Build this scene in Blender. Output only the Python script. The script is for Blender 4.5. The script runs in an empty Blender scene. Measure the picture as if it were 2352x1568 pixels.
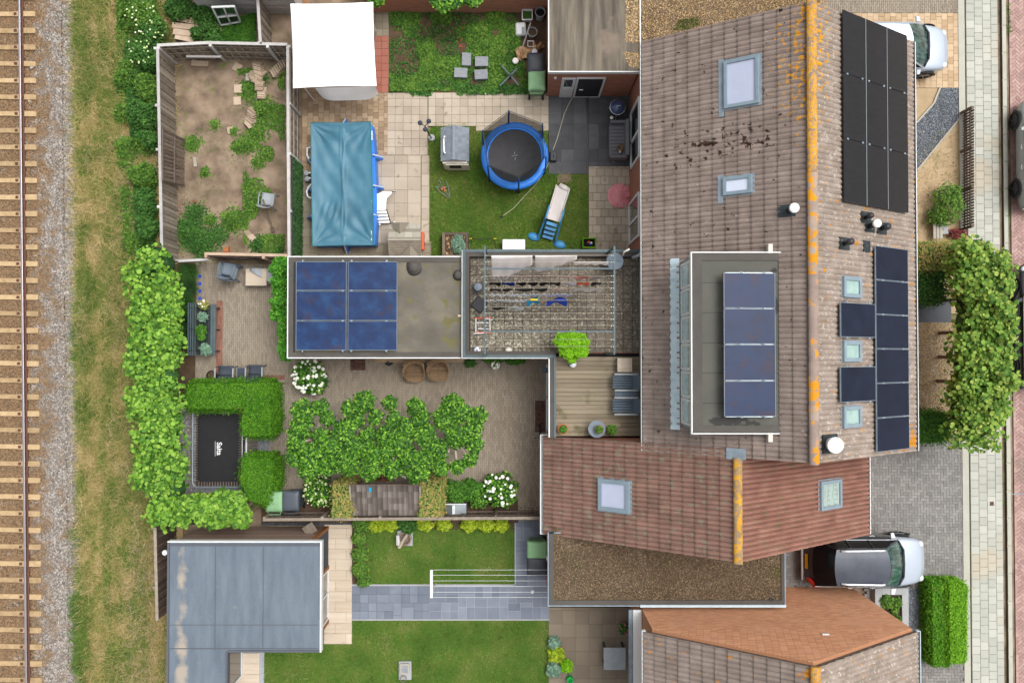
import bpy, math, random
import numpy as np
from mathutils import Vector, Matrix

# ---------------------------------------------------------------- scene, camera, light
S = bpy.context.scene
COL = S.collection
RD = random.Random(11)
NR = np.random.default_rng(11)
H = 30.0                                  # camera height over the ground
FP = 1886.5                               # focal length in units of the 2352-wide picture
TH = math.atan(33 / FP)                   # the drone camera is one degree off plumb
cam = bpy.data.cameras.new('camera'); cam_o = bpy.data.objects.new('camera', cam); COL.objects.link(cam_o)
cam.sensor_fit = 'HORIZONTAL'; cam.sensor_width = 36; cam.lens = FP / 2352 * 36
cam.clip_start = .1; cam.clip_end = 500
cam_o.location = (0, 0, H); cam_o.rotation_euler = (TH, 0, 0)
S.camera = cam_o
w = bpy.data.worlds.new('World'); S.world = w; w.use_nodes = True
nt = w.node_tree; nt.nodes.clear()
sky = nt.nodes.new('ShaderNodeTexSky'); sky.sky_type = 'NISHITA'; sky.sun_disc = False
SUN_EL, SUN_AZ = math.radians(66), math.radians(60)   # azimuth measured clockwise from +Y
sky.sun_elevation = SUN_EL; sky.sun_rotation = SUN_AZ
sky.air_density = 1.0; sky.dust_density = 6.0; sky.ozone_density = 1.0
hs = nt.nodes.new('ShaderNodeHueSaturation'); hs.inputs['Saturation'].default_value = .18
bg = nt.nodes.new('ShaderNodeBackground'); bg.inputs['Strength'].default_value = .15
ow = nt.nodes.new('ShaderNodeOutputWorld')
nt.links.new(sky.outputs[0], hs.inputs['Color']); nt.links.new(hs.outputs[0], bg.inputs[0]); nt.links.new(bg.outputs[0], ow.inputs[0])
sl = bpy.data.lights.new('sun', 'SUN'); sl.energy = 1.15; sl.angle = math.radians(32); sl.color = (1, .985, .96)
so = bpy.data.objects.new('sun', sl); COL.objects.link(so)
sd = Vector((math.sin(SUN_AZ) * math.cos(SUN_EL), math.cos(SUN_AZ) * math.cos(SUN_EL), math.sin(SUN_EL)))
so.rotation_euler = sd.to_track_quat('Z', 'Y').to_euler(); so.location = (5, -5, 25)
S.view_settings.view_transform = 'Standard'; S.view_settings.look = 'None'; S.view_settings.gamma = 1
S.view_settings.use_curve_mapping = False; S.view_settings.exposure = .46
S.cycles.max_bounces = 6; S.cycles.transparent_max_bounces = 12

# ---------------------------------------------------------------- picture -> place
CT, ST = math.cos(TH), math.sin(TH)
def ray(u, v):
    xc, yc = (u - 1176) / FP, -(v - 784) / FP
    return xc, yc * CT + ST, yc * ST - CT
def P(u, v, z=0.0):
    x, y, zz = ray(u, v); t = (z - H) / zz
    return Vector((x * t, y * t, z))
def Pl(u, v, a, b, off=0.0):
    """point on the roof plane z = a + b x"""
    x, y, zz = ray(u, v); t = (a + off - H) / (zz - b * x)
    return Vector((x * t, y * t, H + zz * t))
def px(n, z=0.0): return n / FP * (H - z)
def PP(pts, z=0.0): return [tuple(P(u, v, z))[:2] for u, v in pts]

# ---------------------------------------------------------------- objects
def tag(o, label=None, cat=None, group=None, kind=None):
    if label: o['label'] = label
    if cat: o['category'] = cat
    if group: o['group'] = group
    if kind: o['kind'] = kind
    return o
def thing(name, label, cat, loc=(0, 0, 0), group=None):
    o = bpy.data.objects.new(name, None); COL.objects.link(o); o.location = loc; o.empty_display_size = .2
    return tag(o, label, cat, group)
def rootloc(p):
    L = Vector((0, 0, 0))
    while p is not None: L += p.location; p = p.parent
    return L
def link(name, me, parent=None, loc=None, shift=True):
    o = bpy.data.objects.new(name, me); COL.objects.link(o)
    if parent is not None: o.parent = parent
    return o
def copy_tree(o, parent=None, loc=None, rz=None, sc=None):
    c = o.copy(); COL.objects.link(c)
    if parent is not None: c.parent = parent
    for ch in list(o.children): copy_tree(ch, c)
    if loc is not None: c.location = loc
    if rz is not None: c.rotation_euler = (0, 0, rz)
    if sc is not None: c.scale = (sc, sc, sc)
    return c
def recol(o, frm, to):
    """give a copied thing materials of its own (mesh data copied)"""
    for c in [o] + list(o.children_recursive):
        if c.type == 'MESH' and any(m == frm for m in c.data.materials):
            c.data = c.data.copy()
            for i, m in enumerate(c.data.materials):
                if m == frm: c.data.materials[i] = to

class MB:
    def __init__(s): s.v = []; s.f = []; s.m = []; s.r = []
    def add(s, vs, fs, mi=0, r=None):
        b = len(s.v); s.v += [tuple(v) for v in vs]
        s.f += [tuple(b + i for i in f) for f in fs]; s.m += [mi] * len(fs); s.r += [RD.random() if r is None else r] * len(fs)
        return s
    def box(s, x0, y0, z0, x1, y1, z1, mi=0, r=None):
        return s.prism([(x0, y0), (x1, y0), (x1, y1), (x0, y1)], z0, z1, mi, r)
    def pbox(s, u0, v0, u1, v1, z0, z1, mi=0, zt=None):
        a = P(u0, v0, z1 if zt is None else zt); b = P(u1, v1, z1 if zt is None else zt)
        return s.box(min(a.x, b.x), min(a.y, b.y), z0, max(a.x, b.x), max(a.y, b.y), z1, mi)
    def rbox(s, c, sx, sy, z0, z1, rot=0, mi=0, tap=1.0, r=None):
        cr, sr = math.cos(rot), math.sin(rot); vs = []
        for z, k in ((z0, 1), (z1, tap)):
            for dx, dy in ((-1, -1), (1, -1), (1, 1), (-1, 1)):
                X, Y = dx * sx / 2 * k, dy * sy / 2 * k
                vs.append((c[0] + X * cr - Y * sr, c[1] + X * sr + Y * cr, z))
        return s.add(vs, [(3, 2, 1, 0), (4, 5, 6, 7), (0, 1, 5, 4), (1, 2, 6, 5), (2, 3, 7, 6), (3, 0, 4, 7)], mi, r)
    def prism(s, poly, z0, z1, mi=0, r=None):
        A = sum(poly[i][0] * poly[(i + 1) % len(poly)][1] - poly[(i + 1) % len(poly)][0] * poly[i][1] for i in range(len(poly)))
        if A < 0: poly = poly[::-1]
        n = len(poly); f0 = z0 if callable(z0) else (lambda x, y: z0); f1 = z1 if callable(z1) else (lambda x, y: z1)
        vs = [(p[0], p[1], f0(*p[:2])) for p in poly] + [(p[0], p[1], f1(*p[:2])) for p in poly]
        return s.add(vs, [tuple(range(n))[::-1], tuple(range(n, 2 * n))] + [(i, (i + 1) % n, n + (i + 1) % n, n + i) for i in range(n)], mi, r)
    def bar(s, p, q, w, h=None, mi=0, up=(0, 0, 1), r=None):
        h = w if h is None else h; p = Vector(p); q = Vector(q); d = (q - p).normalized(); u = Vector(up)
        if abs(d.dot(u)) > .99: u = Vector((0, 1, 0))
        sd_ = d.cross(u).normalized() * w / 2; uu = sd_.cross(d).normalized() * h / 2
        vs = [e + a * sd_ + b * uu for e in (p, q) for a, b in ((-1, -1), (1, -1), (1, 1), (-1, 1))]
        return s.add(vs, [(0, 1, 2, 3), (7, 6, 5, 4), (0, 4, 5, 1), (1, 5, 6, 2), (2, 6, 7, 3), (3, 7, 4, 0)], mi, r)
    def tube(s, pts, rad, n=6, mi=0, closed=False, r=None):
        pts = [Vector(p) for p in pts]; k = len(pts); rad = rad if isinstance(rad, (list, tuple)) else [rad] * k; vs = []; prev = None
        for i, p in enumerate(pts):
            a = pts[(i - 1) % k] if (i or closed) else p; b = pts[(i + 1) % k] if (i < k - 1 or closed) else p
            d = (b - a).normalized() if (b - a).length > 1e-9 else Vector((0, 0, 1))
            u = prev if prev is not None else (Vector((0, 0, 1)) if abs(d.z) < .9 else Vector((1, 0, 0)))
            u = (u - d * u.dot(d)).normalized(); prev = u; w_ = d.cross(u)
            vs += [p + (u * math.cos(t * math.tau / n) + w_ * math.sin(t * math.tau / n)) * rad[i] for t in range(n)]
        fs = []
        for i in range(k if closed else k - 1):
            j = (i + 1) % k
            fs += [(i * n + t, i * n + (t + 1) % n, j * n + (t + 1) % n, j * n + t) for t in range(n)]
        if not closed: fs += [tuple(range(n))[::-1], tuple(range((k - 1) * n, k * n))]
        return s.add(vs, fs, mi, r)
    def lathe(s, c, prof, n=16, mi=0, sx=1, sy=1, rot=0, r=None):
        vs = []
        for rr, z in prof:
            for t in range(n):
                a = t * math.tau / n; X, Y = rr * sx * math.cos(a), rr * sy * math.sin(a)
                vs.append((c[0] + X * math.cos(rot) - Y * math.sin(rot), c[1] + X * math.sin(rot) + Y * math.cos(rot), c[2] + z))
        k = len(prof); fs = [(i * n + t, i * n + (t + 1) % n, (i + 1) * n + (t + 1) % n, (i + 1) * n + t) for i in range(k - 1) for t in range(n)]
        fs += [tuple(range(n))[::-1], tuple(range((k - 1) * n, k * n))]
        return s.add(vs, fs, mi, r)
    def ball(s, c, rad, n=14, mi=0, sz=1, r=None):
        k = max(6, n // 2)
        return s.lathe(c, [(max(.001, rad * math.sin(math.pi * i / k)), -rad * sz * math.cos(math.pi * i / k)) for i in range(k + 1)], n, mi, r=r)
    def grid(s, fn, nu, nv, mi=0, r=None):
        vs = [fn(i / nu, j / nv) for j in range(nv + 1) for i in range(nu + 1)]; k = nu + 1
        return s.add(vs, [(j * k + i, j * k + i + 1, (j + 1) * k + i + 1, (j + 1) * k + i) for j in range(nv) for i in range(nu)], mi, r)
    def slope(s, a, b, x0, x1, y0, y1, o0, o1, mi=0, r=None):
        """box lying on the plane z=a+bx, from offset o0 to o1 along its normal"""
        n = Vector((-b, 0, 1)).normalized(); vs = []
        for o in (o0, o1):
            for x, y in ((x0, y0), (x1, y0), (x1, y1), (x0, y1)): vs.append(Vector((x, y, a + b * x)) + n * o)
        return s.add(vs, [(3, 2, 1, 0), (4, 5, 6, 7), (0, 1, 5, 4), (1, 2, 6, 5), (2, 3, 7, 6), (3, 0, 4, 7)], mi, r)
    def build(s, name, mats, parent=None, smooth=False, label=None, cat=None, group=None, kind=None, bevel=0, solid=0, sub=0, local=False):
        me = bpy.data.meshes.new(name)
        if parent is not None: L = Vector((0, 0, 0)) if local else rootloc(parent)
        elif kind == 'structure' or local: L = Vector((0, 0, 0))
        else:
            xs = [v[0] for v in s.v]; ys = [v[1] for v in s.v]; L = Vector(((min(xs) + max(xs)) / 2, (min(ys) + max(ys)) / 2, min(v[2] for v in s.v)))
        me.from_pydata([(v[0] - L.x, v[1] - L.y, v[2] - L.z) for v in s.v], [], s.f)
        mats = mats if isinstance(mats, (list, tuple)) else [mats]
        for m in mats: me.materials.append(m)
        me.polygons.foreach_set('material_index', s.m)
        me.attributes.new('rnd', 'FLOAT', 'FACE').data.foreach_set('value', s.r)
        if smooth:
            me.polygons.foreach_set('use_smooth', [True] * len(s.f))
        me.update()
        o = link(name, me, parent)
        if parent is None: o.location = L
        if solid: md = o.modifiers.new('solid', 'SOLIDIFY'); md.thickness = solid; md.offset = 0
        if bevel: md = o.modifiers.new('bevel', 'BEVEL'); md.width = bevel; md.segments = 2; md.limit_method = 'ANGLE'
        if sub: md = o.modifiers.new('sub', 'SUBSURF'); md.levels = sub; md.render_levels = sub
        if smooth == 'auto' or (smooth and bevel): me.shade_flat() if False else None
        return tag(o, label, cat, group, kind)

def npmesh(name, V, F, mat, parent=None, rnd=None, smooth=False, **kw):
    """V (N,3) world coordinates, F (M,k) indices"""
    V = np.asarray(V, dtype=np.float32); F = np.asarray(F, dtype=np.int32)
    if parent is not None: L = np.array(rootloc(parent)[:])
    elif kw.get('kind') == 'structure': L = np.zeros(3)
    else: L = np.array([(V[:, 0].min() + V[:, 0].max()) / 2, (V[:, 1].min() + V[:, 1].max()) / 2, V[:, 2].min()])
    me = bpy.data.meshes.new(name); me.vertices.add(len(V)); me.vertices.foreach_set('co', (V - L).astype(np.float32).ravel())
    M, k = F.shape; me.loops.add(M * k); me.loops.foreach_set('vertex_index', F.ravel())
    me.polygons.add(M); me.polygons.foreach_set('loop_start', np.arange(M, dtype=np.int32) * k)
    me.update(calc_edges=True)
    me.attributes.new('rnd', 'FLOAT', 'FACE').data.foreach_set('value', (NR.random(M) if rnd is None else np.asarray(rnd)).astype(np.float32))
    me.polygons.foreach_set('use_smooth', np.full(M, bool(smooth)))
    me.materials.append(mat)
    o = link(name, me, parent)
    if parent is None: o.location = L
    return tag(o, kw.get('label'), kw.get('cat'), kw.get('group'), kw.get('kind'))

# ---------------------------------------------------------------- materials
def lin(h, k=.80):
    r = [int(h[i:i + 2], 16) / 255 for i in (0, 2, 4)]
    return tuple(((c / 12.92) if c <= .04045 else ((c + .055) / 1.055) ** 2.4) * k for c in r) + (1,)
MC = {}
def mat(name, cols, scale=2., rough=.85, rv=.15, mixr=0., fine=.12, fscale=70., bump=0., bscale=60., spec=.3, metal=0., cell=None,
        patches=(), stretch=(1, 1, 1), detail=5, brick=None, leaf=0., coat=0., k=.80, rough_n=0.0, contrast=.25):
    if name in MC: return MC[name]
    m = bpy.data.materials.new(name); m.use_nodes = True; t = m.node_tree; N = t.nodes; N.clear()
    def n(ty, **p):
        x = N.new(ty)
        for a, b in p.items(): setattr(x, a, b)
        return x
    def L(a, b): t.links.new(a, b)
    def val(v): return v
    def math_(op, a, b=None, clamp=False):
        x = n('ShaderNodeMath', operation=op); x.use_clamp = clamp
        for i, q in enumerate((a, b)):
            if q is None: continue
            if isinstance(q, (int, float)): x.inputs[i].default_value = q
            else: L(q, x.inputs[i])
        return x.outputs[0]
    geo = n('ShaderNodeNewGeometry'); pos = geo.outputs['Position']
    def mapped(st):
        if tuple(st) == (1, 1, 1): return pos
        v = n('ShaderNodeVectorMath', operation='MULTIPLY'); L(pos, v.inputs[0]); v.inputs[1].default_value = st; return v.outputs[0]
    def noise(sc, det=5, vec=None, rough_=.55):
        x = n('ShaderNodeTexNoise'); x.inputs['Scale'].default_value = sc; x.inputs['Detail'].default_value = det
        x.inputs['Roughness'].default_value = rough_; L(vec or pos, x.inputs['Vector']); return x.outputs['Fac']
    oi = n('ShaderNodeObjectInfo'); at = n('ShaderNodeAttribute', attribute_name='rnd')
    rnd = math_('FRACT', math_('ADD', oi.outputs['Random'], at.outputs['Fac']))
    def ramp(fac, cs, lo=.5 - contrast, hi=.5 + contrast):
        r = n('ShaderNodeValToRGB'); L(fac, r.inputs[0]); e = r.color_ramp.elements
        k_ = len(cs)
        while len(e) < k_: e.new(.5)
        for i, c in enumerate(cs):
            e[i].position = lo + (hi - lo) * i / max(1, k_ - 1); e[i].color = lin(c, k) if isinstance(c, str) else c
        return r.outputs[0]
    def mix(fac, a, b, bt='MIX'):
        x = n('ShaderNodeMix', data_type='RGBA', blend_type=bt)
        if isinstance(fac, (int, float)): x.inputs[0].default_value = fac
        else: L(fac, x.inputs[0])
        for i, q in ((6, a), (7, b)):
            if isinstance(q, tuple): x.inputs[i].default_value = q
            else: L(q, x.inputs[i])
        return x.outputs[2]
    cols = [cols] if isinstance(cols, str) else list(cols)
    f = noise(scale, detail, mapped(stretch))
    if mixr:
        f = math_('ADD', math_('MULTIPLY', f, 1 - mixr), math_('MULTIPLY', math_('ADD', math_('MULTIPLY', rnd, 2 * contrast), .5 - contrast), mixr))
    c = ramp(f, cols) if len(cols) > 1 else lin(cols[0], k)
    if brick:
        ax, bw, bh, mc = brick
        sp = n('ShaderNodeSeparateXYZ'); L(pos, sp.inputs[0]); cb = n('ShaderNodeCombineXYZ')
        L(sp.outputs['XYZ'.index(ax[0].upper())], cb.inputs[0]); L(sp.outputs['XYZ'.index(ax[1].upper())], cb.inputs[1])
        bt = n('ShaderNodeTexBrick'); L(cb.outputs[0], bt.inputs['Vector']); bt.inputs['Scale'].default_value = 1
        bt.inputs['Brick Width'].default_value = bw; bt.inputs['Row Height'].default_value = bh; bt.inputs['Mortar Size'].default_value = .006
        bt.inputs['Color1'].default_value = (1, 1, 1, 1); bt.inputs['Color2'].default_value = (.72, .72, .72, 1); bt.inputs['Mortar'].default_value = (0, 0, 0, 1); bt.inputs['Bias'].default_value = 0
        c = mix(1., c, bt.outputs['Color'], 'MULTIPLY'); c = mix(bt.outputs['Fac'], c, lin(mc, k))
    for p in patches:
        col, sc, thr, soft = p[:4]; fac = noise(sc, p[5] if len(p) > 5 else 4)
        if len(p) > 4 and p[4]:
            cx, cy, rx, ry, gain = p[4]
            sp = n('ShaderNodeSeparateXYZ'); L(pos, sp.inputs[0])
            dx = math_('DIVIDE', math_('SUBTRACT', sp.outputs[0], cx), rx); dy = math_('DIVIDE', math_('SUBTRACT', sp.outputs[1], cy), ry)
            d2 = math_('ADD', math_('MULTIPLY', dx, dx), math_('MULTIPLY', dy, dy))
            g = math_('SUBTRACT', 1., d2, True)
            fac = math_('ADD', fac, math_('MULTIPLY', g, gain))
        mr = n('ShaderNodeMapRange'); L(fac, mr.inputs[0]); mr.inputs[1].default_value = thr; mr.inputs[2].default_value = thr + soft
        c = mix(mr.outputs[0], c, lin(col, k))
    if cell:
        vo = n('ShaderNodeTexVoronoi'); vo.inputs['Scale'].default_value = cell[0]; L(mapped(cell[2] if len(cell) > 2 else (1, 1, 1)), vo.inputs['Vector'])
        sv = n('ShaderNodeSeparateColor'); L(vo.outputs['Color'], sv.inputs[0])
        fa = math_('ADD', math_('MULTIPLY', sv.outputs[0], cell[1]), 1 - cell[1] * .6)
        dd = math_('SUBTRACT', 1.05, math_('MULTIPLY', vo.outputs['Distance'], .55))
        cc = n('ShaderNodeCombineColor'); fb = math_('MULTIPLY', fa, dd)
        for i in range(3): L(fb, cc.inputs[i])
        c = mix(1., c, cc.outputs[0], 'MULTIPLY')
    br = 1.
    parts = []
    if rv: parts.append(math_('ADD', math_('MULTIPLY', rnd, rv), 1 - rv / 2))
    if fine: parts.append(math_('ADD', math_('MULTIPLY', noise(fscale, 3), fine * 4), 1 - fine * 2))
    for q in parts:
        cc = n('ShaderNodeCombineColor')
        for i in range(3): L(q, cc.inputs[i])
        c = mix(1., c, cc.outputs[0], 'MULTIPLY')
    b = n('ShaderNodeBsdfPrincipled'); out = n('ShaderNodeOutputMaterial')
    if isinstance(c, tuple): b.inputs['Base Color'].default_value = c
    else: L(c, b.inputs['Base Color'])
    b.inputs['Roughness'].default_value = rough; b.inputs['Metallic'].default_value = metal; b.inputs['Specular IOR Level'].default_value = spec
    if rough_n:
        L(math_('ADD', math_('MULTIPLY', noise(6, 3), rough_n), rough - rough_n / 2), b.inputs['Roughness'])
    if coat: b.inputs['Coat Weight'].default_value = coat; b.inputs['Coat Roughness'].default_value = .06
    if bump:
        bp = n('ShaderNodeBump'); bp.inputs['Strength'].default_value = bump; bp.inputs['Distance'].default_value = .01
        L(noise(bscale, 4), bp.inputs['Height']); L(bp.outputs[0], b.inputs['Normal'])
    sh = b.outputs[0]
    if leaf:
        tr = n('ShaderNodeBsdfTranslucent')
        if isinstance(c, tuple): tr.inputs[0].default_value = c
        else: L(c, tr.inputs[0])
        mx = n('ShaderNodeMixShader'); mx.inputs[0].default_value = leaf; L(sh, mx.inputs[1]); L(tr.outputs[0], mx.inputs[2]); sh = mx.outputs[0]
    L(sh, out.inputs[0]); MC[name] = m
    return m
def see_through(name, col, alpha, rough=.6):
    m = bpy.data.materials.new(name); m.use_nodes = True; b = m.node_tree.nodes['Principled BSDF']
    b.inputs['Base Color'].default_value = lin(col); b.inputs['Alpha'].default_value = alpha; b.inputs['Roughness'].default_value = rough
    return m

# ---------------------------------------------------------------- scatterers
def inpoly(X, Y, poly):
    c = np.zeros(len(X), dtype=bool); n = len(poly)
    for i in range(n):
        x0, y0 = poly[i][:2]; x1, y1 = poly[(i + 1) % n][:2]
        if y0 == y1: continue
        k = ((y0 > Y) != (y1 > Y)) & (X < (x1 - x0) * (Y - y0) / (y1 - y0) + x0); c ^= k
    return c
def area(poly): return abs(sum(poly[i][0] * poly[(i + 1) % len(poly)][1] - poly[(i + 1) % len(poly)][0] * poly[i][1] for i in range(len(poly)))) / 2
def sample(poly, n):
    xs = [p[0] for p in poly]; ys = [p[1] for p in poly]; bb = (max(xs) - min(xs)) * (max(ys) - min(ys)); k = int(n * bb / max(area(poly), 1e-6) * 1.05) + 8
    X = NR.uniform(min(xs), max(xs), k); Y = NR.uniform(min(ys), max(ys), k); m = inpoly(X, Y, poly)
    return np.stack([X[m], Y[m]], 1)[:n]
def vnoise(X, Y, s, seed=0):
    """cheap smooth 2-D noise in 0..1"""
    g = np.random.default_rng(seed).random((64, 64)); x = X * s + 1000; y = Y * s + 1000
    xi = np.floor(x).astype(int); yi = np.floor(y).astype(int); fx = x - xi; fy = y - yi; fx = fx * fx * (3 - 2 * fx); fy = fy * fy * (3 - 2 * fy)
    a = g[xi % 64, yi % 64]; b = g[(xi + 1) % 64, yi % 64]; c = g[xi % 64, (yi + 1) % 64]; d = g[(xi + 1) % 64, (yi + 1) % 64]
    return (a * (1 - fx) + b * fx) * (1 - fy) + (c * (1 - fx) + d * fx) * fy
def leafmesh(name, pts, size, mat_, parent=None, var=.35, upb=.8, n=5, asp=1.25, cup=.15, outw=None, **kw):
    """one polygonal leaf per point; normals lean up (and out)"""
    pts = np.asarray(pts); N = len(pts); d = NR.normal(size=(N, 3)) * .55; d[:, 2] = np.abs(d[:, 2]) + upb
    if outw is not None: d += outw
    d /= np.linalg.norm(d, axis=1)[:, None]
    a = NR.normal(size=(N, 3)); a -= d * (a * d).sum(1)[:, None]; a /= np.linalg.norm(a, axis=1)[:, None]; b = np.cross(d, a)
    s = size * (1 + var * NR.uniform(-1, 1, N))
    V = np.zeros((N, n, 3))
    for i in range(n):
        t = i * math.tau / n; V[:, i] = pts + a * (s * math.cos(t) * asp / 2)[:, None] + b * (s * math.sin(t) / 2)[:, None] - d * (s * cup * (abs(math.sin(t))))[:, None]
    return npmesh(name, V.reshape(-1, 3), np.arange(N * n).reshape(N, n), mat_, parent, **kw)
def blobpts(blobs, n, shell=.45):
    """points in the outer part of ellipsoids (x,y,z,rx,ry,rz)"""
    w_ = np.array([b[3] * b[4] + b[3] * b[5] for b in blobs]); w_ = w_ / w_.sum(); out = []; nr = []
    for b, q in zip(blobs, w_):
        k = int(n * q) + 1; d = NR.normal(size=(k, 3)); d /= np.linalg.norm(d, axis=1)[:, None]; d[:, 2] = np.where(d[:, 2] < -.35, -d[:, 2], d[:, 2])
        lump = 1 + .16 * np.sin(d[:, 0] * 5 + b[0] * 9) * np.cos(d[:, 1] * 6 + b[1] * 7) + .08 * np.sin(d[:, 2] * 11 + b[0] * 3)
        r = (1 - shell * NR.random(k) ** 1.5) * lump
        out.append(np.array(b[:3]) + d * r[:, None] * np.array(b[3:6])); nr.append(d * .7)
    return np.concatenate(out), np.concatenate(nr)
def bush(name, blobs, n, size, mat_, label=None, cat='bush', group=None, parent=None, stem=None, shell=.45, **kw):
    p, o = blobpts(blobs, n, shell)
    if parent is None and label:
        b0 = blobs[0]; t = thing(name, label, cat, (b0[0], b0[1], stem or 0), group)
    else: t = parent
    return t, leafmesh(kw.pop('part', 'foliage'), p, size, mat_, t, outw=o, **kw)
def boxleaves(name, poly, z0, z1, dens, size, mat_, parent, jit=.05, **kw):
    """clipped hedge: leaves on top and sides of a prism"""
    A = area(poly); pt = sample(poly, int(A * dens)); Z = z1 + NR.normal(size=len(pt)) * jit * .5; top = np.column_stack([pt, Z]); o = np.tile([0, 0, .9], (len(top), 1))
    pts = [top]; ou = [o]; n = len(poly); cx = sum(p[0] for p in poly) / n; cy = sum(p[1] for p in poly) / n
    for i in range(n):
        a = np.array(poly[i][:2]); b = np.array(poly[(i + 1) % n][:2]); Ln = np.linalg.norm(b - a); k = int(Ln * (z1 - z0) * dens)
        t = NR.random(k)[:, None]; q = a + (b - a) * t; nm = np.array([(b - a)[1], -(b - a)[0]]) / max(Ln, 1e-6)
        if area([tuple(x) for x in poly]) and (sum(poly[j][0] * poly[(j + 1) % n][1] - poly[(j + 1) % n][0] * poly[j][1] for j in range(n)) < 0): nm = -nm
        q = q + nm * (NR.normal(size=k) * jit)[:, None]
        pts.append(np.column_stack([q, NR.uniform(z0, z1, k)])); ou.append(np.tile([nm[0] * 1.3, nm[1] * 1.3, -.1], (k, 1)))
    return leafmesh(name, np.concatenate(pts), size, mat_, parent, outw=np.concatenate(ou), **kw)
def blades(name, poly, dens, h, wd, mat_, parent=None, lean=.6, z=0., keep=None, n=None, **kw):
    N = n or int(area(poly) * dens); p = sample(poly, N)
    if keep is not None: p = p[keep(p[:, 0], p[:, 1])]
    N = len(p); a = NR.random(N) * math.tau; hh = h * (.5 + NR.random(N)); l = NR.random(N) * math.tau; ln = hh * lean * NR.random(N) * 1.6
    b0 = np.column_stack([p[:, 0] + np.cos(a) * wd / 2, p[:, 1] + np.sin(a) * wd / 2, np.full(N, z)]); b1 = np.column_stack([p[:, 0] - np.cos(a) * wd / 2, p[:, 1] - np.sin(a) * wd / 2, np.full(N, z)])
    tp = np.column_stack([p[:, 0] + np.cos(l) * ln, p[:, 1] + np.sin(l) * ln, z + hh])
    V = np.stack([b0, b1, tp], 1).reshape(-1, 3)
    return npmesh(name, V, np.arange(N * 3).reshape(N, 3), mat_, parent, kind='stuff', **kw)
OCT = np.array([(1, 0, 0), (0, 1, 0), (-1, 0, 0), (0, -1, 0), (0, 0, 1), (0, 0, -1)], float); OCF = np.array([(0, 1, 4), (1, 2, 4), (2, 3, 4), (3, 0, 4)])
def stones(name, poly, dens, size, mat_, parent=None, z=0., keep=None, **kw):
    p = sample(poly, int(area(poly) * dens))
    if keep is not None: p = p[keep(p[:, 0], p[:, 1])]
    N = len(p); s = size * (.5 + NR.random(N) * .9) / 2; V = OCT[None, :5] * s[:, None, None] * (1 + .5 * NR.uniform(-1, 1, (N, 5, 3)))
    V[:, :4, 2] = 0; a = NR.random(N) * math.tau; c, sn = np.cos(a)[:, None], np.sin(a)[:, None]; X = V[:, :, 0] * c - V[:, :, 1] * sn; Y = V[:, :, 0] * sn + V[:, :, 1] * c
    V = np.stack([X + p[:, :1], Y + p[:, 1:], V[:, :, 2] * .8 + z], 2); F = (OCF[None] + (np.arange(N) * 5)[:, None, None]).reshape(-1, 3)
    return npmesh(name, V.reshape(-1, 3), F, mat_, parent, rnd=np.repeat(NR.random(N), 4), **{'kind': 'stuff', **kw})

# ---------------------------------------------------------------- pieces: pavers, bricks, planks
_UB = {}
def unitblock(mat_):
    if mat_.name in _UB: return _UB[mat_.name]
    c = .46; vs = [(-.5, -.5, 0), (.5, -.5, 0), (.5, .5, 0), (-.5, .5, 0), (-.5, -.5, .85), (.5, -.5, .85), (.5, .5, .85), (-.5, .5, .85), (-c, -c, 1), (c, -c, 1), (c, c, 1), (-c, c, 1)]
    fs = [(0, 1, 5, 4), (1, 2, 6, 5), (2, 3, 7, 6), (3, 0, 4, 7), (4, 5, 9, 8), (5, 6, 10, 9), (6, 7, 11, 10), (7, 4, 8, 11), (8, 9, 10, 11)]
    me = bpy.data.meshes.new('block'); me.from_pydata(vs, [], fs); me.materials.append(mat_); me.update(); _UB[mat_.name] = (me, np.array(vs), np.array(fs)); return _UB[mat_.name]
def pieces(name, items, mat_, parent, limit=300, stuffname=None):
    """items: (cx,cy,z0,sx,sy,sz,rot) -> first `limit` as parts, the rest as one"""
    me, uv, uf = unitblock(mat_); L = rootloc(parent) if parent is not None else Vector((0, 0, 0))
    items = list(items)
    if len(items) > limit: items.sort(key=lambda i: -(i[3] * i[4]) * 4 + .002 * math.hypot(i[0], i[1]))
    for it in items[:limit]:
        o = bpy.data.objects.new(name, me); COL.objects.link(o); o.parent = parent
        o.location = (it[0] - L.x, it[1] - L.y, it[2] - L.z); o.scale = (it[3], it[4], it[5]); o.rotation_euler = (0, 0, it[6])
    rest = items[limit:]
    if rest:
        A = np.array(rest); c, s_ = np.cos(A[:, 6])[:, None], np.sin(A[:, 6])[:, None]
        X = uv[None, :, 0] * A[:, 3:4]; Y = uv[None, :, 1] * A[:, 4:5]; Z = uv[None, :, 2] * A[:, 5:6] + A[:, 2:3]
        V = np.stack([X * c - Y * s_ + A[:, 0:1], X * s_ + Y * c + A[:, 1:2], Z], 2); F = (uf[None] + (np.arange(len(A)) * 12)[:, None, None]).reshape(-1, 4)
        npmesh(stuffname or (name + '_remainder'), V.reshape(-1, 3), F, mat_, parent, rnd=np.repeat(NR.random(len(A)), 9), kind='stuff')
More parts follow.
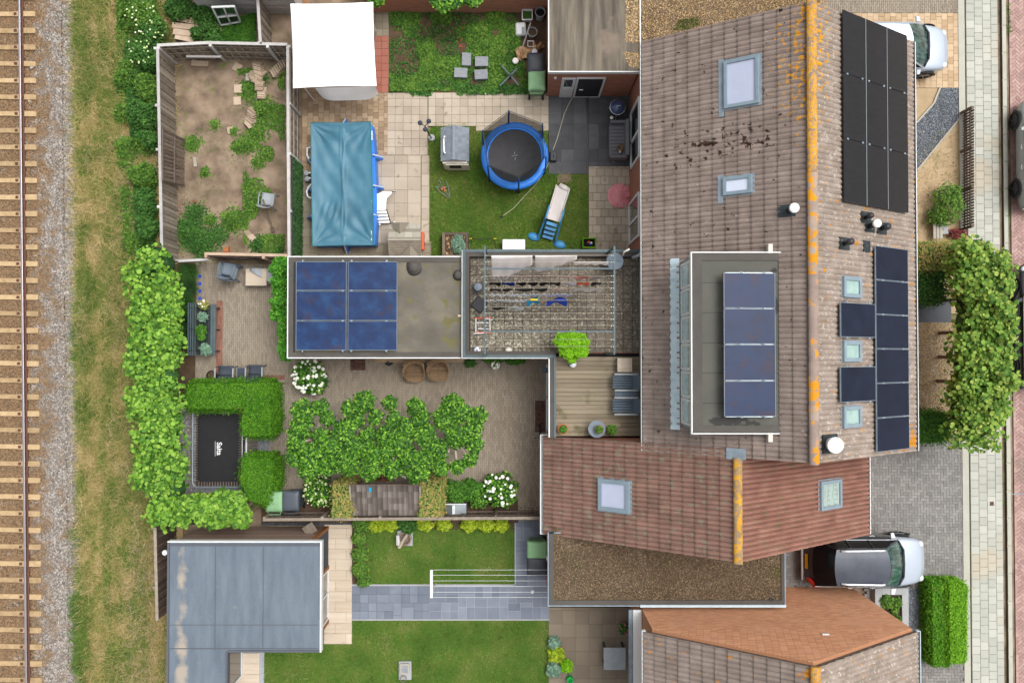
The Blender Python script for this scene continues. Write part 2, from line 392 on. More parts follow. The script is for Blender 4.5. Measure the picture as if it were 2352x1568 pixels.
def pave(rects, w, l, gap=.006, bond='stack', ori=(0, 0), z=.02, h=.035, jit=.003, holes=(), tilt=0, poly=None):
    """axis-aligned pavers of w (x) by l (y) clipped to rectangles (x0,y0,x1,y1)"""
    out = []
    for (x0, y0, x1, y1) in rects:
        x0, x1 = min(x0, x1), max(x0, x1); y0, y1 = min(y0, y1), max(y0, y1)
        i0 = int(math.floor((x0 - ori[0]) / w)) - 1; i1 = int(math.ceil((x1 - ori[0]) / w)) + 1
        j0 = int(math.floor((y0 - ori[1]) / l)) - 1; j1 = int(math.ceil((y1 - ori[1]) / l)) + 1
        for i in range(i0, i1):
            for j in range(j0, j1):
                a = ori[0] + i * w; b = ori[1] + j * l
                if bond == 'colshift': b += (i % 2) * l / 2
                if bond == 'rowshift': a += (j % 2) * w / 2
                cx0, cx1 = max(a, x0), min(a + w, x1); cy0, cy1 = max(b, y0), min(b + l, y1)
                if cx1 - cx0 < w * .2 or cy1 - cy0 < l * .2: continue
                cx, cy = (cx0 + cx1) / 2, (cy0 + cy1) / 2
                if any(hx0 < cx < hx1 and hy0 < cy < hy1 for hx0, hy0, hx1, hy1 in holes): continue
                if poly is not None and not inpoly(np.array([cx]), np.array([cy]), poly)[0]: continue
                out.append((cx, cy, z, cx1 - cx0 - gap, cy1 - cy0 - gap, h + RD.uniform(-jit, jit), RD.uniform(-tilt, tilt)))
    return out
def herring(x0, y0, x1, y1, w=.1, gap=.005, z=.02, h=.035, jit=.002, diag=False):
    out = []; l = 2 * w; n = int(max(x1 - x0, y1 - y0) / w * 1.5) + 6; c0, c1 = (x0 + x1) / 2, (y0 + y1) / 2; A = math.radians(45) if diag else 0
    for i in range(-n, n):
        for j in range(-n, n):
            k = (i - j) % 4
            if k == 0: bx, by, sx, sy = i * w + w, j * w + w / 2, l, w
            elif k == 3: bx, by, sx, sy = i * w + w / 2, j * w + w, w, l
            else: continue
            X = c0 + bx * math.cos(A) - by * math.sin(A); Y = c1 + bx * math.sin(A) + by * math.cos(A)
            if x0 <= X <= x1 and y0 <= Y <= y1: out.append((X, Y, z, sx - gap, sy - gap, h + RD.uniform(-jit, jit), A))
    return out
def rect(u0, v0, u1, v1, z=.05):
    a = P(u0, v0, z); b = P(u1, v1, z); return (min(a.x, b.x), min(a.y, b.y), max(a.x, b.x), max(a.y, b.y))
def sheet(name, pts, z0, z1, m, kind='structure', parent=None, **kw):
    """pts in picture units at height z1"""
    return MB().prism(PP(pts, z1), z0, z1).build(name, m, parent, kind=kind, **kw)
# ================================================================ MATERIALS
M = {}
def mm(key, *a, **k): M[key] = mat(key, *a, **k); return M[key]
mm('soil', ['6c5c4c', '8f7b67', 'a8937d'], scale=1.6, fine=.16, bump=.5, contrast=.18, patches=[('6f7a3c', 2.2, .60, .12)])
mm('dark_soil', ['4a3a2c', '6a543f'], scale=4, fine=.2, bump=.6)
mm('ballast', ['8d847c', 'a79f97'], scale=1.2, fine=.2, cell=(24, .75), bump=.8, rv=.6, patches=[('8f765c', .9, .55, .2, (-19.0, 0, 2.2, 60, .5))])
mm('ballast_stone', ['85796d', 'a39b93', 'c0b9b1'], scale=3, mixr=.6, fine=.1, rv=.5, patches=[('93785a', 2.5, .53, .2, (-18.6, 0, 2.2, 60, .35))])
mm('sleeper', ['9c8260', 'bb9f78', 'ccb28c'], scale=5, mixr=.3, fine=.12, rv=.16, bump=.2)
mm('rail_head', ['a8a2a6', 'bdb7ba'], scale=8, rough=.3, metal=.7, fine=.05, stretch=(8, .3, 1))
mm('rail_rust', ['5e4038', '7a5546'], scale=10, fine=.15)
mm('verge_soil', ['b0986a', 'c2aa7c', '8f9250'], scale=1.4, fine=.2, bump=.7, stretch=(1.3, .5, 1))
mm('verge_grass', ['547f30', '86a048', 'c0b070', 'd8c08a', 'e8d6aa'], scale=1.5, mixr=.5, fine=.1, rv=.5, leaf=.2, stretch=(1.3, .6, 1), contrast=.19)
mm('green_grass', ['3f6e24', '628e36', '8cab4e'], scale=1.5, mixr=.4, fine=.1, rv=.3, leaf=.25)
mm('lawn_soil', ['4f6a22', '5d7429', '7a7c3c'], scale=1.1, fine=.22, fscale=90, bump=.5)
mm('lawn_grass', ['4c7e26', '649232', '84a044', 'a4a062'], scale=1.0, mixr=.2, fine=.12, rv=.35, leaf=.2, contrast=.17, patches=[('a69c62', 2.1, .60, .12)])
mm('lawn_grass_lower', ['4c7c26', '5f9034', '789f42', '9aa65c'], scale=.75, mixr=.15, fine=.12, rv=.35, leaf=.2, contrast=.13, patches=[('94994e', 1.7, .60, .14), ('3f641e', 2.6, .62, .1)])
mm('linden_leaf', ['2c581a', '5f9330', '8bbc40', 'a9c65a'], scale=1.6, mixr=.75, fine=.06, rv=.25, leaf=.25, rough=.6, contrast=.3)
mm('linden_leaf_front', ['335f1c', '689434', '92b346', 'b6bc62'], scale=1.6, mixr=.75, fine=.06, rv=.25, leaf=.25, rough=.6, contrast=.3)
mm('plane_leaf', ['1b4010', '346818', '5c9626', '9cca44'], scale=2.5, mixr=.85, fine=.06, rv=.3, leaf=.25, rough=.55, contrast=.35)
mm('bramble_leaf', ['24481c', '3f6e2a', '689442'], scale=2, mixr=.6, fine=.1, rv=.35, leaf=.2)
mm('lime_leaf', ['6fae18', '8fd022', 'a8e030'], scale=4, mixr=.7, fine=.05, rv=.2, leaf=.3)
mm('box_leaf', ['2c5818', '4a7f26', '6c9f38'], scale=2, mixr=.6, fine=.08, rv=.3, leaf=.2)
mm('pointed_leaf', ['356a14', '57921c', '7eb432'], scale=2, mixr=.7, patches=[('8a8440', 3.2, .66, .08)], fine=.08, rv=.25, leaf=.3)
mm('lit_hedge_leaf', ['4f8a14', '74b022', '96ca38'], scale=2, mixr=.7, fine=.08, rv=.25, leaf=.3)  # leaf colour with the light on the hedge top painted in
mm('ivy_leaf', ['2f6a1a', '4f9626', '74b43a'], scale=3, mixr=.7, fine=.08, rv=.3, leaf=.2)
mm('dark_leaf', ['24401c', '33582a', '47703a'], scale=3, mixr=.7, fine=.08, rv=.3, leaf=.1)
mm('weed_leaf', ['345a22', '5a8630', '88a844'], scale=1.8, mixr=.65, fine=.08, rv=.3, leaf=.25)
mm('grey_leaf', ['5a8068', '7da088', '9abca0'], scale=3, mixr=.7, fine=.08, rv=.2, leaf=.2)
mm('mixed_leaf', ['5b7a35', '88a050', 'b9a85a', 'b0806a'], scale=3, mixr=.8, fine=.08, rv=.3, leaf=.2)
mm('yellow_leaf', ['7c9a20', 'a5bf2a', 'd2d94a'], scale=3, mixr=.8, fine=.08, rv=.2, leaf=.25)
mm('red_leaf', ['6a2c34', '8a4040', 'a86050'], scale=3, mixr=.8, rv=.3, leaf=.2)
mm('white_bloom', ['dfe3c8', 'f4f4ea', 'fbfbf6'], scale=6, mixr=.8, fine=.04, rv=.08, k=.95)
mm('green_bloom', ['b4cc70', 'd8e4a8', 'eef0d4'], scale=6, mixr=.8, fine=.04, rv=.1)
mm('bark', ['6b5d50', '8c7c6c'], scale=9, fine=.15, stretch=(1, 1, .3))
mm('pale_bark', ['a89a86', 'c4b8a4'], scale=9, fine=.15)
mm('grey_wood', ['75695c', '8f8375', 'a89c90'], scale=6, mixr=.4, fine=.14, rv=.4, bump=.4)
mm('silver_wood', ['a5a19f', 'bdb9b6', 'd0ccc8'], scale=5, mixr=.4, fine=.1, rv=.2, bump=.3)
mm('pale_plank', ['b59a82', 'c8ae96', 'd8c4b0'], scale=4, mixr=.4, fine=.1, rv=.25, bump=.2)
mm('dark_board', ['5a4c42', '6f6056', '857568'], scale=6, mixr=.4, fine=.12, rv=.3, bump=.3)
mm('brown_timber', ['8a5a34', 'a8703f'], scale=5, fine=.1, stretch=(1, 1, .3))
mm('shed_cladding', ['8c7468', 'a08878'], scale=5, mixr=.5, fine=.1, rv=.2)
TILE_P = [('3a2a1e', 5.5, .66, .03, (6.0, 6.2, 2.2, .7, .12)), ('b3a59a', 7, .66, .06), ('d8dcd2', 9, .73, .02), ('d4962a', 9, .725, .04, (8.05, 8.1, 1.0, 3.0, .2)), ('c9a24a', 14, .73, .03)]
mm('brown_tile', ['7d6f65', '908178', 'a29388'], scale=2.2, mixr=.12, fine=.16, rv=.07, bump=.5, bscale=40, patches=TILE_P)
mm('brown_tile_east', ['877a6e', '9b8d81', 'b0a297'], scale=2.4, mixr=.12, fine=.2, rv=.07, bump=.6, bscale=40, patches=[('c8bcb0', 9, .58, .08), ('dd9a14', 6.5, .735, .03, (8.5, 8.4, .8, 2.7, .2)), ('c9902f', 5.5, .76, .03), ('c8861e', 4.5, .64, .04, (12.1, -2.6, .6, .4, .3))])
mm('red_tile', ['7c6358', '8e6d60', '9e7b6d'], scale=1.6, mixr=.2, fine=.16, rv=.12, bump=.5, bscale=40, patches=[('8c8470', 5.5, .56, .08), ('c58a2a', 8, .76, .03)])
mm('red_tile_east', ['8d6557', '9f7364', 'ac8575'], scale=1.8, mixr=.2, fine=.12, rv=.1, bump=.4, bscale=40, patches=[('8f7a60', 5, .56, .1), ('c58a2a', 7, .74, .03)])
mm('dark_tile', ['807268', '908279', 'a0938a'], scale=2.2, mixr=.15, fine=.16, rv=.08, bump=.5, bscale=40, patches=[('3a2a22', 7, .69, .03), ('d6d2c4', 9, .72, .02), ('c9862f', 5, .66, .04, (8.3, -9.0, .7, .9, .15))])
mm('orange_ridge', ['b87c22', 'd89c2c', 'e4ae4c'], scale=11, fine=.14, rv=.1, bump=.8, bscale=30, patches=[('a08c7c', 17, .53, .05), ('94806f', 6, .55, .06)])
mm('mid_ridge', ['9a8678', 'b0a092'], scale=4, fine=.16, rv=.15, bump=.5, bscale=30, patches=[('dd951a', 3.5, .47, .08)])
mm('plain_ridge', ['8e7c72', 'a59388'], scale=4, fine=.16, rv=.15, bump=.5, bscale=30, patches=[('dd951a', 4.0, .585, .05)])
mm('clay_ridge', ['8f7a5c', 'ab8f70'], scale=7, fine=.16, rv=.15, bump=.6, bscale=30, patches=[('d09a30', 9, .50, .05)])
mm('red_brick', ['96553e', 'a8654a', 'b87656'], scale=2, mixr=.6, fine=.1, rv=.2)
mm('wall_brick', ['b06c54', 'bd7a60'], scale=2, fine=.1, rv=0, brick=('yz', .22, .065, 'a89080'))
mm('wall_brick_x', ['bc7a60', 'c8876a'], scale=2, fine=.1, rv=0, brick=('xz', .22, .065, 'a88a78'))
mm('orange_brick', ['cb9270', 'd69c78', 'dea880', 'd09686'], scale=1.1, mixr=.45, fine=.08, rv=.16, k=.92)
mm('orange_wall', ['b98562'], fine=.1, rv=0)
mm('mortar', ['b0a090'], fine=.1, rv=0)
mm('lead', ['7d8a94', '9aa8b2'], scale=5, rough=.5, fine=.08, rv=0)
mm('lead_light', ['b9cdd6', 'd3e4ea'], scale=5, rough=.5, fine=.08, rv=0)
mm('white_trim', ['e9ebea'], fine=.03, rv=.04, rough=.45)
mm('white_plastic', ['f2f3f3'], fine=.02, rv=.04, rough=.4)
mm('window_frame', ['7f919c', '8fa1ab'], scale=4, rough=.4, fine=.04, rv=0)
mm('glass', ['2a3338'], rough=.06, fine=0, rv=0, spec=.9, coat=.5)
mm('glass_light', ['b9c2d8', 'c6cce2'], scale=1.5, rough=.15, fine=.02, rv=0, coat=.3)  # pale tone: sky reflection painted in, over white blinds
mm('glass_sky', ['dbe4f4'], rough=.15, fine=.02, rv=0, coat=.3)  # paler pane, sky reflection painted into the base colour, over white blinds
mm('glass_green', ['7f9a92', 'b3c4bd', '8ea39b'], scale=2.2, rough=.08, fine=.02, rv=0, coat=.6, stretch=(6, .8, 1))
mm('panel_black', ['1f2023', '2b2c2f'], scale=3, rough=.32, fine=.1, fscale=90, rv=.12, coat=.15, stretch=(1, 4, 1))
mm('panel_navy', ['1a2030', '222a3d'], scale=2, rough=.35, fine=.06, fscale=90, rv=.14, spec=.2)
mm('panel_blue', ['182544', '1c2f52', '282a46'], scale=1.6, rough=.4, fine=.06, fscale=90, rv=.1, spec=.2, patches=[('36293c', 2.6, .56, .16)])
mm('panel_blue_ext', ['17264a', '1b345e', '264a76'], scale=2.2, rough=.4, fine=.08, fscale=90, rv=.08, spec=.25, patches=[('40323e', 2.1, .56, .2)])
mm('alu', ['a9b3b8'], rough=.35, metal=.6, fine=.03, rv=.05)
mm('black_plastic', ['2c2d30', '38393d'], scale=5, rough=.5, fine=.05, rv=.1)
mm('dark_metal', ['2b3134', '3a4245'], scale=5, rough=.5, fine=.06, rv=.1)
mm('teal_metal', ['4d5c60', '5f7074'], scale=5, rough=.5, fine=.06, rv=.05)
mm('membrane', ['5d5850', '6c675d', '857c6c'], scale=.9, fine=.12, rv=0, bump=.4, patches=[('6f6a45', 3, .58, .1, (-1.9, -.2, .5, 3, .15))], stretch=(1, 1.2, 1))
mm('membrane_edge', ['514d49', '605b55'], scale=2, fine=.12, rv=.05, bump=.4)
mm('dormer_membrane', ['555550', '64635b'], scale=1.2, fine=.1, rv=.05, bump=.3, patches=[('3d3c3a', .9, .60, .02), ('d9930f', 9, .80, .03, (5.35, 3.2, .9, .5, .24))])
mm('shed_membrane', ['5f6a75', '6b7681', '77818b'], scale=1.1, fine=.08, rv=.04, bump=.5, bscale=14, patches=[('a79d90', 1.6, .70, .22, (-10.95, -10.0, .32, 6.5, .38)), ('7d8790', 16, .62, .12)], stretch=(3, .6, 1))
mm('garage_bitumen', ['564e45', '6e665a', '857b6c'], scale=2.0, fine=.14, rv=0, bump=.4, stretch=(2.4, .22, 1), contrast=.16, patches=[('85776a', .8, .60, .1)])
mm('roof_gravel', ['5d4c38', '6e5c46', '84705c'], scale=.9, fine=.2, cell=(34, .8), bump=.8, rv=0, patches=[('57582c', .8, .60, .08)])
mm('roof_pebble', ['463a2c', '60503c', '806c54', 'a8927a'], scale=1.5, mixr=.8, fine=.06, rv=.4, contrast=.35)
mm('roof_pebble_tan', ['8a7048', 'ab8c5e', 'cdb084', 'e0cda8'], scale=1.5, mixr=.8, fine=.06, rv=.3, contrast=.35)
mm('clinker', ['8b7f6f', '958979', 'a19584', '958575'], scale=.5, mixr=.4, fine=.1, rv=.09, bump=.3, contrast=.3)
mm('clinker_joint', ['6a5c4c', '75664f'], scale=3, fine=.2, rv=0)
mm('red_clinker', ['8a5f50', '9c7060'], scale=2, mixr=.5, fine=.12, rv=.2)
mm('beige_paver', ['a89a88', 'b8aa98', 'c4b7a5'], scale=1.2, mixr=.4, fine=.1, rv=.10, bump=.3, patches=[('8f8573', 3, .62, .1)])
mm('beige_joint', ['77705a', '6f7445'], scale=4, fine=.2, rv=0)
mm('tan_paver', ['937a60', 'a68e72', 'b59f85'], scale=1.5, mixr=.6, fine=.12, rv=.2, bump=.3)
mm('red_paver', ['a0604f', 'a96b5c', '9a6a58'], scale=2, mixr=.5, fine=.1, rv=.12)
mm('grey_old_paver', ['8c8270', '9c937e'], scale=2, mixr=.5, fine=.12, rv=.15)
mm('rubber', ['4a4b4e', '57585b', '636466'], scale=2.5, mixr=.4, fine=.14, rv=.2, bump=.3)
mm('terrace_paver', ['635a50', '71675b', '7d7366'], scale=1.2, mixr=.35, fine=.14, rv=.12, bump=.4, patches=[('958f7c', 11, .58, .03, (-1.0, .6, 3.2, 2.2, .06)), ('b9b5a0', 15, .63, .02, (-1.0, .6, 3.2, 2.2, .06))])
mm('terrace_joint', ['3a342c'], fine=.2, rv=0)
mm('deck_board', ['7e715e', '91846f', 'a3957f'], scale=1.8, mixr=.3, fine=.12, rv=.2, bump=.3, stretch=(.35, 5, 1), patches=[('6b6448', 1.4, .6, .12)])
mm('sidewalk', ['adaea4', 'b8b9ae', 'c2c2b7'], scale=1.2, mixr=.5, fine=.07, rv=.09, bump=.2, patches=[('bcb4a2', .5, .55, .1)])
mm('sidewalk_joint', ['8f8e7c', '87855f'], scale=4, fine=.2, rv=0)
mm('kerb', ['b2b0a3', 'c0beb0'], scale=3, fine=.08, rv=.08)
mm('drive_paver', ['7b7874', '8a8783', '97948f'], scale=1.1, mixr=.5, fine=.1, rv=.14, bump=.2)
mm('drive_joint', ['625d52'], fine=.2, rv=0)
mm('road_brick', ['a0807a', 'b09088', 'ba9e94'], scale=1.1, mixr=.5, fine=.1, rv=.18, patches=[('98837a', .6, .58, .1)])
mm('road_joint', ['7d6a60'], fine=.2, rv=0)
mm('tan_drive', ['b59a78', 'c2a684', 'cdb494', 'b0967c'], scale=1.2, mixr=.7, fine=.08, rv=.14)
mm('slate', ['6d7481', '7a818e', '8a909c'], scale=1.8, mixr=.5, fine=.08, rv=.14, bump=.3)
mm('slate_joint', ['5d6068'], fine=.1, rv=0)
mm('light_joint', ['a9acb2'], fine=.1, rv=0)
mm('plank_tile', ['c0ae98', 'cebda8', 'd8cab8'], scale=1.5, mixr=.3, fine=.06, rv=.08, stretch=(.4, 5, 1))
mm('patio_tile', ['7b6f60', '877a6a', '8f8372'], scale=1., mixr=.3, fine=.1, rv=.08)
mm('dark_gravel', ['565c64', '687078'], scale=2, fine=.1, cell=(30, .9), bump=.6, rv=.4)
mm('dark_pebble', ['4a5058', '697078', '8c9298', 'c0c4c8'], scale=2, mixr=.9, fine=.05, rv=.3, contrast=.45)
mm('beige_gravel', ['938974', 'a89d88', 'b8ad98'], scale=1.2, fine=.1, cell=(40, .6), bump=.6, rv=.4)
mm('grey_gravel', ['82848a', '94969c'], scale=2, fine=.1, cell=(45, .7), bump=.6, rv=.4)
mm('sand', ['a08a6a', 'b59e7c', 'c4ad8c'], scale=1.6, fine=.14, bump=.5, rv=0)
mm('asphalt_slab', ['585b60', '65686d'], scale=2, fine=.12, rv=0)
mm('concrete', ['9fa1a2', 'b0b2b2'], scale=3, fine=.08, rv=.05)
mm('grey_block', ['a8a294', 'b8b2a5'], scale=4, mixr=.4, fine=.1, rv=.15)
mm('heap_paver', ['ab967f', 'c0ab94', 'cfbba5'], scale=3, mixr=.6, fine=.1, rv=.2)
mm('stone_slab', ['7b8088', '8f949a', 'a39c94'], scale=4, fine=.12, rv=.15, stretch=(2, 4, 1))
mm('tarp', ['36687c', '42788e', '54879a'], scale=1.1, patches=[('2c5058', 19, .75, .02)], fine=.05, fscale=120, rv=0, rough=.5, spec=.4, k=.75)
mm('tarp_edge', ['2f7f86'], rv=0, rough=.5)
mm('blue_vinyl', ['2f80e6', '3c90f4'], scale=3, rough=.4, fine=.03, rv=.05)
mm('net_blue', ['1b4f9c'], rough=.6, rv=0)
mm('bed_black', ['3c3b3d', '454447'], scale=4, rough=.7, fine=.1, rv=0)
mm('canopy', ['f4f4f2'], rough=.8, fine=.01, rv=0, k=1.0)
mm('slide_blue', ['3a86bc', '4a98cf'], scale=4, rough=.4, fine=.04, rv=.05)
mm('slide_cream', ['d9d0cc', 'e6dfdb'], scale=4, rough=.4, fine=.03, rv=0)
mm('pink', ['e98e98', 'f2a6ac'], scale=4, rough=.45, fine=.04, rv=0)
mm('bbq_blue', ['3c4c70', '4a5c84'], scale=3, rough=.2, fine=.02, rv=0, coat=.8)
mm('wicker_grey', ['6c6d71', '808185'], scale=30, rough=.7, fine=.2, fscale=40, rv=.1)
mm('wicker_brown', ['7d654b', '96795a', 'ab8f70'], scale=14, mixr=.4, fine=.12, rv=.25)
mm('grey_plastic', ['6f7c88', '7f8c98'], scale=4, rough=.45, fine=.05, rv=.05)
mm('light_grey_plastic', ['93999d', 'a6acb0'], scale=4, rough=.45, fine=.05, rv=.05)
mm('textile_dark', ['3d444e', '4a525d'], scale=4, rough=.8, fine=.1, rv=.05)
mm('lounge_grey', ['4d5a66', '5f6d7a'], scale=5, rough=.6, fine=.08, rv=.1, stretch=(6, 1, 1))
mm('bin_green', ['80ac7c', '92bc8c'], scale=4, rough=.45, fine=.05, rv=.08)
mm('bin_black', ['3a3d42', '4c5056'], scale=4, rough=.4, fine=.05, rv=.08)
mm('bin_grey', ['4c525b', '59606a'], scale=4, rough=.45, fine=.05, rv=.08)
mm('terracotta', ['b0673f', 'c07a4e'], scale=4, fine=.08, rv=.1)
mm('orange_plastic', ['f0502a', 'f8643a'], scale=4, rough=.4, fine=.03, rv=0)
mm('shingle_grey', ['7b838c', '8a9199'], scale=4, mixr=.5, fine=.06, rv=.15)
mm('shingle_tan', ['8f8778', 'a09888'], scale=4, mixr=.5, fine=.06, rv=.15)
mm('cream_plastic', ['ddd6c8'], rv=0, fine=.03, rough=.5)
mm('old_tile', ['5d554e', '736a63', '888079'], scale=3, mixr=.7, fine=.12, rv=.3, bump=.4)
mm('paper', ['c09a74', 'd0ac86'], scale=4, fine=.08, rv=.1)
mm('sheet_cloth', ['e4dcd6', 'f0eae6'], scale=2, fine=.02, rv=.05, k=.95)
mm('white_cloth', ['e8ebf2'], fine=.02, rv=.1)
mm('pink_cloth', ['d9aea0', 'e8c8bc'], fine=.02, rv=.15, scale=8)
mm('blue_cloth', ['1f48c0', '2a58d8'], scale=4, fine=.03, rv=.1)
mm('cyan_cloth', ['1c98c8', '2cb0dc'], scale=4, fine=.03, rv=.1)
mm('black_cloth', ['231f24', '35292e'], scale=4, fine=.03, rv=.2)
mm('rope', ['b4ad98', 'c4bda8'], scale=4, fine=.05, rv=0)
mm('yellow', ['d8c020'], rv=0, fine=.03)
mm('silver_paint', ['bcc6d2', 'c6d0dc'], scale=1, rough=.25, metal=.35, fine=.02, rv=0, coat=.8)
mm('shaded_silver_paint', ['40454c', '4a4f57'], scale=1, rough=.25, metal=.5, fine=.02, rv=0, coat=.8)  # rear and flanks of the silver car, shade put into the colour
mm('roof_paint', ['3c414b', '525864'], scale=1.5, rough=.4, metal=.1, fine=.08, rv=0, coat=.1)
mm('black_paint', ['1c1d20'], rough=.25, fine=.02, rv=0, coat=.8)
mm('light_paint', ['9fa6a4', 'a9b0ae'], scale=1, rough=.3, metal=.2, fine=.02, rv=0, coat=.6)
mm('car_glass', ['0c0d0f'], rough=.18, fine=0, rv=0, spec=.25)
mm('windscreen', ['1e3430', '3e5a55', '5b7a74'], scale=2.2, rough=.05, fine=0, rv=0, coat=1, stretch=(1.2, 5, 1), contrast=.2)  # greenish glass, streaks of reflection painted into its colour
mm('chrome', ['eef1f4'], rough=.25, metal=.2, fine=.02, rv=0)
mm('tyre', ['1b1b1c'], rough=.8, fine=.05, rv=0)
mm('red_lamp', ['b01812'], rough=.2, fine=0, rv=0, coat=1)
mm('clear_lamp', ['d8dde2'], rough=.1, fine=0, rv=0, coat=1)
mm('plate_yellow', ['c8901a'], rough=.5, fine=.05, rv=0)
mm('fur_brown', ['6a5240', '8a6c54'], scale=30, fine=.2, rv=0)
mm('fur_white', ['e6e0d8'], fine=.05, rv=0)
mm('grey_ball', ['3a3e48', '4b505c'], scale=20, fine=.15, rv=0)
mm('doormat', ['5c3f38', '78564c'], scale=8, fine=.12, cell=(16, .7), rv=0)
mm('hole_dark', ['171412'], rv=0, fine=0)
mm('flower_pink', ['d84a80', 'f070a0'], scale=9, mixr=.8, rv=.1)
mm('can_green', ['22b050'], rv=0, fine=.02, rough=.4)
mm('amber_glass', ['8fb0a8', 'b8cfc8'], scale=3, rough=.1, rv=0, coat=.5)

# ================================================================ GROUND
G = {}
def struct(name, pts, z1, m, z0=-.05): G[name] = sheet(name, pts, z0, z1, m); return G[name]
MB().box(-90, -90, -.4, 90, 90, -.05).build('ground', M['soil'], kind='structure')
struct('ballast_bed', [(-330, -120), (138, -120), (158, 1700), (-330, 1700)], .10, M['ballast'])
struct('ballast_shoulder', [(130, -120), (166, -120), (186, 1700), (130, 1700)], .03, M['ballast'])
struct('verge', [(163, -120), (420, -120), (420, 1700), (183, 1700)], .0, M['verge_soil'])
struct('derelict_yard', [(360, -60), (700, -60), (700, 612), (360, 612)], .015, M['soil'])

# ---- railway
SLP = []
vs_ = [32 + i * 38.25 for i in range(-2, 44)]
def sleeper_mesh():
    mb = MB(); L = 2.5
    # tapered concrete sleeper: wide shoulders, dipped middle; local x along the sleeper, right end at 0
    secs = [(0, .105, .0), (-.04, .12, .03), (-.5, .125, .03), (-.9, .105, .0), (-1.6, .105, .0), (-2.0, .125, .03), (-2.46, .12, .03), (-2.5, .105, .0)]
    vs = []
    for x, hw, dz in secs: vs += [(x, -hw * 1.18, -.12), (x, -hw, .07 + dz), (x, hw, .07 + dz), (x, hw * 1.18, -.12)]
    fs = [(i * 4 + j, i * 4 + j + 1, i * 4 + j + 5, i * 4 + j + 4) for i in range(len(secs) - 1) for j in range(3)] + [(3, 2, 1, 0), (28, 29, 30, 31)]
    return mb.add(vs, fs)
def fastening_mb(x, s):
    return MB().box(x - .05, -.06, .10, x + .05, .06, .115).box(x - .02, -.02, .11, x + .02, .02, .15)
proto = thing('sleeper', 'x', 'sleeper', (0, 0, .1), 'concrete sleepers under the rail'); sb = sleeper_mesh().build('concrete_body', M['sleeper'], proto, local=True)
for x in (-.47, -.71): fastening_mb(x, 1).build('rail_clip', M['rail_rust'], proto, local=True)
for i, v in enumerate(vs_):
    u = 79 + (v / 1568) * 16.5
    p = P(u, v, .2)
    o = proto if i == 0 else copy_tree(proto)
    o.location = (p.x, p.y, .1); o.rotation_euler = (0, 0, math.radians(-.6 + RD.uniform(-.5, .5))); o.scale = (1, .78 + RD.uniform(-.03, .03), 1)
    o['label'] = 'tan concrete sleeper in the ballast, one of the evenly spaced row under the rusty rail'
for side, (u0, u1), lab in ((0, (43.3, 59.3), 'rusty steel rail with shiny head running the full height beside the grey ballast'),):
    a = P(u0, 0, .34); b = P(u1, 1568, .34); d = (b - a); a = a - d * .12; b = b + d * .12
    r_ = thing('rail', lab, 'rail', ((a.x + b.x) / 2, (a.y + b.y) / 2, .16))
    MB().bar(a + Vector((0, 0, -.02)), b + Vector((0, 0, -.02)), .072, .04).build('rail_head', M['rail_head'], r_, bevel=.01)
    MB().bar(a + Vector((0, 0, -.09)), b + Vector((0, 0, -.09)), .02, .10).bar(a + Vector((0, 0, -.15)), b + Vector((0, 0, -.15)), .15, .025).build('rail_foot', M['rail_rust'], r_)
bal = PP([(-20, -40), (140, -40), (160, 1620), (-20, 1620)], .1)
stones('gravel', PP([(136, -40), (178, -40), (198, 1620), (156, 1620)], .0), 800, .07, M['ballast_stone'], z=.03, keep=lambda X, Y: vnoise(X, Y, 1.4, 44) * .35 > (X + 16.35 - .0) - .2, label='loose ballast stones spilling onto the verge edge')
stones('gravel', bal, 640, .062, M['ballast_stone'], z=.1, label='grey and brown railway ballast stones beside the track')
MB().bar(P(70, 157, .16), P(80, 150, .16), .09, .03).build('timber_offcut', M['silver_wood'], label='short grey board offcut lying in the ballast right of the rail', cat='wood scrap')
MB().rbox(P(72, 233, 0), .14, .2, .1, .17, .4, tap=.6).build('rubble_piece', M['heap_paver'], label='orange-tan lump of rubble lying in the ballast right of the rail', cat='rubble')

# ---- verge grass
vg = PP([(166, -30), (400, -30), (400, 1600), (188, 1600)], 0)
blades('dry_grass', vg, 1300, .17, .026, M['verge_grass'], lean=1.7, label='patchy dry and green grass on the railway verge')
edge_keep = lambda X, Y: vnoise(X, Y, 1.1, 3) * .6 + vnoise(X, Y, 3.3, 4) * .25 + NR.random(len(X)) * .3 > .47 + .9 * np.abs(X + 15.6)
blades('edge_grass', PP([(150, -20), (245, -20), (262, 1600), (166, 1600)], 0), 3600, .16, .022, M['green_grass'], lean=1.3, keep=edge_keep, label='green grass tufts along the ballast edge')
blades('verge_tufts', PP([(225, -20), (330, -20), (345, 1600), (245, 1600)], 0), 2200, .15, .022, M['green_grass'], lean=1.3, keep=lambda X, Y: vnoise(X, Y, 1.2, 8) * .7 + vnoise(X, Y, 4, 2) * .3 + NR.random(len(X)) * .35 > .66, label='green tufts scattered over the dry verge')
for i, (u, v, L_) in enumerate([(330, 752, 30), (300, 770, 22), (340, 1000, 26), (318, 1490, 20)]):
    pass
def straw(poly, n, L_, lab):
    p = sample(poly, n); V = []
    for q in p:
        a = RD.uniform(0, math.tau); l = L_ * RD.uniform(.5, 1.2); dx, dy = math.cos(a) * l, math.sin(a) * l; z = RD.uniform(.05, .3)
        nx, ny = -dy / l * .004, dx / l * .004
        V += [(q[0] - nx, q[1] - ny, .02), (q[0] + nx, q[1] + ny, .02), (q[0] + dx + nx, q[1] + dy + ny, z), (q[0] + dx - nx, q[1] + dy - ny, z)]
    npmesh('straw', V, np.arange(len(V)).reshape(-1, 4), M['pale_plank'], kind='stuff', label=lab)
straw(PP([(275, 300), (355, 300), (355, 560), (285, 560)]), 380, .32, 'dry straw stalks by the fence in the upper verge')
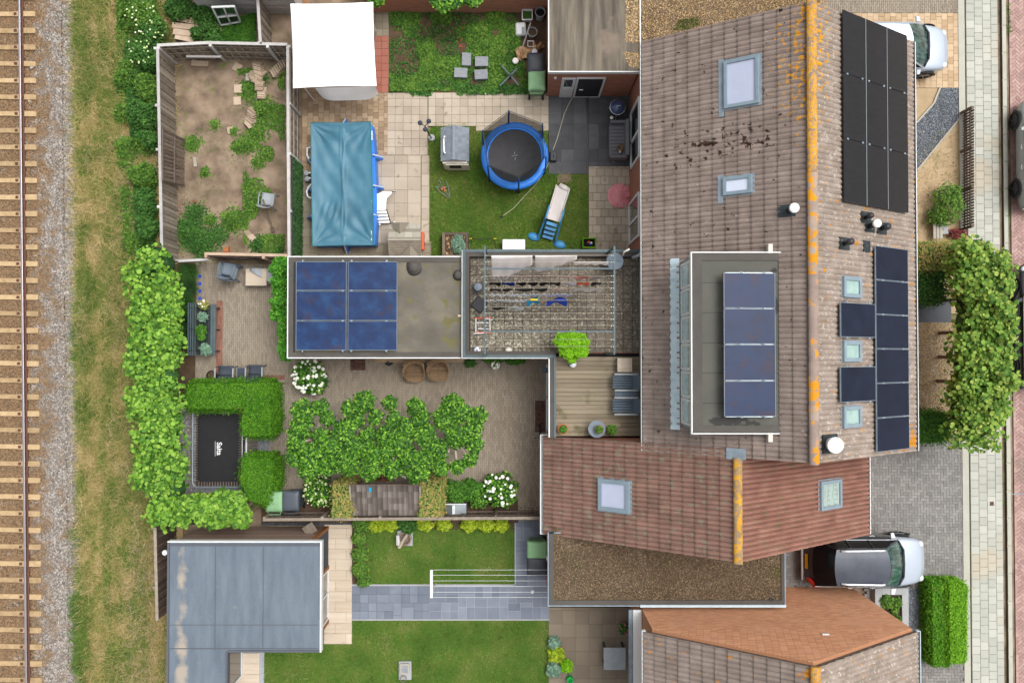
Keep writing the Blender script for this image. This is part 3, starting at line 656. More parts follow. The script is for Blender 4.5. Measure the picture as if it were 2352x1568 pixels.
straw(PP([(290, 1260), (360, 1230), (365, 1600), (300, 1600)]), 700, .34, 'dry straw stalks beside the blue-grey shed')

# ================================================================ ROOFS
WA, WB = 1.732, .696           # west slopes  z = WA + WB x
EA, EB = 13.227, -.696         # main east slope
def tile_mesh(w_, L_, sgn, mat_, amp=.032, b=.696):
    """two-roll concrete tile, sgn = +1 when downhill is +x; origin at its upper edge, runs w_ in y"""
    n = 8; d = Vector((sgn, 0, -b)).normalized(); nm = Vector((sgn * b, 0, 1)).normalized(); vs = []
    for v, off in ((0, .0), (L_ * 1.03, .036)):
        for j in range(n + 1):
            h = amp * (1.4 * abs(math.cos(2 * math.pi * j / n)) - .7) + off
            vs.append(d * v + Vector((0, 1, 0)) * (w_ * j / n) + nm * h)
    for j in range(n + 1): vs.append(d * (L_ * 1.03) + Vector((0, 1, 0)) * (w_ * j / n) + nm * (-.012))
    k = n + 1; fs = []
    for j in range(n):
        q = (j, j + 1, k + j + 1, k + j); fs.append(q if sgn < 0 else q[::-1]); q = (k + j, k + j + 1, 2 * k + j + 1, 2 * k + j); fs.append(q if sgn < 0 else q[::-1])
    fs = [f[::-1] for f in fs]
    me = bpy.data.meshes.new('roof_tile'); me.from_pydata([tuple(v) for v in vs], [], fs); me.materials.append(mat_)
    me.update(); return me, np.array([tuple(v) for v in vs]), np.array(fs)
def tiles(parent, sgn, ztop, xtop, n_course, gx, y0, y1, w_, mat_, b=.696, limit=300, skip=None, amp=.032):
    """courses step down from (xtop, ztop)"""
    Ls = gx * math.sqrt(1 + b * b); me, V, F = tile_mesh(w_ * .985, Ls, sgn, mat_, amp, b); cnt = 0; rest = []
    ncol = int(round((y1 - y0) / w_)); w2 = (y1 - y0) / ncol; L = rootloc(parent)
    spots = []
    for c in range(n_course):
        for k in range(ncol):
            x = xtop + sgn * gx * c; z = ztop - b * gx * c; y = y0 + k * w2
            if skip and skip(x + sgn * gx / 2, y + w2 / 2): continue
            spots.append((x, y, z + RD.uniform(-.004, .004)))
    spots.sort(key=lambda s: -s[2] + .0005 * s[1])
    for s in spots[:limit]:
        o = bpy.data.objects.new('roof_tile', me); COL.objects.link(o); o.parent = parent; o.location = Vector(s) - L; o.scale = (1, w2 / w_, 1)
    rest = spots[limit:]
    if rest:
        A = np.array(rest); VV = V[None] * np.array([1, w2 / w_, 1]) + A[:, None]; FF = (F[None] + (np.arange(len(A)) * len(V))[:, None, None]).reshape(-1, 4)
        npmesh('roof_tile_remainder', VV.reshape(-1, 3), FF, mat_, parent, rnd=np.repeat(NR.random(len(A)), len(F)), kind='stuff')
def halfpipe(p, q, r, parent, mat_, name='ridge_tile'):
    p = Vector(p); q = Vector(q); n = 8; d = (q - p); s_ = d.cross(Vector((0, 0, 1))).normalized(); vs = []
    for e, rr in ((p, r), (q, r * .93)):
        for j in range(n + 1):
            a = math.pi * j / n; vs.append(e + s_ * (math.cos(a) * rr) + Vector((0, 0, math.sin(a) * rr * .75)))
    mb = MB().add(vs, [(j, j + 1, n + 2 + j, n + 1 + j)[::-1] for j in range(n)] + [tuple(range(n + 1))])
    return mb.build(name, mat_, parent)
def ridge(parent, x, z, y0, y1, matfn, r=.15, step=.40):
    n = int(round((y1 - y0) / step)); st = (y1 - y0) / n
    for i in range(n):
        y = y1 - i * st; halfpipe((x, y, z), (x, y - st * 1.06, z), r, parent, matfn(y))
def skylight(parent, a, b, x0, x1, y0, y1, glass, fr=.10, apron=True, up=.10, flash=.045):
    g = MB()
    g.slope(a, b, x0 - flash, x1 + flash, y0 - flash, y1 + flash, .045, .062).build('window_flashing', M['lead'], parent)
    w_ = MB(); fx = fr * .82
    for r_ in ((x0, x0 + fx, y0, y1), (x1 - fx, x1, y0, y1), (x0 + fx, x1 - fx, y0, y0 + fr), (x0 + fx, x1 - fx, y1 - fr, y1)): w_.slope(a, b, *r_, .02, up + .05)
    fo = w_.build('roof_window', M['window_frame'], parent, bevel=.008)
    MB().slope(a, b, x0 + fx, x1 - fx, y0 + fr, y1 - fr, .02, up).build('pane', M[glass], fo)
    return fo
def gable(mb, pts, y0, y1, mi=0):
    """solid from an x-z outline"""
    n = len(pts); vs = [(x, y0, z) for x, z in pts] + [(x, y1, z) for x, z in pts]
    return mb.add(vs, [tuple(range(n)), tuple(range(n, 2 * n))[::-1]] + [(i, n + i, n + (i + 1) % n, (i + 1) % n) for i in range(n)], mi)

# ---------------------------------------------------------------- main house
HY0, HY1, EX0, EX1, RX = -2.93, 9.78, 4.12, 12.46, 8.257
RZ, EZ = 7.48, 4.60
house = thing('brick_house', 'large brick house with brown tiled gable roof, dormer and orange lichen-covered ridge', 'house', (RX, 3.4, 0))
gable(MB(), [(4.30, 0), (12.30, 0), (12.30, 4.55), (RX, 7.30), (4.30, 4.62)], HY0 + .12, HY1 - .12).build('wall', M['wall_brick'], house)
rw = MB(); gable(rw, [(EX0, EZ - .06), (RX, RZ - .05), (EX1, EZ - .06), (EX1, EZ - .14), (RX, RZ - .16), (EX0, EZ - .14)], HY0 + .02, HY1 - .02)
roof_w = rw.build('roof', M['dark_board'], house)
DX0, DX1, DY0, DY1 = 5.02, 7.56, 0, 0
dA = P(1588, 580, 7.0); dB = P(1796, 995, 7.0); DX0, DX1, DY1, DY0 = dA.x, dB.x, dA.y, dB.y
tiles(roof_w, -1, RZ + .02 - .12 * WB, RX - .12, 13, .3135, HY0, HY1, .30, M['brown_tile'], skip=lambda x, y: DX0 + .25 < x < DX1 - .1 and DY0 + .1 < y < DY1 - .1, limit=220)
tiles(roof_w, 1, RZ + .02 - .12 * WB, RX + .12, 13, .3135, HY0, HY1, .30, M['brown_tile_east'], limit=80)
ridge(roof_w, RX, RZ + .02, HY0 - .02, HY1 + .02, lambda y: M['orange_ridge'] if y > 5.2 else M['mid_ridge'] if y > 2.5 or -1.4 < y < -.2 else M['plain_ridge'])
# gutters
for x, nm, s in ((EX0 - .06, 'gutter', -1), (EX1 + .05, 'gutter', 1)):
    g = MB(); g.box(x - .05, HY0, EZ - .16, x + .05, HY1, EZ - .145); g.box(x + s * .045, HY0, EZ - .16, x + s * .065, HY1, EZ - .02)
    g.build('gutter', M['white_trim'], house)
    MB().box(x - .042, HY0 + .01, EZ - .143, x + .042, HY1 - .01, EZ - .125).build('gutter_lining', M['hole_dark'], house)
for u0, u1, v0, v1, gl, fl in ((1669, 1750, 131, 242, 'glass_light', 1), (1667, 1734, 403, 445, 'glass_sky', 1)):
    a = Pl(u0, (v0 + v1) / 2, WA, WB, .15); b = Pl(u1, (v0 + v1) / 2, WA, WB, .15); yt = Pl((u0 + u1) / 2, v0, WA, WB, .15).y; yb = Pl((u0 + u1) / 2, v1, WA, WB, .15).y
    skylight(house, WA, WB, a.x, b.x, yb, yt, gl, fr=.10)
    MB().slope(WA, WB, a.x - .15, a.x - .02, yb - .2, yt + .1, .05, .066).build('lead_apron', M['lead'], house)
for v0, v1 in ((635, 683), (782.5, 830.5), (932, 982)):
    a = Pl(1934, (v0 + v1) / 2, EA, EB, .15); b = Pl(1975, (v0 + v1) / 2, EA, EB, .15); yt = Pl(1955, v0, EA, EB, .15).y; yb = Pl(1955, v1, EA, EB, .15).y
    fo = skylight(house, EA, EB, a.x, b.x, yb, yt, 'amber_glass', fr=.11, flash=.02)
# dormer
dz = 7.0
dm = MB(); dm.prism([(DX0 + .08, DY0 + .06), (DX1, DY0 + .06), (DX1, DY1 - .06), (DX0 + .08, DY1 - .06)], lambda x, y: WA + WB * x - .1, dz - .18)
dormer = dm.build('dormer', M['lead'], house)
MB().box(DX0, DY0, dz - .18, DX1, DY1, dz - .02).build('dormer_roof', M['dormer_membrane'], dormer)
e = MB()
for r_ in ((DX0 - .02, DY0 - .02, DX0 + .012, DY1 + .02), (DX0, DY0 - .02, DX1 + .05, DY0 + .01), (DX0, DY1 - .01, DX1 + .05, DY1 + .02)): e.box(r_[0], r_[1], dz - .14, r_[2], r_[3], dz + .02)
e.build('dormer_roof_edge', M['white_trim'], dormer)
e = MB()
for r_ in ((DX0 + .02, DY0 + .02, DX0 + .30, DY1 - .02), (DX0 + .3, DY0 + .02, DX1, DY0 + .22), (DX0 + .3, DY1 - .22, DX1, DY1 - .02)): e.box(r_[0], r_[1], dz - .022, r_[2], r_[3], dz + .012)
e.build('dormer_roof_upstand', M['membrane_edge'], dormer)
for k in range(1, 6):
    y = DY0 + (DY1 - DY0) * k / 6; MB().box(DX0 + .3, y - .01, dz - .02, DX1 - .02, y + .01, dz - .012).build('membrane_seam', M['black_plastic'], dormer)
nW = 6; wy = (DY1 - DY0 - .3) / nW
for k in range(nW):
    y0 = DY0 + .15 + k * wy; z0, z1 = 5.45, 6.72; X = DX0 + .06
    f = MB(); 
    for r_ in ((y0 + .02, z0, y0 + .09, z1), (y0 + wy - .09, z0, y0 + wy - .02, z1), (y0 + .09, z0, y0 + wy - .09, z0 + .07), (y0 + .09, z1 - .07, y0 + wy - .09, z1)): f.box(X - .05, r_[0], r_[1], X + .03, r_[2], r_[3])
    fo = f.build('window', M['white_trim'], dormer)
# flashing at the dormer foot and panes
f = MB(); n = 60
f.grid(lambda s, t: Vector((DX0 - .24 + t * .24 - (.02 * math.sin(s * 130) * (1 - t)), DY0 - .05 + s * (DY1 - DY0 + .1), WA + WB * (DX0 - .24 + t * .24) + .085 + .02 * math.sin(s * 150))), n, 2)
f.build('lead_skirt', M['lead_light'], dormer)
for ch in [c for c in dormer.children if c.name.startswith('window')]:
    vs = [v.co for v in ch.data.vertices]; ys = sorted(v.y for v in vs); zs = sorted(v.z for v in vs); L = rootloc(dormer)
    MB().box(DX0 + .02, ys[0] + L.y + .07, zs[0] + L.z + .07, DX0 + .045, ys[-1] + L.y - .07, zs[-1] + L.z - .07).build('pane', M['glass_green'], ch) if False else None
MB().box(DX0 + .025, DY0 + .16, 5.5, DX0 + .05, DY1 - .16, 6.7).build('glazing', M['glass_green'], dormer)
# west wall openings (doors and windows under the eaves)
def wall_window_x(parent, x, y0, y1, z0, z1, glass='glass', fr=.09, mull=(), sgn=-1, transom=None, name='window'):
    """window in a wall facing -x (sgn -1) or +x"""
    f = MB(); o0, o1 = sorted((x, x + sgn * .05)); rs = [(y0, z0, y0 + fr, z1), (y1 - fr, z0, y1, z1), (y0 + fr, z0, y1 - fr, z0 + fr), (y0 + fr, z1 - fr, y1 - fr, z1)]
    for m_ in mull: rs.append((m_ - fr / 2, z0 + fr, m_ + fr / 2, z1 - fr))
    if transom: rs.append((y0 + fr, transom - fr / 2, y1 - fr, transom + fr / 2))
    for r_ in rs: f.box(o0, r_[0], r_[1], o1, r_[2], r_[3])
    fo = f.build(name, M['white_trim'], parent); p0, p1 = sorted((x, x + sgn * .02)); MB().box(p0, y0 + fr, z0 + fr, p1, y1 - fr, z1 - fr).build('pane', M[glass], fo); return fo
def wall_window_y(parent, y, x0, x1, z0, z1, glass='glass', fr=.09, mull=(), sgn=-1, name='window', fm='white_trim'):
    f = MB(); o0, o1 = sorted((y, y + sgn * .05)); rs = [(x0, z0, x0 + fr, z1), (x1 - fr, z0, x1, z1), (x0 + fr, z0, x1 - fr, z0 + fr), (x0 + fr, z1 - fr, x1 - fr, z1)]
    for m_ in mull: rs.append((m_ - fr / 2, z0 + fr, m_ + fr / 2, z1 - fr))
    for r_ in rs: f.box(r_[0], o0, r_[1], r_[2], o1, r_[3])
    fo = f.build(name, M[fm], parent); p0, p1 = sorted((y, y + sgn * .02)); MB().box(x0 + fr, p0, z0 + fr, x1 - fr, p1, z1 - fr).build('pane', M[glass], fo); return fo
yv = lambda v, z=0: P(1450, v, z).y
wall_window_x(house, 4.30, yv(398), yv(270), .55, 2.5, mull=(yv(340),))
wall_window_x(house, 4.30, yv(565), yv(470), .08, 2.4, mull=(yv(520),), name='patio_door')
wall_window_x(house, 4.30, yv(810, 3), yv(590, 3), 3.05, 4.4, glass='glass_light', mull=(yv(700, 3),))
wall_window_x(house, 4.30, yv(990, 3), yv(840, 3), 3.05, 4.4, name='balcony_door', mull=(yv(915, 3),))
# roof terminals
def flue(parent, u, v, a, b, h, r, cap, base=.22, col='black_plastic', plate=True):
    p = Pl(u, v, a, b, .04); x, y, z = p
    if plate: MB().slope(a, b, x - base, x + base * .8, y - base * .8, y + base * .8, .045, .07).build('flue_plate', M['dark_metal'], parent)
    f = MB().lathe((x, y, z - .1), [(r, 0), (r, h), (r * 1.25, h), (r * 1.25, h + .03)], 14).build('flue_pipe', M[col], parent, smooth=False)
    MB().lathe((x, y, z - .1), [(r * 1.3, h + .03), (r * 1.55, h + .05), (r * 1.5, h + .12), (r * .6, h + .16)], 16).build('flue_cap', M[cap], f)
    return f
flue(house, 1812, 484, WA, WB, .45, .09, 'white_trim')
flue(house, 1987, 500, EA, EB, .4, .06, 'black_plastic'); flue(house, 1996, 520, EA, EB, .55, .08, 'white_trim'); flue(house, 2024, 525, EA, EB, .42, .07, 'black_plastic')
flue(house, 1938, 560, EA, EB, .5, .065, 'black_plastic')
x = Pl(1988, 566, EA, EB, .05); MB().slope(EA, EB, x.x - .14, x.x + .14, x.y - .16, x.y + .16, .045, .075).lathe((x.x, x.y, x.z - .02), [(.04, 0), (.05, .08), (.03, .1)], 8).build('vent_tile', M['dark_metal'], house)
p = Pl(1904, 1018, EA, EB, .05)
MB().lathe((p.x, p.y, p.z - .2), [(.17, 0), (.17, .55), (.22, .6), (.22, .68), (.05, .72)], 22).build('chimney_cowl', M['white_trim'], house, smooth=False)
MB().slope(EA, EB, p.x - .3, p.x + .24, p.y - .26, p.y + .26, .05, .1).lathe((p.x - .05, p.y, p.z - .15), [(.24, 0), (.2, .28), (.18, .3)], 16).build('chimney_base', M['dark_metal'], house)
for u, v in ((1767, 572), (1767, 1003)):
    p = Pl(u, v, WA, WB, .1); MB().rbox((p.x, p.y), .12, .26, p.z - .1, p.z + .12).build('dormer_spout', M['cream_plastic'], house)

# ---------------------------------------------------------------- annex with red tiles
AX0, AX1, ARX, ARZ, AY0, AY1 = 1.07, 11.84, 6.50, 6.262, -5.92, -2.68
AEB = -(ARZ - 2.55) / (AX1 - ARX); AEA = ARZ - AEB * ARX
annex = thing('side_house', 'lower side wing with red-brown tiled gable roof, joined below the main house', 'house', (ARX, -4.3, 0))
gable(MB(), [(1.25, 0), (11.65, 0), (11.65, 2.5), (ARX, 6.1), (1.25, 2.45)], AY0 + .12, AY1 - .02).build('wall', M['wall_brick'], annex)
rw = MB(); gable(rw, [(AX0, 2.40), (ARX, ARZ - .05), (AX1, 2.50), (AX1, 2.42), (ARX, ARZ - .16), (AX0, 2.32)], AY0 + .02, AY1 - .005)
roof_a = rw.build('roof', M['dark_board'], annex)
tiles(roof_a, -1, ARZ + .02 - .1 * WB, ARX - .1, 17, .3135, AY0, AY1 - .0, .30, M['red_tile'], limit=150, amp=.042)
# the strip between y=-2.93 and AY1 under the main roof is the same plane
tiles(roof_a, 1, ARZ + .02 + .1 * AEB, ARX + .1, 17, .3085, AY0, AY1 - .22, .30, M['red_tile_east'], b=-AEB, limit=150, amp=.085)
ridge(roof_a, ARX, ARZ + .02, AY0 - .03, AY1 - .25, lambda y: M['clay_ridge'], r=.14)
g = MB().box(AX0 - .10, AY0, 2.30, AX0 - .02, AY1 + .02, 2.32).box(AX0 - .13, AY0, 2.30, AX0 - .10, AY1 + .02, 2.47).box(AX0 - .13, AY1 + .02, 2.3, AX0 + .1, AY1 + .05, 2.47).box(AX0 - .13, AY0 - .03, 2.3, AX0 + .1, AY0, 2.47).build('gutter', M['white_trim'], annex)
g = MB().box(AX1 + .02, AY0, 2.38, AX1 + .10, AY1 - .25, 2.40).box(AX1 + .09, AY0, 2.38, AX1 + .12, AY1 - .25, 2.54).build('gutter', M['white_trim'], annex)
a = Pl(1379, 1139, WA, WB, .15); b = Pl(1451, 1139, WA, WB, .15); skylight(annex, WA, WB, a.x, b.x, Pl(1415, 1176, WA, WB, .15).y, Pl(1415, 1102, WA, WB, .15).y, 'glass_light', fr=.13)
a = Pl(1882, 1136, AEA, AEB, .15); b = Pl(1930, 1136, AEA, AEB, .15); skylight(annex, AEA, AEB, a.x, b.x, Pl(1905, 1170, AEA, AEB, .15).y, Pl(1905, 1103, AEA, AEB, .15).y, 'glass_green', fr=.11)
# lead valley where the annex ridge meets the main gable
MB().slope(WA, WB, ARX - .25, ARX + .22, AY1 - .3, AY1 + .02, .06, .08).build('lead_valley', M['lead'], annex)

# ---------------------------------------------------------------- south house
SY1 = -8.48
house2 = thing('brick_house', 'second brick house at the bottom with orange brick side wall and dark brown tiled roof', 'house', (RX, -11.5, 0))
gp = [(4.30, 0), (12.30, 0), (12.30, 4.55), (RX, 7.35), (4.30, 4.60)]
gable(MB(), gp, -14.5, SY1 + .10).build('wall', M['orange_wall'], house2)
W2 = house2.children[0]
its = []; bw, bh = .22, .066
for j in range(int(7.4 / bh)):
    z = j * bh
    xr = 12.30 if z < 4.55 else RX + (7.35 - z) / (7.35 - 4.55) * (12.30 - RX); xl = 4.30 if z < 4.6 else RX - (7.35 - z) / (7.35 - 4.6) * (RX - 4.3)
    x = xl - (.11 if j % 2 else 0)
    while x < xr:
        a, b = max(x, xl), min(x + bw, xr)
        if b - a > .04: its.append(((a + b) / 2, z, b - a - .007))
        x += bw
me, uv, uf = unitblock(M['orange_brick'])
its.sort(key=lambda t: -t[1]); L = rootloc(W2)
rot = Matrix(((1, 0, 0), (0, 0, 1), (0, -1, 0)))      # block's top faces +y
for cx, z, wd in its[:300]:
    o = bpy.data.objects.new('brick', me); COL.objects.link(o); o.parent = W2
    o.location = Vector((cx, SY1 + .10, z + bh / 2)) - L; o.rotation_euler = (math.radians(-90), 0, 0); o.scale = (wd, bh - .006, .006 + RD.uniform(-.001, .001))
A = np.array(its[300:]); VV = np.stack([uv[None, :, 0] * A[:, 2:3] + A[:, 0:1], uv[None, :, 2] * .006 + SY1 + .10 + np.zeros((len(A), 1)), -uv[None, :, 1] * (bh - .006) + A[:, 1:2] + bh / 2], 2)
npmesh('brick_remainder', VV.reshape(-1, 3), (uf[None] + (np.arange(len(A)) * 12)[:, None, None]).reshape(-1, 4), M['orange_brick'], W2, rnd=np.repeat(NR.random(len(A)), 9), kind='stuff')
rw = MB(); gable(rw, [(EX0, EZ - .06), (RX, RZ - .05), (EX1, EZ - .06), (EX1, EZ - .14), (RX, RZ - .16), (EX0, EZ - .14)], -14.5, SY1)
roof2 = rw.build('roof', M['dark_board'], house2)
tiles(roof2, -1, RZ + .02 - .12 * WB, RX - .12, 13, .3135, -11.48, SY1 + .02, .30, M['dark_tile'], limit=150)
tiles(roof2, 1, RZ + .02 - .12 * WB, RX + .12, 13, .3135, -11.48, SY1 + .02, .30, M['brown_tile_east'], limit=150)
ridge(roof2, RX, RZ + .02, -11.5, SY1 + .04, lambda y: M['orange_ridge'])
for x, s in ((EX0 - .06, -1), (EX1 + .05, 1)):
    MB().box(x - .05, -12, EZ - .16, x + .05, SY1, EZ - .145).box(x + s * .045, -12, EZ - .16, x + s * .065, SY1 + .03, EZ - .02).box(x - .06, SY1 + .005, EZ - .16, x + .06, SY1 + .03, EZ - .03).build('gutter', M['lead_light'] if s > 0 else M['white_trim'], house2)
q = P(1945, 1455, 0)
def wallpt(u, v, y):   # pixel on the vertical plane y=const
    x_, y_, z_ = ray(u, v); t = y / y_; return (x_ * t, H + z_ * t)
wx, wz = wallpt(1896, 1456, SY1 + .12)
MB().box(wx - .11, SY1 + .11, wz - .05, wx + .11, SY1 + .145, wz + .05).build('wall_vent', M['white_trim'], house2, bevel=.01)
wall_window_x(house2, 4.30, -12, yv(1405), .3, 2.5, mull=(yv(1500),))
MB().box(4.0, -12, 2.62, 4.28, yv(1400, 2.7), 2.72).build('window_canopy', M['white_trim'], house2)
MB().box(3.86, -12, 2.60, 3.985, yv(1400, 2.7), 2.70).build('canopy_gutter', M['lead'], house2)

# ---------------------------------------------------------------- flat roofs
def flatroof(t, px4, z, wallm, roofm, trim='white_trim', tw=.035, up=.0, wall_in=.06):
    a = P(px4[0], px4[1], z); b = P(px4[2], px4[3], z); x0, x1, y0, y1 = a.x, b.x, b.y, a.y
    MB().box(x0 + wall_in, y0 + wall_in, 0, x1 - wall_in, y1 - wall_in, z - .12).build('wall', M[wallm], t)
    r_ = MB().box(x0 + .01, y0 + .01, z - .12, x1 - .01, y1 - .01, z - .04).build('flat_roof', M[roofm], t)
    e = MB()
    for q in ((x0, y0, x0 + tw, y1), (x1 - tw, y0, x1, y1), (x0 + tw, y0, x1 - tw, y0 + tw), (x0 + tw, y1 - tw, x1 - tw, y1)): e.box(q[0], q[1], z - .2, q[2], q[3], z + up)
    e.build('roof_edge', M[trim], t)
    return x0, x1, y0, y1, r_
# gravel garage at the bottom
gar = thing('garage', 'flat-roofed garage covered in brown gravel between the two houses at the bottom', 'garage', P(1530, 1320, 0))
x0, x1, y0, y1, fr_ = flatroof(gar, (1258, 1222, 1805, 1392), 2.9, 'wall_brick', 'roof_gravel', trim='lead')
MB().box(x0 + .04, y0 + .04, 2.86, x0 + .20, y1, 2.90).box(x0 + .2, y0 + .04, 2.86, x1 - .04, y0 + .2, 2.90).box(x1 - .14, y0 + .2, 2.86, x1 - .04, y1, 2.895).build('bitumen_border', M['membrane_edge'], gar)
stones('roof_pebbles', [(x0 + .2, y0 + .2), (x1 - .15, y0 + .2), (x1 - .15, AY0 + .3), (x0 + .2, AY0 + .3)], 1300, .034, M['roof_pebble'], gar, z=2.86)
p = P(1772, 1376, 2.9); MB().lathe((p.x, p.y, 2.86), [(.07, 0), (.07, .05), (.045, .05), (.04, .0)], 14).build('roof_drain', M['dark_metal'], gar)
MB().box(4.2, y0 - .02, 2.78, x1, y0 + .06, 2.94).build('lead_flashing', M['lead_light'], gar)
# north garage with bitumen strip and pebbles
gn = thing('garage', 'flat-roofed brick outbuilding with grey bitumen roof and loose tan gravel at the top', 'garage', P(1365, 60, 0))
ZN = 2.75
x0, x1, y0, y1, fr_ = flatroof(gn, (1259, -90, 1472, 166), ZN, 'wall_brick_x', 'garage_bitumen', trim='white_trim')
gnx = (x0, x1, y0, y1)
b1 = PP([(1437, -60), (1900, -60), (1900, 60), (1480, 95), (1437, 97)], ZN)
MB().prism(PP([(1466, -90), (1880, -90), (1880, 160), (1466, 160)], ZN - .02), ZN - .15, ZN - .03).build('gravel_roof', M['roof_gravel'], gn)
stones('roof_pebbles', b1, 1500, .04, M['roof_pebble_tan'], gn, z=ZN - .035)
stones('roof_pebbles', PP([(1432, 118), (1478, 120), (1472, 158), (1445, 150), (1434, 130)], ZN), 1500, .04, M['roof_pebble_tan'], gn, z=ZN - .035)
moss = [(1545, 70), (1560, 45), (1600, 38), (1610, 55), (1580, 68)]
blades('roof_moss', PP(moss, ZN), 6000, .03, .02, M['green_grass'], gn, z=ZN - .03)
yw = y0 + .06 - .005
wx0, wx1 = wallpt(1285, 214, yw)[0], wallpt(1314, 214, yw)[0]; wx2 = wallpt(1376, 214, yw)[0]
wall_window_y(gn, yw, wx0, wx1 + .02, 1.0, 2.05); MB().box(wx0, yw - .05, .05, wx1, yw - .01, .98).build('door_panel', M['white_trim'], gn)
dd = wall_window_y(gn, yw, wx1 + .04, wx2 + .06, .05, 2.1, fr=.07, name='door')
MB().box(wx1 + .12, yw - .045, .12, wx2 - .02, yw - .022, 2.0).build('door_leaf', M['black_plastic'], dd)
MB().bar((wx1 + .2, yw - .10, 1.05), (wx1 + .34, yw - .10, 1.05), .03).build('handle', M['white_trim'], dd)
p = wallpt(1276, 174, yw); MB().box(p[0] - .04, yw - .06, p[1] - .2, p[0] + .04, yw - .005, p[1] - .1).build('wall_lamp', M['white_trim'], gn)

# rear extension with the solar panels
ext = thing('rear_extension', 'flat bitumen-roofed garden annex with white edge carrying the six blue solar panels', 'building', P(860, 705, 0))
EXT = flatroof(ext, (660, 588, 1062, 823), 3.0, 'wall_brick', 'membrane')
x0, x1, y0, y1, _r = EXT
MB().box(x0 + .04, y0 + .04, 2.96, x0 + .2, y1 - .04, 2.99).box(x0 + .2, y0 + .04, 2.96, x1, y0 + .2, 2.988).box(x0 + .2, y1 - .2, 2.96, x1, y1 - .04, 2.988).build('roof_upstand', M['membrane_edge'], ext)
MB().box(x0 + .2, y0 + .2, 2.96, x0 + .26, y1 - .2, 2.966).build('gutter_line', M['black_plastic'], ext)
def drape(s, t):
    X = x0 + 3.6 + s * (x1 - x0 - 3.7); Y = y0 + .22 + t * (y1 - y0 - .44)
    z = 2.966 + .012 * math.sin(Y * 9 + math.sin(X * 3)) + .008 * math.sin(X * 8 + Y * 2); return Vector((X, Y, z))
MB().grid(drape, 36, 60).build('loose_membrane', M['membrane'], ext, smooth=True)
p = P(950, 613, 3.1); MB().lathe((p.x, p.y, 2.95), [(.30, 0), (.2, .06), (.17, .10), (.16, .17), (.02, .2)], 24).build('roof_vent', M['membrane_edge'], ext, smooth=True)
p = P(1052, 631, 3.1); MB().lathe((p.x, p.y, 2.95), [(.2, 0), (.13, .06), (.12, .14), (.02, .16)], 18).build('roof_vent', M['membrane_edge'], ext, smooth=True)
p = P(1057, 725, 3.05); MB().rbox(p, .16, .07, 2.97, 3.03).build('timber_block', M['pale_plank'], ext)

# terrace + deck on the lower rear extension
TZ = 2.9; ter = thing('roof_terrace', 'raised roof terrace with dark parapet, lichen-spotted paving and a weathered timber deck', 'building', P(1270, 700, 0))
A1 = P(1064, 575, 3.15); A2 = P(1476, 1004, 3.15); JX = P(1270, 0, 3.15).x; JY = P(0, 820, 3.15).y
LX = P(1262, 0, 3.15).x
MB().prism([(A1.x + .04, JY + .04), (LX + .06, JY + .04), (LX + .06, A2.y + .04), (4.26, A2.y + .04), (4.26, A1.y - .04), (A1.x + .04, A1.y - .04)], 0, TZ - .06).build('wall', M['wall_brick'], ter)
pv = MB(); W_ = .2; T0 = TZ - .1; T1 = 3.15
pv.box(A1.x, JY, T0, A1.x + W_, A1.y, T1).box(A1.x + W_, A1.y - W_, T0, 4.24, A1.y, T1).box(A1.x + W_, JY, T0, LX + W_, JY + W_, T1).box(LX, A2.y, T0, LX + W_, JY, T1)
pv.build('parapet', M['membrane_edge'], ter)
cp = MB()
cp.box(A1.x - .02, JY - .02, T1, A1.x + .07, A1.y + .02, T1 + .03).box(A1.x + .07, A1.y - .06, T1, 4.2, A1.y + .03, T1 + .03).box(A1.x + .07, JY - .02, T1, LX + .12, JY + .07, T1 + .03).box(LX + .13, A2.y, T1, LX + .2, JY + .07, T1 + .03)
cp.build('parapet_cap', M['teal_metal'], ter)
MB().box(A1.x - .03, JY - .045, T1 - .1, LX, JY - .021, T1 + .02).box(LX - .04, A2.y, T1 - .1, LX - .001, JY - .021, T1 + .02).box(A1.x - .045, JY - .02, T1 - .1, A1.x - .021, A1.y, T1 + .01).build('roof_edge', M['white_trim'], ter)
floor_ = MB().box(A1.x + W_, JY + W_, TZ - .06, 4.25, A1.y - W_, TZ - .03).build('terrace_floor', M['terrace_joint'], ter)
hold = P(1468, 0, TZ).x
DKY = P(0, 810, TZ).y
its = pave([(A1.x + W_ + .01, DKY, 4.2, A1.y - W_ - .01)], .302, .302, .012, ori=(P(1075, 0, TZ).x, P(0, 590, TZ).y), z=TZ - .035, h=.035, jit=.004, tilt=.006)
pieces('paving_slab', its, M['terrace_paver'], floor_, 300)
dk = MB().box(LX + W_, A2.y, TZ - .06, 4.25, DKY - .02, TZ - .04).build('deck', M['hole_dark'], ter)
y = A2.y + .02; dits = []
while y + .14 < DKY - .02:
    brk = RD.choice([None, None, RD.uniform(.8, 2.2)])
    xa, xb = LX + W_ + .01, 4.22
    for (a, b) in ([(xa, xb)] if brk is None else [(xa, xa + brk), (xa + brk + .004, xb)]):
        dits.append(((a + b) / 2, y + .07, TZ - .04, b - a, .138, .045 + RD.uniform(-.002, .002), 0))
    y += .145
pieces('deck_board', dits, M['deck_board'], dk)
wall_window_x(ter, LX + .055, yv(1000, 1), yv(835, 1), .1, 2.4, name='patio_door', mull=(yv(915, 1),))
MB().box(4.2, A2.y, TZ, 4.28, A1.y, TZ + .25).build('lead_flashing', M['lead'], ter)
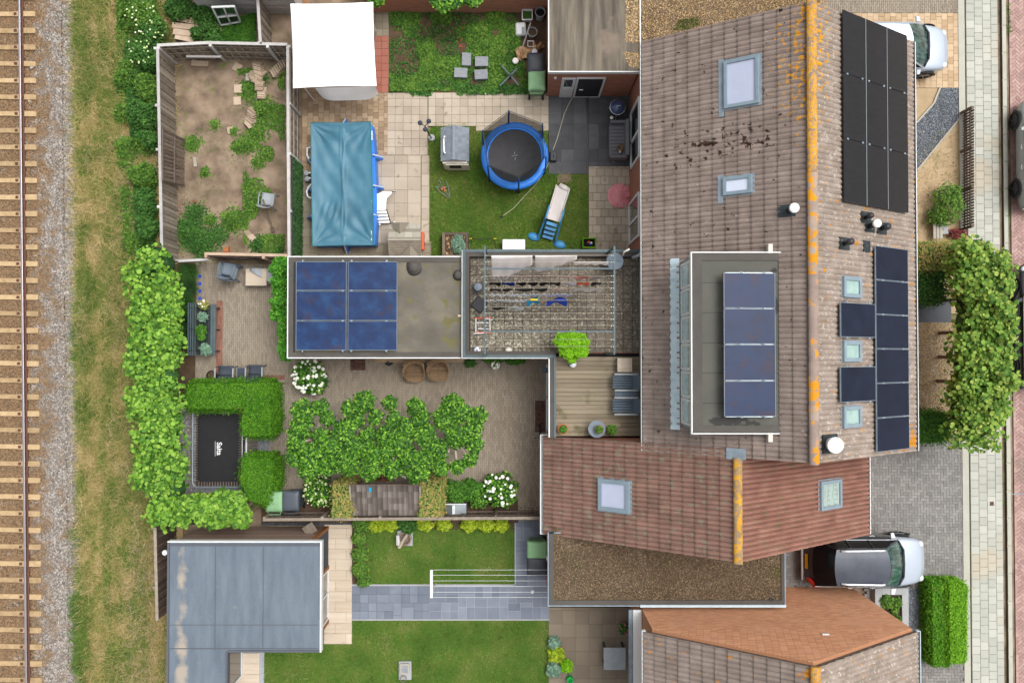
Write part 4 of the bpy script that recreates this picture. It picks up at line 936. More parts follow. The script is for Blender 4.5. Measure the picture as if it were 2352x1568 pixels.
# ================================================================ PAVED GROUND AND BEDS
def paved(name, rects_px, joint, material, w, l, piece='paving_slab', bond='stack', gap=.008, h=.035, z=.02, limit=300, origin=None, holes_px=(), tilt=.0, base_px=None, items=None, jit=.003):
    bs = MB()
    for q in (base_px or rects_px):
        r_ = rect(*q); bs.box(r_[0], r_[1], -.06, r_[2], r_[3], z + h * .45)
    b = bs.build(name, M[joint], kind='structure')
    rs = [rect(*q) for q in rects_px]; o = origin or (rs[0][0], rs[0][1])
    if items is None: items = pave(rs, w, l, gap, bond, o, z, h, jit, [rect(*q) for q in holes_px], tilt)
    pieces(piece, items, M[material], b, limit); return b
# north garden
paved('clinker_terrace', [(694, 213, 890, 292), (694, 292, 716, 400), (845, 292, 890, 357)], 'beige_joint', 'tan_paver', .20, .21, piece='paving_brick', bond='colshift', gap=.006)
paved('side_strip', [(694, 400, 720, 600), (716, 555, 990, 600)], 'beige_joint', 'grey_old_paver', .30, .30)
paved('garden_path', [(890, 213, 984, 357), (984, 213, 1260, 290), (1093, 290, 1260, 302)], 'beige_joint', 'beige_paver', .297, .297, origin=(P(890, 0).x, P(0, 357).y), tilt=.004)
paved('slab_terrace', [(845, 357, 968, 558)], 'beige_joint', 'beige_paver', .485, .485, tilt=.004)
paved('edging_strip', [(968, 357, 986, 558)], 'beige_joint', 'beige_paver', .30, .42)
paved('red_strip', [(860, 83, 893, 213)], 'beige_joint', 'red_paver', .26, .27)
paved('grey_strip', [(846, 25, 893, 83)], 'beige_joint', 'grey_old_paver', .26, .27)
paved('canopy_floor', [(694, 15, 846, 213)], 'beige_joint', 'tan_paver', .30, .30)
b = paved('rubber_floor', [(1260, 212, 1352, 400), (1352, 212, 1456, 382)], 'black_plastic', 'rubber', .46, .46, piece='rubber_tile', gap=.004, jit=.002)
paved('side_patio', [(1352, 382, 1456, 592)], 'beige_joint', 'beige_paver', .298, .298, bond='rowshift', gap=.014, tilt=.006)
LAWN_N = [(985, 300), (1000, 284), (1095, 290), (1095, 302), (1259, 302), (1259, 399), (1351, 399), (1351, 592), (985, 592)]
struct('lawn', LAWN_N, .02, M['lawn_soil'])
lp = PP(LAWN_N, .02)
blades('lawn_grass', lp, 3300, .05, .009, M['lawn_grass'], G['lawn'], z=.02, lean=.9)
blades('lawn_tufts', lp, 420, .07, .03, M['lawn_grass'], G['lawn'], z=.02, lean=1.2)
blades('sand_grass', PP([(2104, 300), (2210, 280), (2204, 690), (2104, 690)], .02), 90, .1, .02, M['verge_grass'], z=.02, lean=1.4, label='thin dry grass on the sandy front garden')
p = P(1297, 410, .02); blades('bare_grass', [(p.x - .25, p.y - .16), (p.x + .28, p.y - .12), (p.x + .2, p.y + .15), (p.x - .2, p.y + .17)], 7000, .05, .012, M['pale_plank'], z=.03, lean=1.4, label='straw-coloured bare spot in the lawn above the slide')
struct('weedy_bed', [(893, 8), (1260, 8), (1260, 214), (893, 214)], .03, M['dark_soil'])
wp = PP([(896, 14), (1190, 12), (1192, 60), (1212, 206), (1100, 212), (1000, 208), (896, 212)], .04)
def weeds(name, poly, n, size, m, z=.05, hh=.22, thr=.42, seed=5, s=2.2, lab=None, parent=None, **kw):
    p_ = sample(poly, int(n * 1.8)); k = vnoise(p_[:, 0], p_[:, 1], s, seed); p_ = p_[k > thr][:n]; k = k[k > thr][:n]
    z_ = z + hh * (k - thr) / (1 - thr) * NR.uniform(.2, 1, len(p_)); return leafmesh(name, np.column_stack([p_, z_]), size, m, parent, upb=1.1, kind='stuff', label=lab, **kw)
weeds('ground_cover', wp, 15000, .065, M['weed_leaf'], lab='low leafy weeds filling the bed beside the canopy', s=1.6, thr=.36)
weeds('ground_cover', wp, 5000, .05, M['bramble_leaf'], hh=.12, thr=.3, seed=9, lab='darker weeds between the light ones in the bed beside the canopy')
weeds('ground_cover', PP([(900, 195), (1255, 195), (1258, 217), (1000, 220), (950, 222)], .04), 1500, .06, M['bramble_leaf'], thr=.2, lab='weeds spilling over the edge of the pale garden path')
stones('twig_litter', PP([(1020, 15), (1190, 15), (1190, 150), (1080, 170), (1020, 60)], .04), 120, .07, M['terracotta'], z=.06, keep=lambda X, Y: vnoise(X, Y, 1.7, 21) > .6, label='brown dead leaves and scraps among the weeds')
# derelict yard growth
dy = PP([(400, 140), (655, 130), (655, 585), (400, 590)], .02)
def patchweeds(c, r, n, size, m, hh=.22, lab=None, name='weed_patch'):
    """one countable clump of weeds"""
    p = P(c[0], c[1], .1); R_ = px(r); d = NR.normal(size=(n, 2)) * R_ * .45; q = np.column_stack([p.x + d[:, 0], p.y + d[:, 1], .03 + hh * np.exp(-(d ** 2).sum(1) / (R_ ** 2 * .4)) * NR.uniform(.2, 1.1, n)])
    return leafmesh(name, q, size, m, upb=1.0, label=lab, cat='weeds', group='weed clumps in the bare yard')
clumps = [(545, 335, 16, 260, 'weed_leaf', 'small weed clump on bare soil left of the paver heap, level with the pool top'), (535, 300, 12, 120, 'green_grass', 'tiny weed tuft above the fallen paver near the middle of the yard'), (570, 205, 26, 700, 'weed_leaf', 'bright weeds between the scattered square pavers'), (602, 250, 30, 900, 'weed_leaf', 'bright tall weeds below the paver heap along the right fence'), (590, 300, 26, 600, 'weed_leaf', 'loose weeds running down from the paver heap'), (570, 330, 26, 600, 'weed_leaf', 'weeds right of the small fallen paver in mid yard'), (592, 372, 18, 220, 'weed_leaf', 'sparse weeds above the grey garden chair'), (536, 505, 30, 1100, 'weed_leaf', 'large bright green bush of weeds near the yard bottom'), (482, 505, 16, 200, 'weed_leaf', 'small tuft left of the big bright weed bush'), (470, 395, 14, 160, 'weed_leaf', 'little weeds below the leaning slatted panel'), (430, 530, 42, 1700, 'bramble_leaf', 'broad dull green weeds filling the yard bottom left corner'), (465, 560, 34, 1200, 'bramble_leaf', 'dull green weeds along the bottom fence of the yard'), (440, 330, 22, 400, 'green_grass', 'mossy green patch right of the leaning slatted panel'), (448, 490, 26, 600, 'bramble_leaf', 'dull weeds beside the left fence below the panel'), (500, 540, 24, 500, 'bramble_leaf', 'weeds around the terracotta pot'), (575, 480, 16, 200, 'weed_leaf', 'small weeds left of the broom handle'), (590, 560, 22, 350, 'bramble_leaf', 'weeds around the broken tiles in the yard bottom right'), (640, 575, 14, 120, 'bramble_leaf', 'tuft in the very bottom right corner of the yard'), (600, 180, 18, 200, 'bramble_leaf', 'weeds poking through the top of the paver heap'), (492, 285, 14, 100, 'green_grass', 'faint green tuft on bare soil in the upper yard')]
for (u, v, r, n, m, lab) in clumps: patchweeds((u, v), r, n, .055, M[m], lab=lab, hh=.3 if n > 800 else .15)
weeds('yard_weeds', PP([(545, 160), (655, 150), (655, 585), (560, 585), (560, 400), (590, 330)], .02), 5200, .055, M['weed_leaf'], hh=.16, thr=.5, seed=61, s=1.9, lab='loose weeds growing all down the right half of the bare yard')
blades('yard_grass', dy, 700, .06, .012, M['green_grass'], keep=lambda X, Y: vnoise(X, Y, 1.0, 31) > .58, label='thin grass growing in patches on the bare yard')
blades('dry_tuft', PP([(392, 430), (428, 430), (420, 510), (392, 520)], .02), 1800, .14, .012, M['pale_plank'], lean=1.2, label='dry yellow grass between the left fence and the yard')
# patio of narrow clinkers
holes = [(640, 600, 1062, 822)]
PB = [(450, 606, 662, 880), (620, 880, 662, 1170), (662, 800, 1262, 1165), (1190, 1165, 1262, 1200)]
b = paved('brick_patio', PB, 'clinker_joint', 'clinker', .072, .205, piece='clinker_brick', bond='colshift', gap=.006, holes_px=holes, h=.03, jit=.002, limit=300, origin=(0, 0))
struct('hedge_bed', [(330, 590), (450, 606), (450, 930), (330, 930)], .02, M['dark_soil'])
struct('south_bed', [(600, 1150), (1190, 1150), (1190, 1200), (600, 1200)], .066, M['dark_soil'])
struct('trampoline_gravel', [(395, 880), (620, 880), (620, 1130), (395, 1130)], .012, M['grey_gravel'])
stones('gravel', PP([(415, 925), (450, 925), (450, 1125), (415, 1125)], .02), 900, .05, M['ballast_stone'], z=.012, label='grey gravel strip left of the rectangular trampoline')
red = pave([rect(497, 690, 511, 872), rect(511, 860, 655, 872)], .072, .205, .006, 'colshift', (0, 0), .024, .034)
MBk = MB().box(*rect(497, 690, 511, 872)[:2], .0, *rect(497, 690, 511, 872)[2:], .03).box(*rect(511, 860, 655, 872)[:2], .0, *rect(511, 860, 655, 872)[2:], .03).build('red_border', M['clinker_joint'], kind='structure')
pieces('clinker_brick', red, M['red_clinker'], MBk)
# south garden
SL = [(808, 1345, 1262, 1422), (1184, 1195, 1262, 1345)]
def opus(x0, y0, x1, y1, out, d=0):
    w_, h_ = x1 - x0, y1 - y0
    if (w_ <= .46 and h_ <= .46) or d > 7:
        out.append(((x0 + x1) / 2, (y0 + y1) / 2, .02, w_ - .008, h_ - .008, .035 + RD.uniform(-.002, .002), 0)); return
    if w_ / h_ > 1.0 or (w_ > .46 and h_ <= .46):
        if w_ <= .46: s = None
        k = x0 + round(w_ * RD.uniform(.35, .65) / .15) * .15
        if k - x0 < .12 or x1 - k < .12: k = (x0 + x1) / 2
        if w_ < .62 and h_ < .4 and RD.random() < .6: out.append(((x0 + x1) / 2, (y0 + y1) / 2, .02, w_ - .008, h_ - .008, .035, 0)); return
        opus(x0, y0, k, y1, out, d + 1); opus(k, y0, x1, y1, out, d + 1)
    else:
        k = y0 + round(h_ * RD.uniform(.35, .65) / .15) * .15
        if k - y0 < .12 or y1 - k < .12: k = (y0 + y1) / 2
        opus(x0, y0, x1, k, out, d + 1); opus(x0, k, x1, y1, out, d + 1)
its = []
r1, r2 = rect(*SL[0]), rect(*SL[1]); xm = P(989, 0).x
opus(r1[0], r1[1], xm, r1[3], its); ia = its; its2 = []
opus(xm, r1[1], r1[2], r1[3], its2); opus(*r2, its2)
sp_ = MB().box(r1[0], r1[1], -.06, xm, r1[3], .045).build('slate_path', M['slate_joint'], kind='structure'); pieces('slate_slab', ia, M['slate'], sp_)
sp_ = MB().box(xm, r1[1], -.06, r1[2], r1[3], .049).box(r2[0], r1[3], -.06, r2[2], r2[3], .049).build('slate_path', M['light_joint'], kind='structure'); pieces('slate_slab', its2, M['slate'], sp_)
kb = MB()
for q in ((808, 1421, 1262, 1424), (808, 1341, 1184, 1345), (1182, 1195, 1185, 1344)): r_ = rect(*q); kb.box(r_[0], r_[1], -.05, r_[2], r_[3], .06)
kb.build('path_edging', M['concrete'], kind='structure')
struct('lawn_upper', [(836, 1200), (1183, 1200), (1183, 1342), (840, 1342)], .02, M['lawn_soil']); struct('lawn_lower', [(560, 1424), (1261, 1424), (1261, 1700), (560, 1700)], .02, M['lawn_soil'])
blades('lawn_grass', PP([(838, 1200), (1182, 1200), (1182, 1341), (842, 1341)], .02), 4200, .035, .009, M['lawn_grass_lower'], G['lawn_upper'], z=.02, lean=.9)
blades('lawn_grass', PP([(605, 1425), (1261, 1425), (1261, 1600), (605, 1600)], .02), 4200, .035, .009, M['lawn_grass_lower'], G['lawn_lower'], z=.02, lean=.9)
for q_, g_ in (([(838, 1200), (1182, 1200), (1182, 1341), (842, 1341)], 'lawn_upper'), ([(605, 1425), (1261, 1425), (1261, 1600), (605, 1600)], 'lawn_lower')): blades('lawn_tufts', PP(q_, .02), 380, .055, .028, M['lawn_grass_lower'], G[g_], z=.02, lean=1.2)
struct('border_bed', [(806, 1197), (1183, 1197), (1183, 1215), (842, 1215), (842, 1345), (808, 1345)], .03, M['dark_soil'])
b = paved('deck_terrace', [(745, 1204, 808, 1478)], 'light_joint', 'plank_tile', .80, .38, piece='plank_tile', bond='rowshift', gap=.006, h=.05)
b = paved('deck_terrace', [(520, 1495, 606, 1620)], 'light_joint', 'plank_tile', 1.2, .38, piece='plank_tile', bond='stack', gap=.006, h=.05)
struct('shed_gap', [(600, 1195), (810, 1195), (810, 1206), (600, 1206)], .02, M['dark_gravel'])
paved('south_patio', [(1260, 1394, 1455, 1620)], 'beige_joint', 'patio_tile', .49, .49, gap=.006, jit=.002)
# street side
YT, YB = -130, 1700
b = paved('driveway', [(1800, 1005, 2217, 1349), (1990, 1349, 2012, 1445), (2040, 1500, 2217, 1620)], 'drive_joint', 'drive_paver', .2, .2, piece='paving_brick', limit=300, items=herring(*rect(1800, 1005, 2217, 1349), w=.105) + herring(*rect(1985, 1349, 2012, 1445), w=.105) + herring(*rect(2060, 1440, 2217, 1620), w=.105))
b = paved('tan_driveway', [(1900, 30, 2213, 202)], 'beige_joint', 'tan_drive', .21, .25, piece='paving_brick', bond='colshift', gap=.006)
b = paved('neighbour_drive', [(1880, -60, 2213, 30)], 'clinker_joint', 'clinker', .072, .205, piece='clinker_brick', bond='colshift', limit=300, gap=.006)
b = paved('pavement', [(2216, YT, 2308, YB)], 'sidewalk_joint', 'sidewalk', .302, .30, piece='paving_slab', bond='colshift', gap=.009, h=.05, z=.02, origin=(P(2216, 0).x, 0), tilt=.003)
kb = MB().box(*rect(2308, YT, 2318, YB)[:2], -.08, *rect(2308, YT, 2318, YB)[2:], .05).build('kerb', M['sidewalk_joint'], kind='structure')
x0, y0, x1, y1 = rect(2308.5, YT, 2318, YB); pieces('kerb_stone', [((x0 + x1) / 2, y0 + .5 + i, -.05, x1 - x0, .99, .125, 0) for i in range(int(y1 - y0))], M['kerb'], kb)
kb = MB().box(*rect(2213, YT, 2216, YB)[:2], -.08, *rect(2213, YT, 2216, YB)[2:], .075).build('pavement_edging', M['kerb'], kind='structure')
rx0, ry0, _, ry1 = rect(2318, YT, 2400, YB)
rd = MB().box(rx0, -60, -.08, rx0 + 6, 60, -.022).build('road', M['road_joint'], kind='structure')
its = herring(rx0 + .12, ry0, rx0 + 1.9, ry1, w=.105, z=-.04, h=.035, diag=True); its += [(rx0 + .05, ry0 + .1 + .205 * i, -.04, .10, .2, .04, 0) for i in range(int((ry1 - ry0) / .205))]
pieces('road_brick', its, M['road_brick'], rd)
struct('front_soil', [(2080, 200), (2214, 200), (2214, 720), (2080, 720)], .02, M['sand'])
DG = [(2159, 201), (2212, 201), (2213, 261), (2106, 391), (2090, 400), (2090, 300), (2104, 283), (2144, 238)]
struct('gravel_path', DG, .035, M['dark_gravel']); stones('gravel', PP(DG, .04), 2600, .03, M['dark_pebble'], z=.035, label='dark slate chippings on the curved front path')
eb = MB()
for a, b_ in (((2159, 201), (2144, 238)), ((2144, 238), (2104, 283)), ((2213, 261), (2106, 391))): eb.bar(P(*a, .04), P(*b_, .04), .06, .09)
eb.build('path_edging', M['grey_block'], kind='structure')
struct('front_slab', [(2080, 688), (2185, 688), (2185, 740), (2080, 740)], .04, M['asphalt_slab'])
struct('front_gravel', [(2080, 740), (2215, 740), (2215, 1005), (2080, 1005)], .03, M['beige_gravel'])
stones('gravel', PP([(2105, 741), (2212, 741), (2212, 1000), (2105, 1000)], .04), 1700, .035, M['roof_pebble_tan'], z=.03, label='fine beige gravel in the front garden under the clipped trees')
struct('side_gravel', [(2080, 1349), (2140, 1349), (2140, 1500), (2060, 1500)], .03, M['grey_gravel'])
stones('gravel', PP([(2086, 1350), (2138, 1350), (2138, 1498), (2086, 1498)], .04), 2500, .03, M['dark_pebble'], z=.03, label='fine grey gravel between the concrete planter and the clipped hedge')
MB().rbox(P(2278, 1156, .07), .14, .14, .068, .078, .05).build('drain_cover', M['doormat'], label='small square valve cover set in the pale pavement', cat='cover')
# green fringe at the kerb
blades('kerb_weeds', PP([(2306, -60), (2322, -60), (2322, 640), (2306, 640)], .0), 700, .07, .02, M['green_grass'], z=.0, lean=1.2, keep=lambda X, Y: vnoise(X, Y, .8, 12) > .55, label='weeds growing along the kerb by the road')

# ================================================================ SOLAR ARRAYS
def panel_on(parent, a, b, x0, x1, y0, y1, off, glass, seams=6, tilt=0, clamp=True):
    t = .011; f = MB()
    for r_ in ((x0, x0 + t, y0, y1), (x1 - t, x1, y0, y1), (x0 + t, x1 - t, y0, y0 + t), (x0 + t, x1 - t, y1 - t, y1)): f.slope(a, b, *r_, off - .035, off + .004, 1)
    f.slope(a, b, x0 + t, x1 - t, y0 + t, y1 - t, off - .03, off, 0)
    return f.build('solar_panel', [M[glass], M[{'panel_black': 'black_plastic', 'panel_navy': 'lead'}.get(glass, 'lead')]], parent)
def clamps(parent, a, b, pts, off):
    for x, y in pts: MB().slope(a, b, x - .03, x + .03, y - .025, y + .025, off - .02, off + .012).build('clamp', M['lead'], parent)
OFF = .17
A_ = thing('solar_array', 'large block of nine black solar panels on the street side of the tiled roof', 'solar panels', Pl(2005, 250, EA, EB))
xs = [Pl(u, v, EA, EB, .2).x for u, v in ((1932, 250), (1984, 260), (2033, 265), (2080, 280))]
ys = [(Pl(1932, v0, EA, EB, .2).y + Pl(2079, v1, EA, EB, .2).y) / 2 for v0, v1 in ((21.7, 79), (170, 210.5), (318.5, 350.5), (464, 487))]
for i in range(3):
    for j in range(3): panel_on(A_, EA, EB, xs[i] + .008, xs[i + 1] - .008, ys[j + 1] + .012, ys[j] - .012, OFF, 'panel_black')
for x in xs[1:3]: MB().slope(EA, EB, x - .012, x + .012, ys[3], ys[0], OFF - .02, OFF + .008).build('mounting_rail', M['alu'], A_)
clamps(A_, EA, EB, [(x + d, y) for y in ys[1:3] for x, d in ((xs[0], .15), (xs[1], -.15), (xs[1], .12), (xs[2], -.15), (xs[2], .12), (xs[3], -.15))], OFF)
B_ = thing('solar_array', 'single column of six navy solar panels beside the roof windows on the street side', 'solar panels', Pl(2045, 800, EA, EB))
x0 = Pl(2007, 800, EA, EB, .2).x; x1 = Pl(2082, 800, EA, EB, .2).x; ys = [Pl(2045, v, EA, EB, .2).y for v in (568, 645, 723, 801, 879, 957.5, 1035)]
for j in range(6): panel_on(B_, EA, EB, x0, x1, ys[j + 1] + .008, ys[j] - .008, OFF, 'panel_navy')
clamps(B_, EA, EB, [(x, y) for y in ys[1:6] for x in (x0 + .3, x1 - .25)], OFF)
for (v0, v1), lab in (((696, 774), 'upper single navy solar panel between two roof windows on the street side'), ((842, 922), 'lower single navy solar panel between the middle and bottom roof windows')):
    C_ = thing('solar_array', lab, 'solar panel', Pl(1965, v0, EA, EB), 'single panels between the roof windows'); a = Pl(1925, (v0 + v1) / 2, EA, EB, .2).x; b = Pl(2005, 735, EA, EB, .2).x
    panel_on(C_, EA, EB, a, b, Pl(1965, v1, EA, EB, .2).y, Pl(1965, v0, EA, EB, .2).y, OFF, 'panel_navy'); clamps(C_, EA, EB, [(q, y) for y in (Pl(1965, v1 + 2, EA, EB, .2).y, Pl(1965, v0 - 2, EA, EB, .2).y) for q in (a + .25, b - .25)], OFF)
D_ = thing('solar_array', 'row of four dark blue solar panels on the flat dormer roof', 'solar panels', P(1722, 790, 7.0))
da, db = 7.42 - .0, -.10
xa = Pl(1662, 790, 8.0, db).x; 
da = 7.32 + .10 * 6.1; xa = Pl(1663, 790, da, db).x; xb = Pl(1781, 790, da, db).x; ys = [Pl(1722, v, da, db).y for v in (626, 708, 790.5, 874, 957)]
for j in range(4): panel_on(D_, da, db, xa, xb, ys[j + 1] + .012, ys[j] - .012, 0, 'panel_blue')
clamps(D_, da, db, [(x, y) for y in ys for x in (xa + .5, xb - .3)], .0)
for y in ys: MB().box(xa + .1, y - .02, 6.99, xb - .05, y + .02, 7.12).build('support_rail', M['alu'], D_)
E_ = thing('solar_array', 'block of six blue solar panels on the flat garden annex roof', 'solar panels', P(795, 705, 3.0))
xs = [P(u, 705, 3.2).x for u in (680, 795.5, 799, 912)]; ys = [P(795, v, 3.2).y for v in (600, 667.5, 736.5, 805)]
for j in range(3):
    for a, b in ((xs[0], xs[1]), (xs[2], xs[3])): panel_on(E_, 3.2, 0, a, b, ys[j + 1] + .012, ys[j] - .012, 0, 'panel_blue_ext')
for x in (xs[0] + .2, xs[1] - .12, xs[2] + .1, xs[3] - .35): MB().box(x - .02, ys[3] - .05, 2.97, x + .02, ys[0] + .05, 3.16).build('support_rail', M['alu'], E_)
clamps(E_, 3.2, 0, [(x, y) for y in ys for x in (xs[1] - .12, xs[2] + .12, xs[3] - .35)], 0)

# ================================================================ FENCES
def fence(label, base, h=1.8, bw=.125, post=2.0, m='grey_wood', cap='silver_wood', rails=(.35, .85, 1.3), side=1, gap=.012, board='board', group='timber fences', cat='fence', rail_side=1, name='timber_fence', lean=0.0, bh=None):
    pts = [Vector((x, y, 0)) for x, y in base]; t = thing(name, label, cat, pts[0], group)
    for a, b in zip(pts[:-1], pts[1:]):
        d = b - a; L = d.length; d = d / L; n = Vector((-d.y, d.x, 0)) * side; ang = math.atan2(d.y, d.x)
        if board:
            k = int(L / (bw + gap))
            for i in range(k):
                c = a + d * ((i + .5) * L / k); hh = (bh or h) - .02 + RD.uniform(-.02, .02)
                MB().rbox(c + n * (.02 if i % 2 else .002), bw, .018, .04, hh, ang + RD.uniform(-.03, .03)).build(board, M[m], t)
        for i in range(int(L / post) + 1):
            c = a + d * min(L - .05, .05 + i * post); MB().rbox(c + n * .07 * rail_side, .09, .09, 0, h + .03, ang).build('post', M[cap], t)
        for z in rails: MB().bar(a + n * .045 * rail_side + Vector((0, 0, z)), b + n * .045 * rail_side + Vector((0, 0, z)), .035, .07).build('rail', M[m], t)
        if cap: MB().bar(a + n * .02 + Vector((0, 0, h + .01)), b + n * .02 + Vector((0, 0, h + .01)), .10, .03).build('cap_rail', M[cap], t)
    return t
def B2(u, v, z): p = P(u, v, z); return (p.x, p.y)
FH = 1.5
fence('weathered grey board fence along the railway side of the bare yard', [B2(361, 108, FH), B2(366, 340, FH), B2(371, 590, FH)], FH, side=1, rail_side=-1)
fence('weathered grey board fence across the top of the bare yard', [B2(361, 106, FH), B2(480, 100, FH), B2(660, 104, FH)], FH, rail_side=-1)
fence('weathered board fence between the bare yard and the swimming pool', [B2(660, 104, FH), B2(661, 350, FH), B2(663, 588, FH)], FH, rail_side=1)
fence('short board fence running up from the top yard fence to the grey shed', [B2(600, 102, FH), B2(591, -40, FH)], FH, rail_side=1)
fence('low board fence along the bottom of the bare yard behind the stacked chairs', [B2(470, 584, 1.5), B2(662, 588, 1.5)], 1.5, m='dark_board', cap='pale_plank', rails=(.4, 1.2), rail_side=-1)
t = thing('concrete_kerb_panel', 'low grey concrete panel closing the yard left of the bottom fence', 'fence panel', P(440, 598, .4)); MB().bar(P(410, 600, .6), P(472, 597, .6), .05, .6).build('panel', M['concrete'], t); MB().bar(P(410, 600, .92), P(480, 596, .92), .07, .04).build('cap', M['silver_wood'], t)
fence('weathered board fence along the south side of the brick patio', [B2(604, 1194, 1.5), B2(1248, 1190, 1.5)], 1.5, m='dark_board', cap='grey_wood', rails=(.4, 1.1), rail_side=1, side=1)
fence('dark board fence between the verge and the blue-grey shed', [B2(355, 1210, 1.8), B2(360, 1424, 1.8)], 1.8, m='dark_board', cap='grey_wood', rails=(.5,), rail_side=-1)
# ivy strip of plastic leaves on the pool-side fence
t = thing('leaf_screen', 'dark artificial leaf screen hanging on the pool side of the board fence', 'screen', P(680, 400, 0))
q = B2(668, 360, FH); q2 = B2(670, 585, FH); N_ = 5200; tt = NR.random(N_)
leafmesh('leaves', np.column_stack([q[0] + .06 + NR.normal(size=N_) * .02, q[1] + (q2[1] - q[1]) * tt, NR.uniform(.15, 1.4, N_)]), .05, M['dark_leaf'], t, upb=.1, outw=np.tile([.9, 0, .2], (N_, 1)))
MB().box(q[0] + .03, q2[1], .1, q[0] + .05, q[1], 1.42).build('backing_mesh', M['dark_metal'], t)
# leaning slatted panel
t = thing('slatted_panel', 'brown slatted fence panel leaning inside the left board fence', 'fence panel', P(395, 360, 0)); a = P(374, 298, 1.6); b = P(374, 415, 1.6); c = P(424, 322, .15); d = P(424, 426, .15)
n_ = 13
for i in range(n_):
    s0 = (i + .1) / n_; s1 = (i + .72) / n_; A0 = a.lerp(b, s0); A1_ = a.lerp(b, s1); C0 = c.lerp(d, s0); C1 = c.lerp(d, s1); u_ = Vector((0, 0, .02))
    MB().add([A0, A1_, C1, C0, A0 + u_, A1_ + u_, C1 + u_, C0 + u_], [(3, 2, 1, 0), (4, 5, 6, 7), (0, 1, 5, 4), (1, 2, 6, 5), (2, 3, 7, 6), (3, 0, 4, 7)]).build('slat', M['dark_board'], t)
MB().bar(a, b, .05, .07).build('frame_bar', M['brown_timber'] if False else M['dark_board'], t); MB().bar(b, d, .04, .05).build('frame_bar', M['dark_board'], t); MB().bar(a, c, .04, .05).build('frame_bar', M['dark_board'], t); MB().bar(a.lerp(c, .5) - Vector((0, 0, .03)), b.lerp(d, .5) - Vector((0, 0, .03)), .06, .03).build('frame_bar', M['dark_board'], t)
t = thing('low_picket_fence', 'short low slatted gate between the two clipped hedges beside the rectangular trampoline', 'fence', P(580, 1024, 0))
for i in range(9):
    p = P(567 + i * 1.0, 1003 + i * 5.3, .8); MB().bar(P(566, 1002 + i * 5.6, .8), P(592, 1003 + i * 5.6, .05), .05, .02).build('slat', M['grey_wood'], t)
MB().bar(P(566, 998, .82), P(566, 1052, .82), .05, .03).build('rail', M['silver_wood'], t)
# front picket fence
t = thing('picket_fence', 'low brown picket fence between the front garden and the pale pavement', 'fence', P(2222, 395, 0)); n_ = 42
for i in range(n_):
    v = 262 + i * (526 - 262) / (n_ - 1); p = P(2207, v - 1, 0); MB().rbox((p.x + .04, p.y), .022, .07, .03, .78, .0).build('picket', M['dark_board'], t)
for z in (.25, .62): a = P(2207, 258, 0); b = P(2207, 530, 0); MB().bar((a.x, a.y, z), (b.x, b.y, z), .04, .06).build('rail', M['dark_board'], t)
for v in (262, 350, 440, 528): p = P(2204, v, 0); MB().rbox(p, .08, .08, 0, .85).build('post', M['dark_board'], t)

# ================================================================ NORTH BUILDINGS AT THE FRAME EDGE
def plank_wall(label, name, u0, u1, vbase, z, m, n, depth=3):
    a = P(u0, vbase, 0); b = P(u1, vbase, 0); t = thing(name, label, 'shed', ((a.x + b.x) / 2, a.y, 0)); MB().box(a.x, a.y + .03, 0, b.x, a.y + depth, z - .05).build('wall', M[m], t)
    for i in range(n): MB().box(a.x - .01, a.y + .002, .03 + i * (z - .1) / n, b.x + .01, a.y + .03, .03 + (i + .93) * (z - .1) / n).build('cladding_board', M[m], t)
    MB().box(a.x - .1, a.y - .08, z - .05, b.x + .1, a.y + depth, z + .02).build('roof', M['membrane_edge'], t); return t
plank_wall('grey weatherboarded shed wall at the top edge with a window frame leaning on it', 'garden_shed', 472, 694, 33, 2.3, 'silver_wood', 14)
a = P(846, 30, 0); b = P(1262, 22, 0); t = thing('brick_wall', 'low red brick building wall along the top edge behind the weedy bed', 'wall', ((a.x + b.x) / 2, a.y, 0)); MB().box(a.x, a.y, 0, b.x, a.y + 2.5, 1.5).build('wall', M['wall_brick_x'], t); MB().box(a.x, a.y - .03, 1.5, b.x, a.y + 2.6, 1.58).build('coping', M['clay_ridge'], t)
t = thing('window_frame', 'white four-pane window frame leaning against the grey shed wall', 'window', P(520, 45, 0))
a, b, c, d = P(487, 17, 1.5), P(538, 15, 1.5), P(552, 50, .25), P(507, 58, .25)
for p_, q_ in ((a, b), (b, c), (c, d), (d, a), (a.lerp(b, .5), d.lerp(c, .5)), (a.lerp(d, .55), b.lerp(c, .55))): MB().bar(p_, q_, .07, .05).build('frame_bar', M['white_trim'], t)
MB().add([a, b, c, d], [(0, 1, 2, 3)]).build('pane', M['glass'], t)
for i, (u0, v0, u1, v1, w_) in enumerate([(400, 40, 462, 52, .22), (396, 58, 472, 66, .2), (398, 72, 480, 84, .22), (402, 84, 470, 98, .18), (462, 52, 502, 62, .16), (470, 78, 512, 66, .16)]):
    MB().bar(P(u0, v0, .3 - i * .03), P(u1, v1, .3 - i * .03), w_, .04).build('plank', M['pale_plank'], label=['topmost pinkish plank of the loose pile above the yard fence', 'second pinkish plank from the top of the loose pile', 'widest pinkish plank in the middle of the loose pile', 'lowest plank of the loose pile touching the yard fence', 'short plank end sticking out right of the brambles', 'slanting plank end right of the pile under the window frame'][i], cat='plank', group='loose planks above the yard fence')
MB().bar(P(428, 130, .9), P(508, 131, .9), .07, .05).build('loose_batten', M['silver_wood'], label='pale batten leaning along the inside of the top yard fence', cat='batten')

